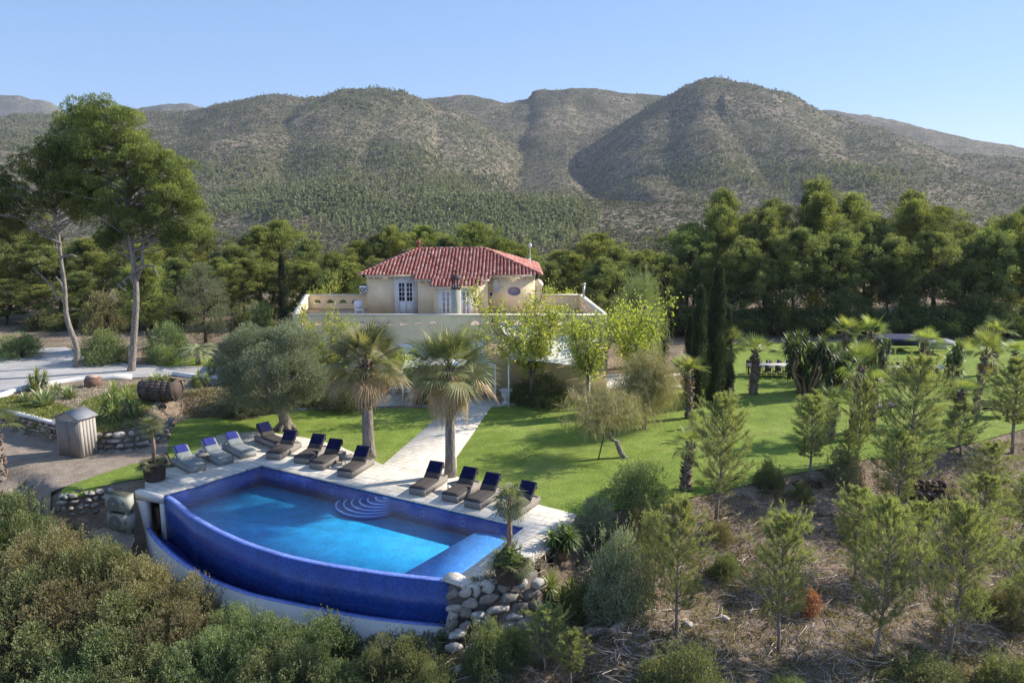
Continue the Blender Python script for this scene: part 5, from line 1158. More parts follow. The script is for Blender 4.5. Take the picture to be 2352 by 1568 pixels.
# ---- the two tall pines at the left
def tall_pine(name, label, pts_px, ydist, r0, puffs, twigs, fork=None):
    """trunk traced through photo points (u,v); puffs = (u,v,radius m,n,tint)"""
    base = WY(pts_px[0][0], pts_px[0][1], ydist); zb = Zs(base[0], ydist); root = (base[0], ydist, zb)
    L3 = [np.array(WY(u, v, ydist + dy)) - np.array(root) for u, v, dy in pts_px]; L3[0][2] = -.2
    wd = MB(); lf = MB(); n_ = len(L3); fine = []
    t_ = np.linspace(0, n_ - 1, n_ * 3); A = np.array(L3)
    fine = [np.array([np.interp(t, range(n_), A[:, k]) for k in range(3)]) for t in t_]
    for _ in range(2): fine[1:-1] = [(a + 2 * b + c_) / 4 for a, b, c_ in zip(fine, fine[1:], fine[2:])]
    wd.tube(fine, [lerp(r0, r0 * .3, (i / (len(fine) - 1)) ** .9) * (1.25 if i == 0 else 1) for i in range(len(fine))], 12)
    if fork:
        q = [np.array(WY(u, v, ydist + dy)) - np.array(root) for u, v, dy in fork]; wd.tube(q, [r0 * .55, r0 * .45, r0 * .38, r0 * .25][:len(q)], 9)
    cs = []
    for u, v, dy, r_, n__, tb_ in puffs:
        c = np.array(WY(u, v, ydist + dy)) - np.array(root)
        for k in range(int(n__ * 2.3)):
            cc = c + unit(rng.normal(size=3)) * rng.uniform() ** .4 * np.array([1.12, 1.3, .68]) * r_; pr_ = rng.uniform(.28, .6)
            blob_leaves(lf, cc, (pr_, pr_, pr_ * .8), int(1300 * pr_ * pr_ + 60), .17, .045, np.clip(tb_ + rng.normal() * .17, 0, 1), .6); 
            if k % 3 == 0: j = np.argmin([abs(f[2] - (cc[2] - r_ * .8)) + .3 * np.hypot(*(f[:2] - cc[:2])) for f in fine]); wd.tube(limb(fine[j], cc, 5, .09), [r0 * .3, r0 * .22, r0 * .16, .04, .025, .012], 5)
    for tw in twigs:
        q = [np.array(WY(u, v, ydist + dy)) - np.array(root) for u, v, dy in tw]; wd.tube(q, [max(.012, .10 * (1 - i / len(q))) for i in range(len(q))], 6)
    return emit(name, label, 'pine tree', root, [('trunk', wd.mesh('trunk', M['bark_pale'], True)), ('crown', lf.mesh('crown', M['pine']))])
tall_pine('tall_pine', 'leaning pine with a bare S-shaped pale trunk at the left, beside the drive', [(176, 862, 0), (180, 800, 0), (160, 755, 0), (150, 715, 0), (150, 660, 0), (140, 600, 0), (135, 540, .2), (128, 500, .3), (120, 440, .4)], 53.5, .21,
          [(60, 400, 0, 1.7, 9, .25), (20, 440, -.5, 1.6, 8, .22), (110, 380, .5, 1.7, 9, .3), (120, 445, 0, 1.5, 9, .38), (60, 490, .5, 1.5, 8, .3), (170, 430, 0, 1.5, 8, .35), (190, 480, .3, 1.3, 7, .42), (-20, 480, 0, 1.6, 7, .28), (150, 350, 0, 1.5, 7, .35), (30, 510, .4, 1.2, 6, .35), (100, 540, 1, 1.1, 5, .4)],
          [[(135, 690, 0), (118, 655, -.2), (98, 635, -.3), (75, 615, -.4)], [(150, 680, 0), (140, 650, .2), (128, 635, .3)], [(135, 505, 0), (165, 485, .3), (190, 478, .5), (210, 470, .5)], [(130, 500, 0), (112, 470, 0), (95, 455, -.2)], [(140, 560, 0), (110, 545, 0), (90, 545, 0)], [(142, 590, 0), (165, 585, 0), (178, 590, .1)]])
tall_pine('tall_pine', 'tallest pine of the left group with a thick forked pale trunk and broad bright crown', [(302, 868, 0), (306, 800, 0), (310, 740, 0), (314, 680, 0), (310, 620, 0), (300, 560, 0), (292, 500, 0), (290, 440, 0), (285, 370, 0), (262, 300, 0), (225, 240, 0)], 52.5, .25,
          [(200, 255, 0, 1.6, 8, .5), (245, 270, 0, 1.8, 9, .5), (180, 290, .5, 1.5, 8, .35), (290, 300, 0, 1.7, 8, .5), (320, 330, 0, 1.5, 8, .55), (235, 330, -.5, 1.8, 9, .4), (190, 350, 0, 1.6, 8, .28), (350, 365, 0, 1.7, 9, .55), (400, 385, 0, 1.3, 7, .58), (290, 380, -.5, 1.9, 10, .42), (230, 400, 0, 1.8, 9, .3),
           (180, 420, .4, 1.5, 7, .28), (350, 420, -.3, 1.8, 9, .48), (420, 440, 0, 1.5, 8, .55), (440, 460, .3, 1.1, 5, .58), (300, 450, -.5, 1.9, 10, .4), (240, 470, 0, 1.7, 9, .3), (380, 480, 0, 1.7, 9, .45), (430, 495, .4, 1.3, 6, .5), (330, 510, 0, 1.6, 8, .38), (270, 520, .4, 1.4, 7, .32), (390, 520, .5, 1.2, 6, .45), (160, 385, .8, 1.2, 5, .3), (400, 545, .2, 1.1, 6, .4), (445, 525, 0, 1.0, 5, .5), (250, 545, .5, 1.1, 5, .3), (120, 330, .8, 1.2, 5, .3)],
          [[(335, 610, 0), (318, 616, -.2), (300, 632, -.3), (282, 645, -.4), (266, 655, -.5)], [(300, 632, -.3), (303, 650, -.3)], [(335, 610, 0), (352, 612, .1), (360, 628, .1), (358, 640, .1)], [(282, 645, -.4), (292, 655, -.4)], [(272, 652, -.4), (280, 662, -.4), (290, 668, -.4)]],
          fork=[(312, 650, 0), (326, 610, 0), (330, 560, 0), (326, 500, 0)])
# ---- cypresses
def cypress(H=8, Wc=1.5, n=90, cols=1):
    wd, lf = MB(), MB(); wd.tube([(0, 0, -.1), (0, 0, H * .8)], [.14, .04], 6)
    for i in range(n):
        t = (i + rng.uniform()) / n; env = min(1, .35 + 4 * t) * max(.06, (1 - t) ** .55); a = rng.uniform(0, 6.28); r_ = rng.uniform(.4, 1) * env * Wc / 2 * .8
        rr_ = .16 + .2 * env * Wc / 1.5; blob_leaves(lf, (math.cos(a) * r_, math.sin(a) * r_, .15 + t * (H - .3)), (rr_, rr_, rr_ * 2.2), 420, .13, .03, rng.uniform(.2, .6), 1.6, .3)
    return mk(wd, lf, (M['bark_dark'], M['cypress']))
CY = [cypress(8, 1.5), cypress(8, 1.3, 80)]
CYP = [(655, 770, 588, 60, 34, 'lone slim cypress rising just left of the villa terrace'), (1517, 838, 645, None, 40, 'slim cypress left of the big cypress cluster, behind the weeping tree'),
       (1638, 925, 612, None, 62, 'tallest cypress in the cluster on the right lawn'), (1600, 935, 660, None, 56, 'dark cypress on the left of the cluster on the right lawn'), (1662, 905, 705, None, 44, 'shorter cypress on the right of the cluster on the right lawn'), (1580, 905, 725, None, 40, 'smallest cypress at the left foot of the cluster on the right lawn')]
for k, (u, vb, vt, y, wp, lb) in enumerate(CYP):
    x, y, z, h = spot(u, vb, vt, y); s_ = wp / ppm(y) / 1.4; emit('cypress', lb, 'cypress tree', (x, y, z), CY[k % 2], rng.uniform(0, 6), (s_, s_, h / 8), 'cypresses')
# ---- palms
def palm_thing(label, u, vb, vt, parts, h0, rz=0, sc=None, y=None, name='fan_palm', group=None, z=None):
    x, y, zz, h = spot(u, vb, vt, y); s_ = h / h0; s2 = sc or s_
    return emit(name, label, 'palm tree', (x, y, zz if z is None else z), parts, rz, (s2, s2, s_), group)
def palm_parts(tk, bt, gr, dd, gm='palm', rough=True):
    p = [('trunk', tk.mesh('trunk', M['palm_bark'], True)), ('leaf_bases', bt.mesh('leaf_bases', M['palm_boots'])), ('fronds', gr.mesh('fronds', M[gm]))]
    if dd is not None and (dd.f or dd.chunks): p.append(('dead_fronds', dd.mesh('dead_fronds', M['dead_frond'])))
    return p
x, y = W(847, 1050); emit('fan_palm', 'big fan palm left of the paved path, brown dead fronds under its crown', 'palm tree', (x, y, 0), palm_parts(*fan_palm(4.75, .30, 1.8, 44, 32, .5, .55, seg=24)), 1.0, (1, 1, 1), 'two big palms by the path')
x, y = W(1035, 1094); emit('fan_palm', 'big fan palm right of the paved path, its trunk standing by the loungers', 'palm tree', (x, y, 0), palm_parts(*fan_palm(4.95, .25, 1.85, 46, 40, .42, .55, seg=24)), 2.0, (1, 1, 1), 'two big palms by the path')
sp_ = [palm_parts(*fan_palm(3.6, .2, 1.15, 17, 4, 1.0, .65, lean=(.15, 0), seg=18, upright=.55, bulge=1.3), gm='palm_yellow'), palm_parts(*fan_palm(3.2, .19, 1.1, 16, 5, 1.0, .5, lean=(-.2, .1), seg=18, upright=.35, bulge=1.3), gm='palm_yellow')]
SMALL = [(1582, 960, 830, 'slender palm leaning in front of the cypress cluster', 2.2), (1676, 905, 768, 'palm with two wide fronds just right of the cypress cluster', 0.3), (1730, 905, 785, 'small palm between the cypress cluster and the yucca clump', 1.2),
         (1958, 1010, 808, 'palm with a pale thick trunk in front of the yucca clump', 4), (1940, 870, 742, 'bright yellow-green palm rising behind the yucca clump', 3), (1995, 870, 742, 'second bright palm behind the right half of the yucca clump', 5),
         (2000, 990, 862, 'short bright palm right of the pale thick trunk, before the dining tables', 1), (1905, 1010, 900, 'small dark palm low on the lawn among the young pines', 2), (2112, 880, 768, 'yellow fan palm in front of the dark blue tents', 0),
         (2240, 960, 778, 'stout palm with drooping fronds near the right edge', 2.5), (2280, 860, 745, 'palm standing in the shade at the back of the right lawn', 1.5), (2190, 985, 880, 'low palm beside the stout palm near the right edge', 3.5), (2322, 880, 792, 'small palm at the far right end of the lawn', 4.4), (1575, 1125, 1000, 'old rough palm trunk at the lawn edge behind the nearest young pine', 4.4)]
for k, (u, vb, vt, lb, rz) in enumerate(SMALL): palm_thing(lb, u, vb, vt, sp_[k % 2], 4.3 if k % 2 == 0 else 3.9, rz, sc=1.0 + .1 * (k % 3), group='small palms on the right lawn')
# palm trunk at the extreme left edge
x, y, z, h = spot(2, 1105, 955); emit('fan_palm', 'rough palm trunk cut by the left edge of the photo, beside the shed', 'palm tree', (x, y, z), sp_[1], 0, (1.15, 1.15, h / 3.6))
# feather palm by the drive
w_, g_ = MB(), MB(); w_.tube([(0, 0, -.1), (.05, 0, .7), (0, 0, 1.2)], [.2, .17, .15], 9)
for k in range(22):
    a = k * 2.4; el = lerp(1.2, -.1, k / 22); L = rng.uniform(1.5, 2.1); d = np.array([math.cos(a), math.sin(a), 0]); q = [np.array([0, 0, 1.15]) + d * L * t * math.cos(el * (1 - t * .5)) + np.array([0, 0, L * (t * math.sin(el) - t * t * .75)]) for t in np.linspace(0, 1, 7)]; g_.tube(q, [.025, .02, .018, .015, .012, .008, .004], 4, .4)
    for t in np.linspace(.15, 1, 34):
        i = min(5, int(t * 6)); p = q[i] + (q[i + 1] - q[i]) * (t * 6 - i); ax = unit(q[i + 1] - q[i]); sd = unit(np.cross(ax, [0, 0, 1])) ; D = np.stack([unit(ax * .6 + sd + [0, 0, -.35]), unit(ax * .6 - sd + [0, 0, -.35])]); g_.leaves(np.stack([p, p]), D, np.stack([ax, ax]), .42 * (1 - .5 * abs(t - .5)), .035, np.clip(rng.uniform(.35, .9, 2), 0, 1))
FP = [('trunk', w_.mesh('trunk', M['palm_boots'], True)), ('fronds', g_.mesh('fronds', M['agave']))]
x, y, z, h = spot(455, 838, 762); emit('feather_palm', 'arching feather palm beyond the drive, between the shrubs and the olive tree', 'palm tree', (x, y, z), FP, 0, (.95, .95, h / 2.6))
# ---- yuccas and agaves
def yucca_clump(stems, L=.75, n=46, w=.035, tint=.55, wood=True, spread=1.0):
    wd, lf = MB(), MB()
    for (x, y, z) in stems:
        wd.tube(limb((x * .25, y * .25, -.1), (x, y, z), 4, .1), [.13, .10, .08, .07, .06], 7); sword_rosette(lf, (x, y, z), L * rng.uniform(.85, 1.1), n, w, tint, (1.45, -.75), curl=.25)
        sword_rosette(lf, (x, y, z - .25), L * .85, n // 2, w, tint - .3, (-.2, -1.2), curl=.1)
    return wd, lf
def ymk(wl, leafm='yucca'): return mk(wl[0], wl[1], (M['palm_boots'], M[leafm]), ('stems', 'leaves'))
YB = ymk(yucca_clump([(rng.uniform(-1, 1) * 1.3, rng.uniform(-1, 1) * 1.1, rng.uniform(1.2, 3.4)) for _ in range(26)], .8, 44, .05, .35))
def ything(label, u, vb, vt, parts, h0, s_=None, cat='yucca', name='yucca', rz=0):
    x, y, z, h = spot(u, vb, vt); k = h / h0; return emit(name, label, cat, (x, y, z), parts, rz, (s_ or k, s_ or k, k))
ything('left half of the big dark yucca clump on the right lawn', 1850, 905, 755, YB, 4.0, .95, 'yucca', 'yucca_clump')
ything('right half of the big dark yucca clump on the right lawn', 1915, 900, 785, YB, 4.0, .8, 'yucca', 'yucca_clump', 2.2)
ything('dark yucca standing behind the big clump, nearest the dining tables', 2010, 880, 770, YB, 4.0, .6, 'yucca', 'yucca_clump', 4.0)
ything('tall narrow yucca right of the dining tables', 2175, 915, 770, ymk(yucca_clump([(rng.uniform(-.45, .45), rng.uniform(-.4, .4), z) for z in np.linspace(.9, 3.1, 11)], .7, 44, .045, .6)), 3.7, 1.0)
SY = [ymk(yucca_clump([(0, 0, .55), (.35, .2, .35)], .65, 52, .032, .75)), ymk(yucca_clump([(0, 0, .5), (.55, .1, .7), (-.5, .2, .45), (.1, -.4, .3), (-.2, .5, .8)], .6, 46, .032, .7))]
ything('bright spiky yucca cluster on the bank between the shed and the barrel', 265, 965, 880, SY[1], 1.2, 1.25)
ything('small yucca in front of that cluster, nearest the shed roof', 300, 962, 900, SY[0], 1.1, .9)
ything('small spiky yucca above the barrel by the drive kerb', 482, 868, 818, SY[0], 1.1, .8)
ything('low yellowish yucca right of the barrel top', 458, 890, 852, SY[1], 1.2, .8)
ything('bright yucca with a slim stem below the pool corner boulders', 1265, 1405, 1295, SY[0], 1.1, 1.0, rz=1)
ything('duller yucca just right of the bright slim one, below the pool corner', 1312, 1400, 1315, SY[0], 1.1, .85, rz=3)
ything('dark yucca bush hanging over the rear right corner of the pool deck', 1290, 1285, 1192, ymk(yucca_clump([(rng.uniform(-.5, .5), rng.uniform(-.5, .5), rng.uniform(.7, 1.5)) for _ in range(9)], .62, 46, .035, .45)), 2.0, 1.0)
ything('small yellow yucca at the foot of the leaning palm by the cypresses', 1588, 985, 935, SY[0], 1.1, .55)
def agave(n=26, L=1.1, w=.11, tint=.6): lf = MB(); sword_rosette(lf, (0, 0, .05), L, n, w, tint, (1.35, .05), True, .12); return [('leaves', lf.mesh('leaves', M['agave']))]
AG = agave()
for u, vb, vt, s_, lb in ((105, 935, 865, 1.25, 'largest striped agave in the bed left of the shed'), (160, 915, 855, .9, 'upright agave beside the S-shaped pine trunk'), (130, 905, 845, .8, 'agave behind the largest one, nearest the white kerb'), (60, 925, 872, .7, 'agave at the left end of the raised bed')):
    x, y, z, h = spot(u, vb, vt); emit('agave', lb, 'agave', (x, y, z), AG, rng.uniform(0, 6), (s_, s_, s_ * 1.05), 'agaves in the raised bed')
ything('clump of yucca behind the largest agave, left bed', 85, 895, 845, SY[1], 1.2, .9)
# ---- barrel planter, rock block, shed, pots, urns
t = thing('barrel_planter', 'weathered old wooden wine barrel lying as a planter on the bank', 'planter', (*W(372, 940, .6), Zs(*W(372, 940, .6)) + .02), R(-8)); bz = .72
mb = MB(); n_ = 26
for k in range(n_):
    if 4 <= k <= 8: continue
    a0, a1 = 2 * math.pi * (k + .04) / n_, 2 * math.pi * (k + .96) / n_
    for i in range(6):
        x0, x1 = -1.05 + 2.1 * i / 6, -1.05 + 2.1 * (i + 1) / 6; r_ = lambda x: .60 + .14 * (1 - (x / 1.05) ** 2)
        vs = [(x, r_(x) * q * math.cos(a), r_(x) * q * math.sin(a)) for q in (1, .93) for x in (x0, x1) for a in (a0, a1)]
        mb.add(vs, [(0, 1, 3, 2), (4, 6, 7, 5), (0, 4, 5, 1), (2, 3, 7, 6), (0, 2, 6, 4), (1, 5, 7, 3)], rng.uniform())
o = mb.build('staves', plain('weathered_oak', (.12, .095, .08), .9, .1, .5, 4), t); o.location = (0, 0, bz)
mb = MB()
for x in (-.98, -.35, .35, .98): r_ = .61 + .14 * (1 - (x / 1.05) ** 2); mb.tube([(x, r_ * math.cos(a), r_ * math.sin(a)) for a in np.linspace(-3.6, .5, 26)], .03, 6)
o = mb.build('hoop', plain('rusty_hoop', (.09, .065, .05), .8), t); o.location = (0, 0, bz)
mb = MB(); mb.lathe([(.58, -.02), (.58, .02)], 24)
for s in (-1, 1): o = mb.build('barrel_head', plain('barrel_head_oak', (.10, .075, .06), .9), t); o.location = (s * .98, 0, bz); o.rotation_euler = (0, R(90), 0)
lf = MB(); sword_rosette(lf, (-.2, 0, 0), .85, 26, .08, .65, (1.3, .1), True); sword_rosette(lf, (.3, .1, 0), .7, 20, .07, .6, (1.3, .1), True)
t2 = thing('agave', 'agaves growing out of the top of the wooden barrel', 'agave', (t.location.x, t.location.y, t.location.z + bz + .38)); lf.build('leaves', M['agave'], t2)
t = thing('stone_trough', 'reddish stone trough block with a pale lid beside the S-shaped pine', 'stone block', (*W(215, 890, 1.0), 1.0), R(10))
mb = MB(); mb.box((0, 0, .3), (.8, .7, .6)); mb.build('block', plain('red_sandstone', (.20, .12, .09), .9, .1, .25), t); mb = MB(); mb.box((-.08, .08, .66), (.62, .5, .11)); mb.build('lid', plain('pale_sandstone', (.46, .34, .25), .9), t)
# shed
t = thing('garden_shed', 'small beige plastic garden shed with a grey pitched roof by the stone wall', 'shed', (*W(185, 1040), 0), 0)
c0 = W(135, 1045); c1 = W(189, 1053); c2 = W(233, 1041); e1 = Vector((c1[0] - c0[0], c1[1] - c0[1])); e2 = Vector((c2[0] - c1[0], c2[1] - c1[1]))
an = math.atan2(e1.y, e1.x); wdt = e1.length; dep = e2.length; print('shed', wdt, dep, an); t.location = (c1[0], c1[1], -.02); t.rotation_euler = (0, 0, an); hh = 1.95
M['shed'] = plain('beige_resin', (.40, .36, .31), .6, .3, .06, 4); M['shed_dark'] = plain('taupe_resin', (.24, .20, .17), .6, .3, .06, 4); M['shed_roof'] = plain('grey_roof_resin', (.24, .245, .26), .5, .4, .05, 3)
mb = MB(); mb.box((-wdt / 2, dep / 2, hh / 2), (wdt, dep, hh))
for k in range(5): mb.box((.006, dep * (k + .5) / 5, hh / 2), (.02, dep / 5 - .03, hh - .12))
mb.add([(-wdt, 0, hh), (0, 0, hh), (-wdt / 2, 0, hh + .28), (-wdt, dep, hh), (0, dep, hh), (-wdt / 2, dep, hh + .28)], [(0, 1, 2), (3, 5, 4)]); mb.build('wall', M['shed'], t)
mb = MB()
for s in (0, 1): mb.box((-wdt * (.27 + .46 * s), -.015, hh * .47), (wdt * .44, .03, hh * .9))
d_ = mb.build('door', M['shed_dark'], t); mb = MB(); mb.box((-wdt / 2 + .06, -.05, hh * .5), (.05, .05, .16)); mb.build('handle', M['ac_dark'], d_)
mb = MB(); ov = .1
for s in (-1, 1):
    xa = -wdt / 2; xb_ = xa + s * (wdt / 2 + ov); za, zb_ = hh + .31, hh - .03; vs = [(xa, -ov, za), (xb_, -ov, zb_), (xb_, dep + ov, zb_), (xa, dep + ov, za)]; vs += [(a, b, c + .05) for a, b, c in vs]
    mb.add(vs, [(0, 1, 2, 3), (7, 6, 5, 4), (0, 4, 5, 1), (1, 5, 6, 2), (2, 6, 7, 3), (3, 7, 4, 0)])
mb.build('roof', M['shed_roof'], t)
# pots
def tub(r, h, ring=False): mb = MB(); mb.lathe([(r * .78, 0), (r * .8, .03), (r * 1.0, h * .92), (r * 1.06, h * .93), (r * 1.06, h), (r * .96, h), (r * .9, h - .08), (.01, h - .1)], 24); return mb
M['pot'] = plain('dark_brown_pot', (.075, .055, .045), .75, .2, .3, 6); M['urn'] = plain('white_stone_urn', (.72, .70, .69), .7)
def potted(label, loc, r, h, kind):
    t = thing('plant_pot', label, 'plant pot', loc); tub(r, h).build('pot', M['pot'], t); mb = MB(); mb.lathe([(r * .9, 0), (.01, .03)], 16, (0, 0, h - .09)); mb.build('potting_soil', M['soil'], t); return t
px_, py_ = W(357, 1103); potted('big round dark pot standing on the left corner of the pool deck', (px_, py_, .036), .52, .80, 0)
lf = MB(); w_ = MB()
for c, s_, nn in (((0, 0, 2.0), .62, 30),): 
    w_.tube([(0, 0, 0), (.05, 0, 1.0), (0, 0, 2.0)], [.1, .09, .08], 8)
    for k in range(26): a = k * 2.4; el = lerp(1.4, -.7, k / 26); fan_leaf(lf, (0, 0, 1.95), (math.cos(a) * math.cos(el), math.sin(a) * math.cos(el), math.sin(el)), .62, rng.uniform(.3, .7), 12, petiole=.45, pw=.01)
for k in range(40): a = rng.uniform(0, 6.28); el = rng.uniform(0, 1.2); r_ = rng.uniform(.1, .4); fan_leaf(lf, (math.cos(a) * r_, math.sin(a) * r_, .0), (math.cos(a) * math.cos(el), math.sin(a) * math.cos(el), math.sin(el)), .5, rng.uniform(.2, .7), 11, petiole=.4, pw=.01)
PP = [('stem', w_.mesh('stem', M['palm_boots'], True)), ('fronds', lf.mesh('fronds', M['palm']))]
emit('dwarf_palm', 'dwarf fan palm with a tall head growing in the big left deck pot', 'palm tree', (px_, py_, .75), PP, 0, (1, 1, .9))
px_, py_ = W(1278 * .9224, 1332); px_, py_ = W(1172, 1335); potted('dark tub at the right end of the pool coping, holding a dwarf palm', (px_, py_, .036), .55, .62, 1)
emit('dwarf_palm', 'dwarf fan palm in the dark tub at the right end of the pool', 'palm tree', (px_, py_, .58), PP, 2, (1.05, 1.05, 1.15))
w_, l_ = bush(.8, .9, 16, 160, .09, .05, (.14, .22), (.2, .8), 10); FLW = mk(w_, l_, (M['bark_dark'], M['bush_green']), ('stems', 'foliage'))
emit('pot_shrub', 'leafy green plant under the dwarf palm in the right tub', 'plant', (px_, py_, .55), FLW, 0, (1, 1, 1.1))
def urn(label, u, v):
    x, y = W(u, v, .035); t = thing('garden_urn', label, 'urn', (x, y, .036), 0, 'white urns flanking the path'); mb = MB()
    mb.box((0, 0, .06), (.46, .46, .12)); mb.lathe([(.16, .12), (.1, .18), (.09, .26), (.2, .34), (.27, .46), (.27, .66), (.25, .74), (.4, .80), (.42, .86), (.34, .86), (.3, .78), (.02, .74)], 20); mb.build('bowl', M['urn'], t)
urn('white stone urn at the right side of the path before the house', 1162, 926); urn('white stone urn at the left side of the path, between the big palms', 948, 928)
t = thing('stone_bench', 'curved white stone bench near the left urn, between the big palms', 'bench', (*W(925, 912), .036)); mb = MB()
mb.prism([(1.0 * math.cos(a), 1.0 * math.sin(a)) for a in np.linspace(.5, 2.6, 10)] + [(.6 * math.cos(a), .6 * math.sin(a)) for a in np.linspace(2.6, .5, 10)], .38, .48); mb.build('seat', M['urn'], t)
for a in (.7, 1.55, 2.4): mb = MB(); mb.box((.8 * math.cos(a), .8 * math.sin(a), .19), (.2, .3, .38), a); mb.build('leg', M['urn'], t)
#==MORE==
# ------------------------------------------------------------------ broadleaf and weeping trees by the house
def leafy_tree(H, Wc, base, ntw=160, per=16, ls=.16, lw=.13, stems=4, trunk_r=.1, tb=(.3, .9), gap=.25):
    wd, lf = MB(), MB(); wd.tube(limb((0, 0, -.1), (0, 0, H * base), 4, .05), [trunk_r * 1.3, trunk_r, trunk_r, trunk_r * .9, trunk_r * .8], 8)
    mains = []
    for k in range(stems * 3):
        a = k * 2.4 + rng.uniform(-.3, .3); el = rng.uniform(.5, 1.35); L = (H * (1 - base)) * rng.uniform(.6, .95) / max(.75, math.sin(el)); e = np.array([math.cos(a) * math.cos(el) * L * Wc / H * 1.1, math.sin(a) * math.cos(el) * L * Wc / H * 1.1, H * base + math.sin(el) * L * .95])
        p = limb((0, 0, H * base * rng.uniform(.8, 1)), e, 5, .07); wd.tube(p, [trunk_r * .55, trunk_r * .4, trunk_r * .28, .03, .02, .01], 5); mains.append(p)
    P_, T_ = [], []
    for i in range(ntw):
        p = mains[rng.integers(len(mains))]; k = rng.integers(1, 6); s_ = p[k]; d = unit(rng.normal(size=3) + np.array([0, 0, .5])); L = rng.uniform(.35, .95); e = s_ + d * L
        if e[2] < H * base * .9: continue
        wd.tube(limb(s_, e, 2, .1), [.012, .008, .004], 3); m_ = max(3, int(per * rng.uniform(gap, 1.3))); t = rng.uniform(*tb)
        P_.append(s_ + (e - s_) * rng.uniform(.3, 1.1, (m_, 1)) + rng.normal(size=(m_, 3)) * .13); T_.append(np.clip(t + rng.normal(size=m_) * .15, 0, 1))
    P_, T_ = np.concatenate(P_), np.concatenate(T_); n_ = len(P_); D = unit(rng.normal(size=(n_, 3)) * [1, 1, .6] + [0, 0, -.3]); lf.leaves(P_, D, unit(np.cross(D, rng.normal(size=(n_, 3)))), ls * rng.uniform(.7, 1.2, n_), lw, T_)
    return mk(wd, lf, (M['bark'], M['lime']))
LT = [leafy_tree(4.6, 5.0, .30, 500, 14, ls=.13, lw=.10), leafy_tree(4.4, 3.6, .3, 360, 14, ls=.13, lw=.10, stems=3)]
for u, vb, vt, w_, k, y, lb in ((1222, 905, 672, 1.25, 0, 47.5, 'yellow green broadleaf tree in front of the large white shade sail'), (1350, 915, 676, 1.08, 1, 46.5, 'many-stemmed yellow green tree before the right end of the villa wall'),
                             (1450, 890, 655, 1.08, 1, 49.5, 'brightest lime green tree just past the right end of the villa'), (765, 905, 712, .75, 0, 47, 'yellow green tree left of the big palms against the villa terrace'), (925, 905, 775, .75, 1, 48, 'small broadleaf tree between the two big palms against the villa wall'),
                             (770, 790, 645, .9, 0, 64, 'pale green tree peeping over the left rear terrace parapet'), (1290, 790, 640, .9, 1, 64, 'pale green tree peeping over the right rear terrace parapet')):
    x, y, z, h = spot(u, vb, vt, y); emit('broadleaf_tree', lb, 'tree', (x, y, z), LT[k], rng.uniform(0, 6), (w_, w_, h / 4.6))
def weeping(H=4, Wc=4, base=.35, nmain=26, strands=900, sl=(.5, 1.3), tb=(.2, .9), mat='weeping', lean=(-.4, 0), hang=1.0):
    wd, lf = MB(), MB(); fork = np.array([lean[0], lean[1], H * base]); wd.tube(limb((0, 0, -.1), fork, 5, .05), [.14, .12, .10, .10, .09, .09], 8); tips = []
    for k in range(nmain):
        a = k * 2.4; el = rng.uniform(.15, 1.3); L = H * (1 - base) * rng.uniform(.75, 1.05); e = fork + np.array([math.cos(a) * math.cos(el) * Wc / 2 * rng.uniform(.7, 1.05), math.sin(a) * math.cos(el) * Wc / 2, math.sin(el) * L]); p = limb(fork, e, 6, .12); wd.tube(p, [.05, .04, .03, .022, .015, .01, .006], 4); tips.append(p)
    for i in range(strands):
        p = tips[rng.integers(len(tips))]; k = rng.uniform(1.5, 6); j = int(min(k, 5)); s_ = p[j] + (p[j + 1] - p[j]) * (k - j); a = rng.uniform(0, 6.28); L = rng.uniform(*sl); o = np.array([math.cos(a), math.sin(a), 0]) * L * rng.uniform(.2, .6)
        q = [s_, s_ + o * .5 + np.array([0, 0, .12 * L]), s_ + o * .85 - np.array([0, 0, .25 * L * hang]), s_ + o - np.array([0, 0, .85 * L * hang])]; q[-1][2] = max(q[-1][2], .15); t = rng.uniform(*tb)
        for a_, b_ in zip(q, q[1:]):
            n_ = 5; f = rng.uniform(0, 1, (n_, 1)); P_ = a_ + (b_ - a_) * f; D = unit((b_ - a_) + rng.normal(size=(n_, 3)) * .28 * np.linalg.norm(b_ - a_)); lf.leaves(P_, D, unit(np.cross(D, rng.normal(size=(n_, 3)))), L * .36, .014, np.clip(t + rng.normal(size=n_) * .15, 0, 1))
    return mk(wd, lf, (M['bark_pale'], M[mat]))
x, y, z, h = spot(1437, 1052, 885); emit('weeping_tree', 'leaning brown feathery tree with a pale trunk alone on the right lawn', 'tree', (x, y, 0), weeping(4.2, 4.2, .42, 30, 900, (.5, 1.2), lean=(-.9, .2), hang=.45), 0, (1.25, 1.25, h / 4.0))
x, y = W(1480, 985); emit('weeping_tree', 'dense drooping olive brown tree behind the leaning feathery one', 'tree', (x, y, 0), weeping(4.6, 4.0, .35, 34, 1900, (.7, 1.5), lean=(.1, 0)), 0, (1, 1, 1.0))
x, y = W(1475, 860); emit('weeping_tree', 'tall drooping green tree between the lime tree and the slim cypress', 'tree', (x, 56, 0), weeping(6.8, 4.0, .3, 34, 2400, (.9, 2.0), mat='bush_green', tb=(.5, 1)), 0, (1, 1, 1.15))
x0, y0 = W(1373, 1056); x1, y1 = W(1437, 1050); mb = MB(); mb.tube([(x0, y0, -.1), (x1 - 1.0, y1, 1.5)], .035, 6); tag(mb.build('support_stake', M['bark_dark']), 'dark slanted stake propping the leaning feathery tree', 'stake')
shrub(1, 'bush', 1245, 930, 850, 135, 'dark rounded shrub beside the right urn below the yellow green tree')
shrub(2, 'bush', 1195, 925, 868, 70, 'grey leaved shrub close behind the right urn')
shrub(0, 'bush', 800, 940, 885, 110, 'dark shrub in the shade behind the left palm trunk')
shrub(3, 'bush', 720, 935, 850, 90, 'dark shrub behind the crown of the big olive tree')
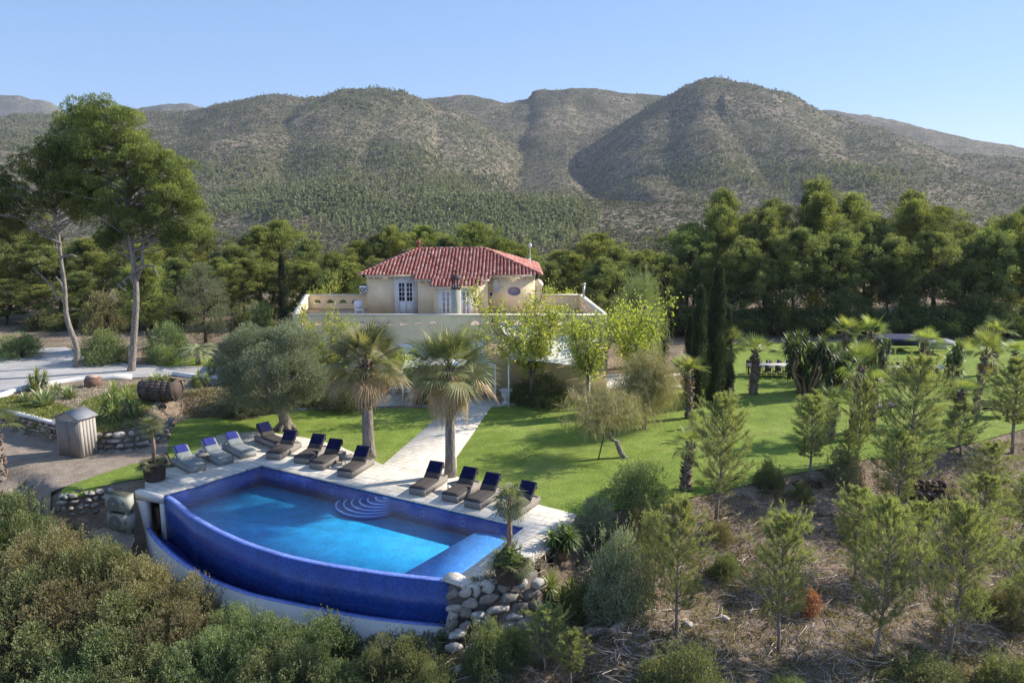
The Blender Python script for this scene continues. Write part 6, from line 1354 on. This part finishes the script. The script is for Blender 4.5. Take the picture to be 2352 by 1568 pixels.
shrub(3, 'bush_green', 1375, 990, 945, 70, 'low green bush on the lawn left of the drooping olive brown tree')
shrub(2, 'bush_brown', 975, 930, 890, 60, 'dry brown plant by the stone bench between the palms')
# ------------------------------------------------------------------ back of the right lawn: dining tables, tents, benches
M['wood'] = plain('dark_table_wood', (.06, .05, .045), .7); M['linen'] = plain('table_linen', (.50, .47, .45), .9); M['blue_tent'] = plain('dark_blue_canvas', (.035, .04, .09), .9); M['grey_canvas'] = plain('grey_canvas', (.30, .30, .33), .9)
ch_m = MB(); ch_m.box((0, 0, .45), (.42, .42, .04)); CH1 = ch_m.mesh('seat', M['wood']); ch_m = MB(); ch_m.box((0, .2, .72), (.42, .03, .42)); CH2 = ch_m.mesh('backrest', M['wood']); ch_m = MB(); ch_m.box((0, 0, .215), (.035, .035, .43)); CH3 = ch_m.mesh('leg', M['wood'])
st_m = MB(); st_m.lathe([(.05, 0), (.01, .02), (.01, .1), (.04, .16), (.035, .22)], 8); GLS = st_m.mesh('wine_glass', M['white_paint'])
def dining(label, u, v, Ln, rz, side, gl):
    x, y = W(u, v); t = thing('dining_table', label, 'table', (x, y, 0), rz, 'long outdoor dining tables'); mb = MB(); mb.box((0, 0, .76), (Ln, 1.0, .05)); mb.build('table_top', M['linen'], t)
    for sx in (-1, 1):
        for sy in (-1, 1): mb = MB(); mb.box((sx * (Ln / 2 - .2), sy * .4, .367), (.07, .07, .734)); mb.build('leg', M['wood'], t)
    n_ = int(Ln / .62)
    for k in range(n_):
        for sy in (-1, 1):
            lx = -Ln / 2 + (k + .5) * Ln / n_; a, b = rot2(lx, sy * .72, rz)
            c_ = thing('dining_chair', '%s chair on the %s side of the %s' % (ORD[k], 'near' if sy < 0 else 'far', side), 'chair', (x + a, y + b, 0), rz + (math.pi if sy < 0 else 0), 'chairs at the outdoor dining tables'); link('seat', CH1, c_); link('backrest', CH2, c_)
            for qx in (-.18, .18):
                for qy in (-.18, .18): o = link('leg', CH3, c_); o.location = (qx, qy, 0)
    for k in range(gl):
        a, b = rot2(-Ln / 2 + (k + .5) * Ln / gl, rng.uniform(-.3, .3), rz); o = bpy.data.objects.new('wine_glass', GLS); col.objects.link(o); o.location = (x + a, y + b, .786); tag(o, '%s pale glass from left on the %s' % (ORD[k], side), 'glass', 'glasses on the %s' % side)
dining('long table with pale cloth left of the big yucca clump', 1775, 862, 3.6, R(2), 'long table left of the yucca clump', 6)
dining('long table with pale cloth between the yucca clump and the tall narrow yucca', 2075, 868, 5.6, R(-2), 'long table right of the yucca clump', 10)
def tent(label, u, v, y, sz, mat):
    x = WY(u, v, y)[0]; w, d, h = sz; t = thing('pagoda_tent', label, 'tent', (x, y, 0)); mb = MB()
    mb.add([(-w / 2, -d / 2, h), (w / 2, -d / 2, h), (w / 2, d / 2, h), (-w / 2, d / 2, h), (0, 0, h + .22)], [(0, 1, 4), (1, 2, 4), (2, 3, 4), (3, 0, 4)]); mb.box((0, -d / 2, h - .12), (w, .03, .24)); mb.box((0, d / 2, h - .12), (w, .03, .24)); mb.build('canopy', mat, t)
    mb = MB(); mb.box((0, d / 2 - .1, h / 2), (w - .1, .03, h - .3)); mb.build('back_curtain', mat, t)
    for sx in (-1, 1):
        for sy in (-1, 1): mb = MB(); mb.tube([(sx * (w / 2 - .05), sy * (d / 2 - .05), 0), (sx * (w / 2 - .05), sy * (d / 2 - .05), h - .02)], .04, 6); mb.build('pole', M['grey_canvas'], t)
tent('dark blue canvas tent in the shade behind the dining tables', 2060, 850, 65, (4.5, 2.5, 1.15), M['blue_tent'])
tent('small pale grey tent right of the dark blue one behind the dining tables', 2150, 850, 64, (2.2, 1.6, 1.0), M['grey_canvas'])
def bench(label, u, v, rz, cush):
    x, y = W(u, v); t = thing('garden_bench', label, 'bench', (x, y, 0), rz); mb = MB(); mb.box((0, 0, .42), (1.7, .6, .06)); mb.build('seat', M['wood'], t); mb = MB()
    for k in range(4): mb.box((0, .3, .55 + .13 * k), (1.7, .04, .09))
    for s in (-1, 1): mb.box((s * .8, .3, .7), (.06, .05, .62))
    mb.build('backrest', M['wood'], t)
    for s in (-1, 1):
        for q in (-1, 1): mb = MB(); mb.box((s * .78, q * .25, .19), (.07, .07, .38)); mb.build('leg', M['wood'], t)
    if cush: mb = MB(); mb.box((-.35, 0, .51), (.7, .5, .1)); mb.box((.42, 0, .51), (.7, .5, .1)); mb.build('cushion', M['linen'], t)
bench('dark slatted bench with pale cushions among the young pines at the lawn edge', 2035, 950, R(-150), True)
bench('dark wooden bench near the right edge between two stout palms', 2275, 955, R(170), False)
t = thing('terrace_chair', 'white chair on the villa terrace left of the upper floor', 'chair', (px_x(826, 57, 4.5), 56.8, TF), R(20)); mb = MB(); mb.box((0, 0, .42), (.6, .6, .08)); mb.build('seat', M['white_paint'], t); mb = MB(); mb.box((0, .3, .75), (.6, .06, .6)); mb.build('backrest', M['white_paint'], t)
for s in (-1, 1):
    for q in (-1, 1): mb = MB(); mb.box((s * .26, q * .26, .19), (.05, .05, .38)); mb.build('leg', M['white_paint'], t)
# ------------------------------------------------------------------ young pines on the dry slope
YP = []
for k in range(5): w_, l_ = young_pine(4.2, (2.6, 2.2, 3.0, 2.5, 2.8)[k] * 1.15, 66, 1.6, (.22, .3, .2, .16, .26)[k]); YP.append(mk(w_, l_, (M['bark'], M['pine_young'])))
YPL = [(1643, 1194, 905, 165, 0, 'young pine standing before the old rough palm trunk at the lawn edge'), (1857, 1110, 908, 118, 1, 'slender young pine at the lawn edge with its thin trunk bare below'), (2083, 1146, 826, 205, 2, 'largest young pine, tall and yellowish, right of the pale-trunked palm'),
       (2048, 1190, 990, 130, 0, 'dense young pine low on the slope under the largest one'), (1554, 1457, 1150, 155, 3, 'young pine with a thin pale trunk right of the grey shrubs'), (1789, 1494, 1178, 170, 4, 'young pine in the middle of the dry slope beside the orange dead bush'),
       (1965, 1332, 1118, 110, 1, 'young pine with a yellow tip in mid slope'), (2006, 1518, 1150, 160, 0, 'leaning young pine low on the slope, second from the right at the bottom'), (2176, 1512, 1162, 195, 2, 'big young pine with a dark leaning trunk at the lower right'),
       (2248, 1275, 1085, 150, 3, 'young pine above the big lower right one, beside the dark terrace wall'), (2272, 1160, 1015, 115, 4, 'compact green young pine near the right edge below the stout palm'), (2325, 1040, 822, 150, 1, 'tall young pine at the right edge of the lawn'),
       (2210, 1050, 925, 110, 0, 'young pine between the largest one and the stout palm'), (2335, 1440, 1215, 130, 3, 'dull young pine cut by the right edge of the photo'), (1940, 1090, 990, 80, 2, 'sparse small pine right of the slender one at the lawn edge'),
       (2112, 1345, 1160, 120, 4, 'young pine in the tangle left of the big lower right one'), (2340, 1230, 1090, 110, 0, 'young pine at the right edge beside the dark rock face'), (1253, 1545, 1395, 120, 4, 'bright yellow green young pine at the bottom centre'),
       (1310, 1580, 1440, 90, 1, 'small bright pine right of the bottom centre one'), (1968, 1060, 870, 70, 3, 'thin half bare pine before the palm with the pale thick trunk'), (1500, 1370, 1180, 110, 2, 'low pine mingling with the grey shrubs beside the deck')]
for u, vb, vt, wp, k, lb in YPL:
    x, y, z, h = spot(u, vb, vt); d = math.hypot(y, z - CAMH); s_ = wp * .84 * d / FPX / (2.6, 2.2, 3.0, 2.5, 2.8)[k]; emit('young_pine', lb, 'pine tree', (x, y, z - .05), YP[k], rng.uniform(0, 6.28), (s_, s_, h / 4.2), 'young pines on the dry slope', rot=(rng.normal() * .03, rng.normal() * .03, rng.uniform(0, 6.28)))
# ------------------------------------------------------------------ shrubs on the slope and in the foreground
for a in ((0, 'bush_green', 1470, 1160, 1050, 175, 'leathery green oleander bush at the front edge of the right lawn'), (1, 'olive', 1415, 1400, 1190, 165, 'big grey green shrub right of the dark yucca bush by the deck'),
          (2, 'olive', 1370, 1235, 1130, 105, 'greyish shrub between the deck end and the oleander'), (2, 'bush_brown', 1470, 1255, 1150, 85, 'brown twiggy shrub under the oleander'), (3, 'bush', 1330, 1420, 1320, 90, 'small dark shrub right of the bright slim yucca'),
          (0, 'bush_green', 1115, 1560, 1405, 120, 'light green bush in front of the boulder wall'), (1, 'bush_green', 1180, 1520, 1425, 90, 'green bush between the boulder wall and the bottom centre pine'), (3, 'bush', 1568, 1600, 1462, 190, 'dark green bush at the bottom edge right of centre'),
          (1, 'bush', 1765, 1125, 1045, 70, 'dark shrub at the lawn edge between two young pines'), (2, 'olive', 1935, 1105, 1018, 90, 'grey dark shrub below the sparse small pine'), (3, 'bush', 2120, 1590, 1505, 220, 'low dark bush at the bottom edge between the two lower right pines'),
          (0, 'bush', 2300, 1600, 1490, 150, 'dark bush in the bottom right corner'), (1, 'bush_brown', 2320, 1420, 1330, 110, 'brown green scrub at the right edge above the corner bush'), (0, 'bush', 1660, 1330, 1260, 80, 'low scrub in the shade behind the mid slope pine'),
          (2, 'bush_brown', 1990, 1215, 1160, 90, 'brown scrub below the dense young pine'), (1, 'bush_green', 1810, 1610, 1548, 110, 'yellow green sprouting bush at the very bottom right of centre'), (3, 'bush_brown', 1650, 1240, 1190, 75, 'dry scrub at the foot of the first young pine'),
          (0, 'bush', 2240, 1400, 1340, 80, 'small shrub behind the big lower right pine'), (2, 'bush', 1840, 1150, 1100, 60, 'small dark scrub under the slender young pine')):
    shrub(*a, group=None)
x, y, z, h = spot(1853, 1400, 1360); w_, l_ = bush(.7, 1.0, 14, 200, .07, .025, (.12, .25), (.3, .9), 20); M['rust'] = foliage('rust_dead_leaves', (.16, .045, .02), (.38, .11, .05), (.5, .2, .1))
emit('dead_bush', 'small orange red dead bush on the dry slope', 'dead bush', (x, y, z), mk(w_, l_, (M['bark_dark'], M['rust']), ('stems', 'foliage')), 0, (1.2, 1.2, 1.2))
# big foreground thicket, lower left
FB = []
for k, tb in enumerate(((.2, .6), (.3, .8), (.25, .7), (.15, .6))):
    w_, l_ = bush(2.1, 3.6, 62, 560, .075, .030, (.26, .55), tb, 110); FB.append((w_, l_))
FBM = {(i, mt): mk(w_, l_, (M['bark_dark'], M[mt]), ('stems', 'foliage')) for i, (w_, l_) in enumerate(FB) for mt in ('bush', 'bush_green', 'bush_brown')}
FG = [(20, 1290, 1105, 200, 0, 'bush_green', 'green bush at the left edge just below the rough palm trunk'), (120, 1370, 1195, 230, 1, 'bush_brown', 'olive brown bush sloping down from the left edge toward the heat pumps'), (225, 1420, 1225, 220, 2, 'bush', 'bush below the heat pumps in the lower left thicket'),
      (320, 1430, 1265, 200, 1, 'bush_brown', 'dry brownish bush left of the trough wall'), (425, 1440, 1310, 180, 3, 'bush_brown', 'brown bush rubbing against the lower trough wall'), (40, 1470, 1290, 230, 3, 'bush', 'dull green bush at the left edge, halfway up the thicket'),
      (160, 1500, 1320, 240, 0, 'bush_brown', 'broad brown bush in the middle of the lower left thicket'), (290, 1520, 1360, 240, 2, 'bush', 'broad green bush in the middle of the thicket, below the dry one'), (410, 1530, 1390, 210, 0, 'bush_brown', 'russet bush right of the middle of the thicket'),
      (60, 1590, 1410, 250, 1, 'bush', 'dark bush in the bottom left corner'), (200, 1610, 1450, 250, 3, 'bush_green', 'green bush at the bottom edge next to the left corner'), (340, 1620, 1470, 240, 1, 'bush', 'dark green bush at the bottom edge below the russet one'),
      (480, 1600, 1440, 200, 2, 'bush_green', 'green bush at the bottom edge under the trough wall'), (545, 1500, 1375, 150, 1, 'bush_green', 'upright green bush with tall sprigs before the trough wall'), (605, 1560, 1400, 190, 0, 'bush_green', 'leafy bush with tall sprigs before the middle of the trough wall'),
      (735, 1510, 1395, 160, 3, 'bush_green', 'light green bush before the right half of the trough wall'), (660, 1620, 1470, 220, 2, 'bush', 'bush at the bottom edge left of centre'), (790, 1610, 1510, 150, 0, 'bush_green', 'low yellowish bush at the bottom edge below the light green one'),
      (915, 1570, 1440, 170, 1, 'bush', 'grey green bush below the right end of the navy wall'), (990, 1620, 1500, 120, 2, 'bush', 'small bush at the bottom edge left of the boulder wall'), (580, 1640, 1540, 200, 3, 'bush', 'dark bush on the bottom edge under the sprigs'), (860, 1640, 1560, 120, 3, 'bush_brown', 'dry bush on the bottom edge near the centre')]
for u, vb, vt, wp, k, mt, lb in FG:
    x, y, z, h = spot(u, vb, vt); d = math.hypot(y, z - CAMH); s_ = wp * d / FPX / 3.4; emit('bush', lb, 'bush', (x, y, z - .1), FBM[(k, mt)], rng.uniform(0, 6.28), (s_, s_, max(.5, h / 2.1)), 'foreground thicket')
# ------------------------------------------------------------------ dark terrace walls, rocks, logs on the slope
for nm, lb, pts, hh_ in (('terrace_wall', 'upper dark dry stone wall on the slope under the largest young pine', [(2088, 1118), (2130, 1128), (2178, 1140)], .75), ('terrace_wall', 'lower dark earth bank wall on the slope under the largest young pine', [(2094, 1150), (2140, 1162), (2200, 1180)], .8),
                        ('terrace_wall', 'dark rock face at the right edge of the slope', [(2318, 1165), (2350, 1172), (2400, 1180)], .9), ('terrace_wall', 'short dark stone edge below the lawn by the slender young pine', [(1812, 1110), (1850, 1116), (1895, 1118)], .45)):
    P3 = [hit(*p) for p in pts]; zb = min(p[2] for p in P3) - .1; wall_thing(nm, lb, [p[:2] for p in P3], lambda t, zb=zb, hh_=hh_: (zb, zb + hh_), stone_mat(nm + '_stone', (.06, .04, .03), (.13, .09, .07), (.25, .19, .15)) if nm not in M else M[nm], .3, .25); 
for k, (u, v, r_, lb) in enumerate(((1580, 1438, .22, 'small pale rock by the thin pale trunk of a young pine'), (1350, 1402, .3, 'flat grey rock under the grey shrubs'), (1330, 1452, .16, 'round pale stone left of the cut logs'), (1660, 1425, .2, 'pale broken rock on the slope right of the pale-trunked pine'), (1055, 1545, .22, 'grey stone in the lower centre left of the green bush'))):
    x, y, z = hit(u, v); mb = MB(); add_stone(mb, (0, 0, r_ * .3), (r_ * 1.2, r_, r_ * .7), .8); o = mb.build('rock', M['stone']); o.location = (x, y, z); tag(o, lb, 'rock')
for u, v, L, rz, lb in ((1419, 1450, .55, .9, 'cut log with a pale face on the slope'), (1368, 1462, .6, .3, 'reddish cut log lying left of the pale one'), (1400, 1500, 1.2, 2.4, 'thin pale pole lying below the cut logs')):
    x, y, z = hit(u, v); r_ = .17 if L < 1 else .04; t = thing('log', lb, 'log', (x, y, z + r_ * .7), rz); mb = MB(); mb.tube([(-L / 2, 0, 0), (L / 2, 0, .03)], r_, 12); mb.build('bark', M['bark_pale' if L > 1 else 'bark'], t)
    mb = MB(); [mb.tube([(sx * L / 2, 0, .015 * (1 + sx)), (sx * (L / 2 + .012), 0, .015 * (1 + sx))], r_ * .9, 12) for sx in (-1, 1)]; mb.build('cut_face', plain('cut_wood', (.45, .30, .20), .9), t)
# ------------------------------------------------------------------ uncountable: brushwood, litter, ground cover
def scatter_poly(poly_px, n_, z=None):
    us = [p[0] for p in poly_px]; vs = [p[1] for p in poly_px]; U = rng.uniform(min(us), max(us), n_ * 3); V = rng.uniform(min(vs), max(vs), n_ * 3); k = sdist(poly_px, U, V) < 0; U, V = U[k][:n_], V[k][:n_]
    a = (U - 1176) / FPX; b = (784 - V) / FPX; r = np.stack([a, cp + b * sp, -sp + b * cp], 1); t = (-CAMH) / r[:, 2] * np.ones(len(U))
    for _ in range(25): z = Zg(r[:, 0] * t, r[:, 1] * t); t = .5 * t + .5 * (z - CAMH) / r[:, 2]
    return r[:, 0] * t, r[:, 1] * t, Zg(r[:, 0] * t, r[:, 1] * t)
SLOPE = [(1320, 1190), (1470, 1165), (1600, 1145), (1720, 1122), (1810, 1098), (1910, 1080), (2010, 1060), (2130, 1050), (2260, 1020), (2400, 980), (2400, 1640), (1000, 1640), (1000, 1500), (1040, 1440), (1200, 1345)]
X, Y, Z = scatter_poly(SLOPE, 20000); mb = MB(); n_ = len(X); P_ = np.stack([X, Y, Z + rng.uniform(0, .06, n_)], 1)
cl = fbm(X / 1.7, Y / 1.7, 3, 55); keep = rng.uniform(-.9, .5, n_) < cl; P_ = P_[keep]; n_ = len(P_)
a = rng.uniform(0, 6.28, n_); D = unit(np.stack([np.cos(a), np.sin(a), rng.normal(size=n_) * .22], 1)); mb.leaves(P_ - D * .15, D, unit(np.cross(D, rng.normal(size=(n_, 3)))), rng.uniform(.15, .8, n_) , rng.uniform(.008, .03, n_), np.clip(rng.beta(2, 2, n_), 0, 1))
# bent sticks with thickness
for i in rng.integers(0, n_, 1500):
    p = P_[i]; a = rng.uniform(0, 6.28); L = rng.uniform(.3, 1.3); d = np.array([math.cos(a), math.sin(a), 0]); s_ = np.array([-d[1], d[0], 0]) * rng.normal() * .2 * L
    mb.tube([p + [0, 0, .02], p + d * L * .5 + s_ + [0, 0, .06], p + d * L + [0, 0, rng.uniform(0, .15)]], [.016, .012, .005], 4, rng.uniform(.3, 1))
tag(mb.build('brushwood', M['dry']), 'dry cut brushwood and grass litter strewn over the slope', 'brushwood', kind='stuff')
def tufts(name, poly_px, n_, L, w, mat, per, label, cat, rad=.12):
    X, Y, Z = scatter_poly(poly_px, n_); mb = MB(); m_ = len(X); P_ = np.repeat(np.stack([X, Y, Z], 1), per, 0) + rng.normal(size=(m_ * per, 3)) * [rad, rad, .02]; D = unit(rng.normal(size=(m_ * per, 3)) * [.8, .8, .3] + [0, 0, .8])
    mb.leaves(P_, D, unit(np.cross(D, rng.normal(size=(m_ * per, 3)))), L * rng.uniform(.5, 1.3, m_ * per), w, np.clip(np.repeat(rng.uniform(.1, .9, m_), per) + rng.normal(size=m_ * per) * .15, 0, 1)); tag(mb.build(name, mat), label, cat, kind='stuff')
tufts('slope_scrub', SLOPE, 2400, .18, .03, M['bush_brown'], 22, 'low dry scrub tufts growing through the litter on the slope', 'scrub')
tufts('slope_scrub', [(-60, 1110), (120, 1180), (300, 1290), (480, 1400), (800, 1470), (1040, 1450), (1060, 1640), (-60, 1640)], 2600, .2, .035, M['bush'], 22, 'dark undergrowth between the foreground bushes', 'undergrowth')
BANK = [(-40, 930), (60, 905), (150, 885), (300, 878), (420, 870), (520, 880), (520, 950), (430, 958), (392, 968), (330, 1000), (235, 1000), (130, 970), (0, 960)]
tufts('ground_cover', [(-40, 925), (70, 905), (110, 925), (190, 950), (235, 985), (130, 968), (0, 955)], 1500, .13, .05, M['cover'], 26, 'yellow green creeping ground cover at the left of the bank', 'ground cover', .16)
tufts('ground_cover', [(190, 925), (300, 885), (350, 880), (340, 935), (300, 975), (240, 990)], 1000, .13, .05, M['cover'], 26, 'yellow green creeping ground cover between the shed and the barrel', 'ground cover', .16)
tufts('dry_ground_cover', BANK, 1600, .12, .025, M['dry'], 18, 'dry brown stalks over the planted bank', 'ground cover', .14)
tufts('dry_ground_cover', [(420, 900), (520, 880), (620, 900), (700, 935), (610, 950), (540, 962), (430, 956)], 900, .13, .035, M['bush_brown'], 20, 'brownish low plants on the bank under the olive tree', 'ground cover', .14)
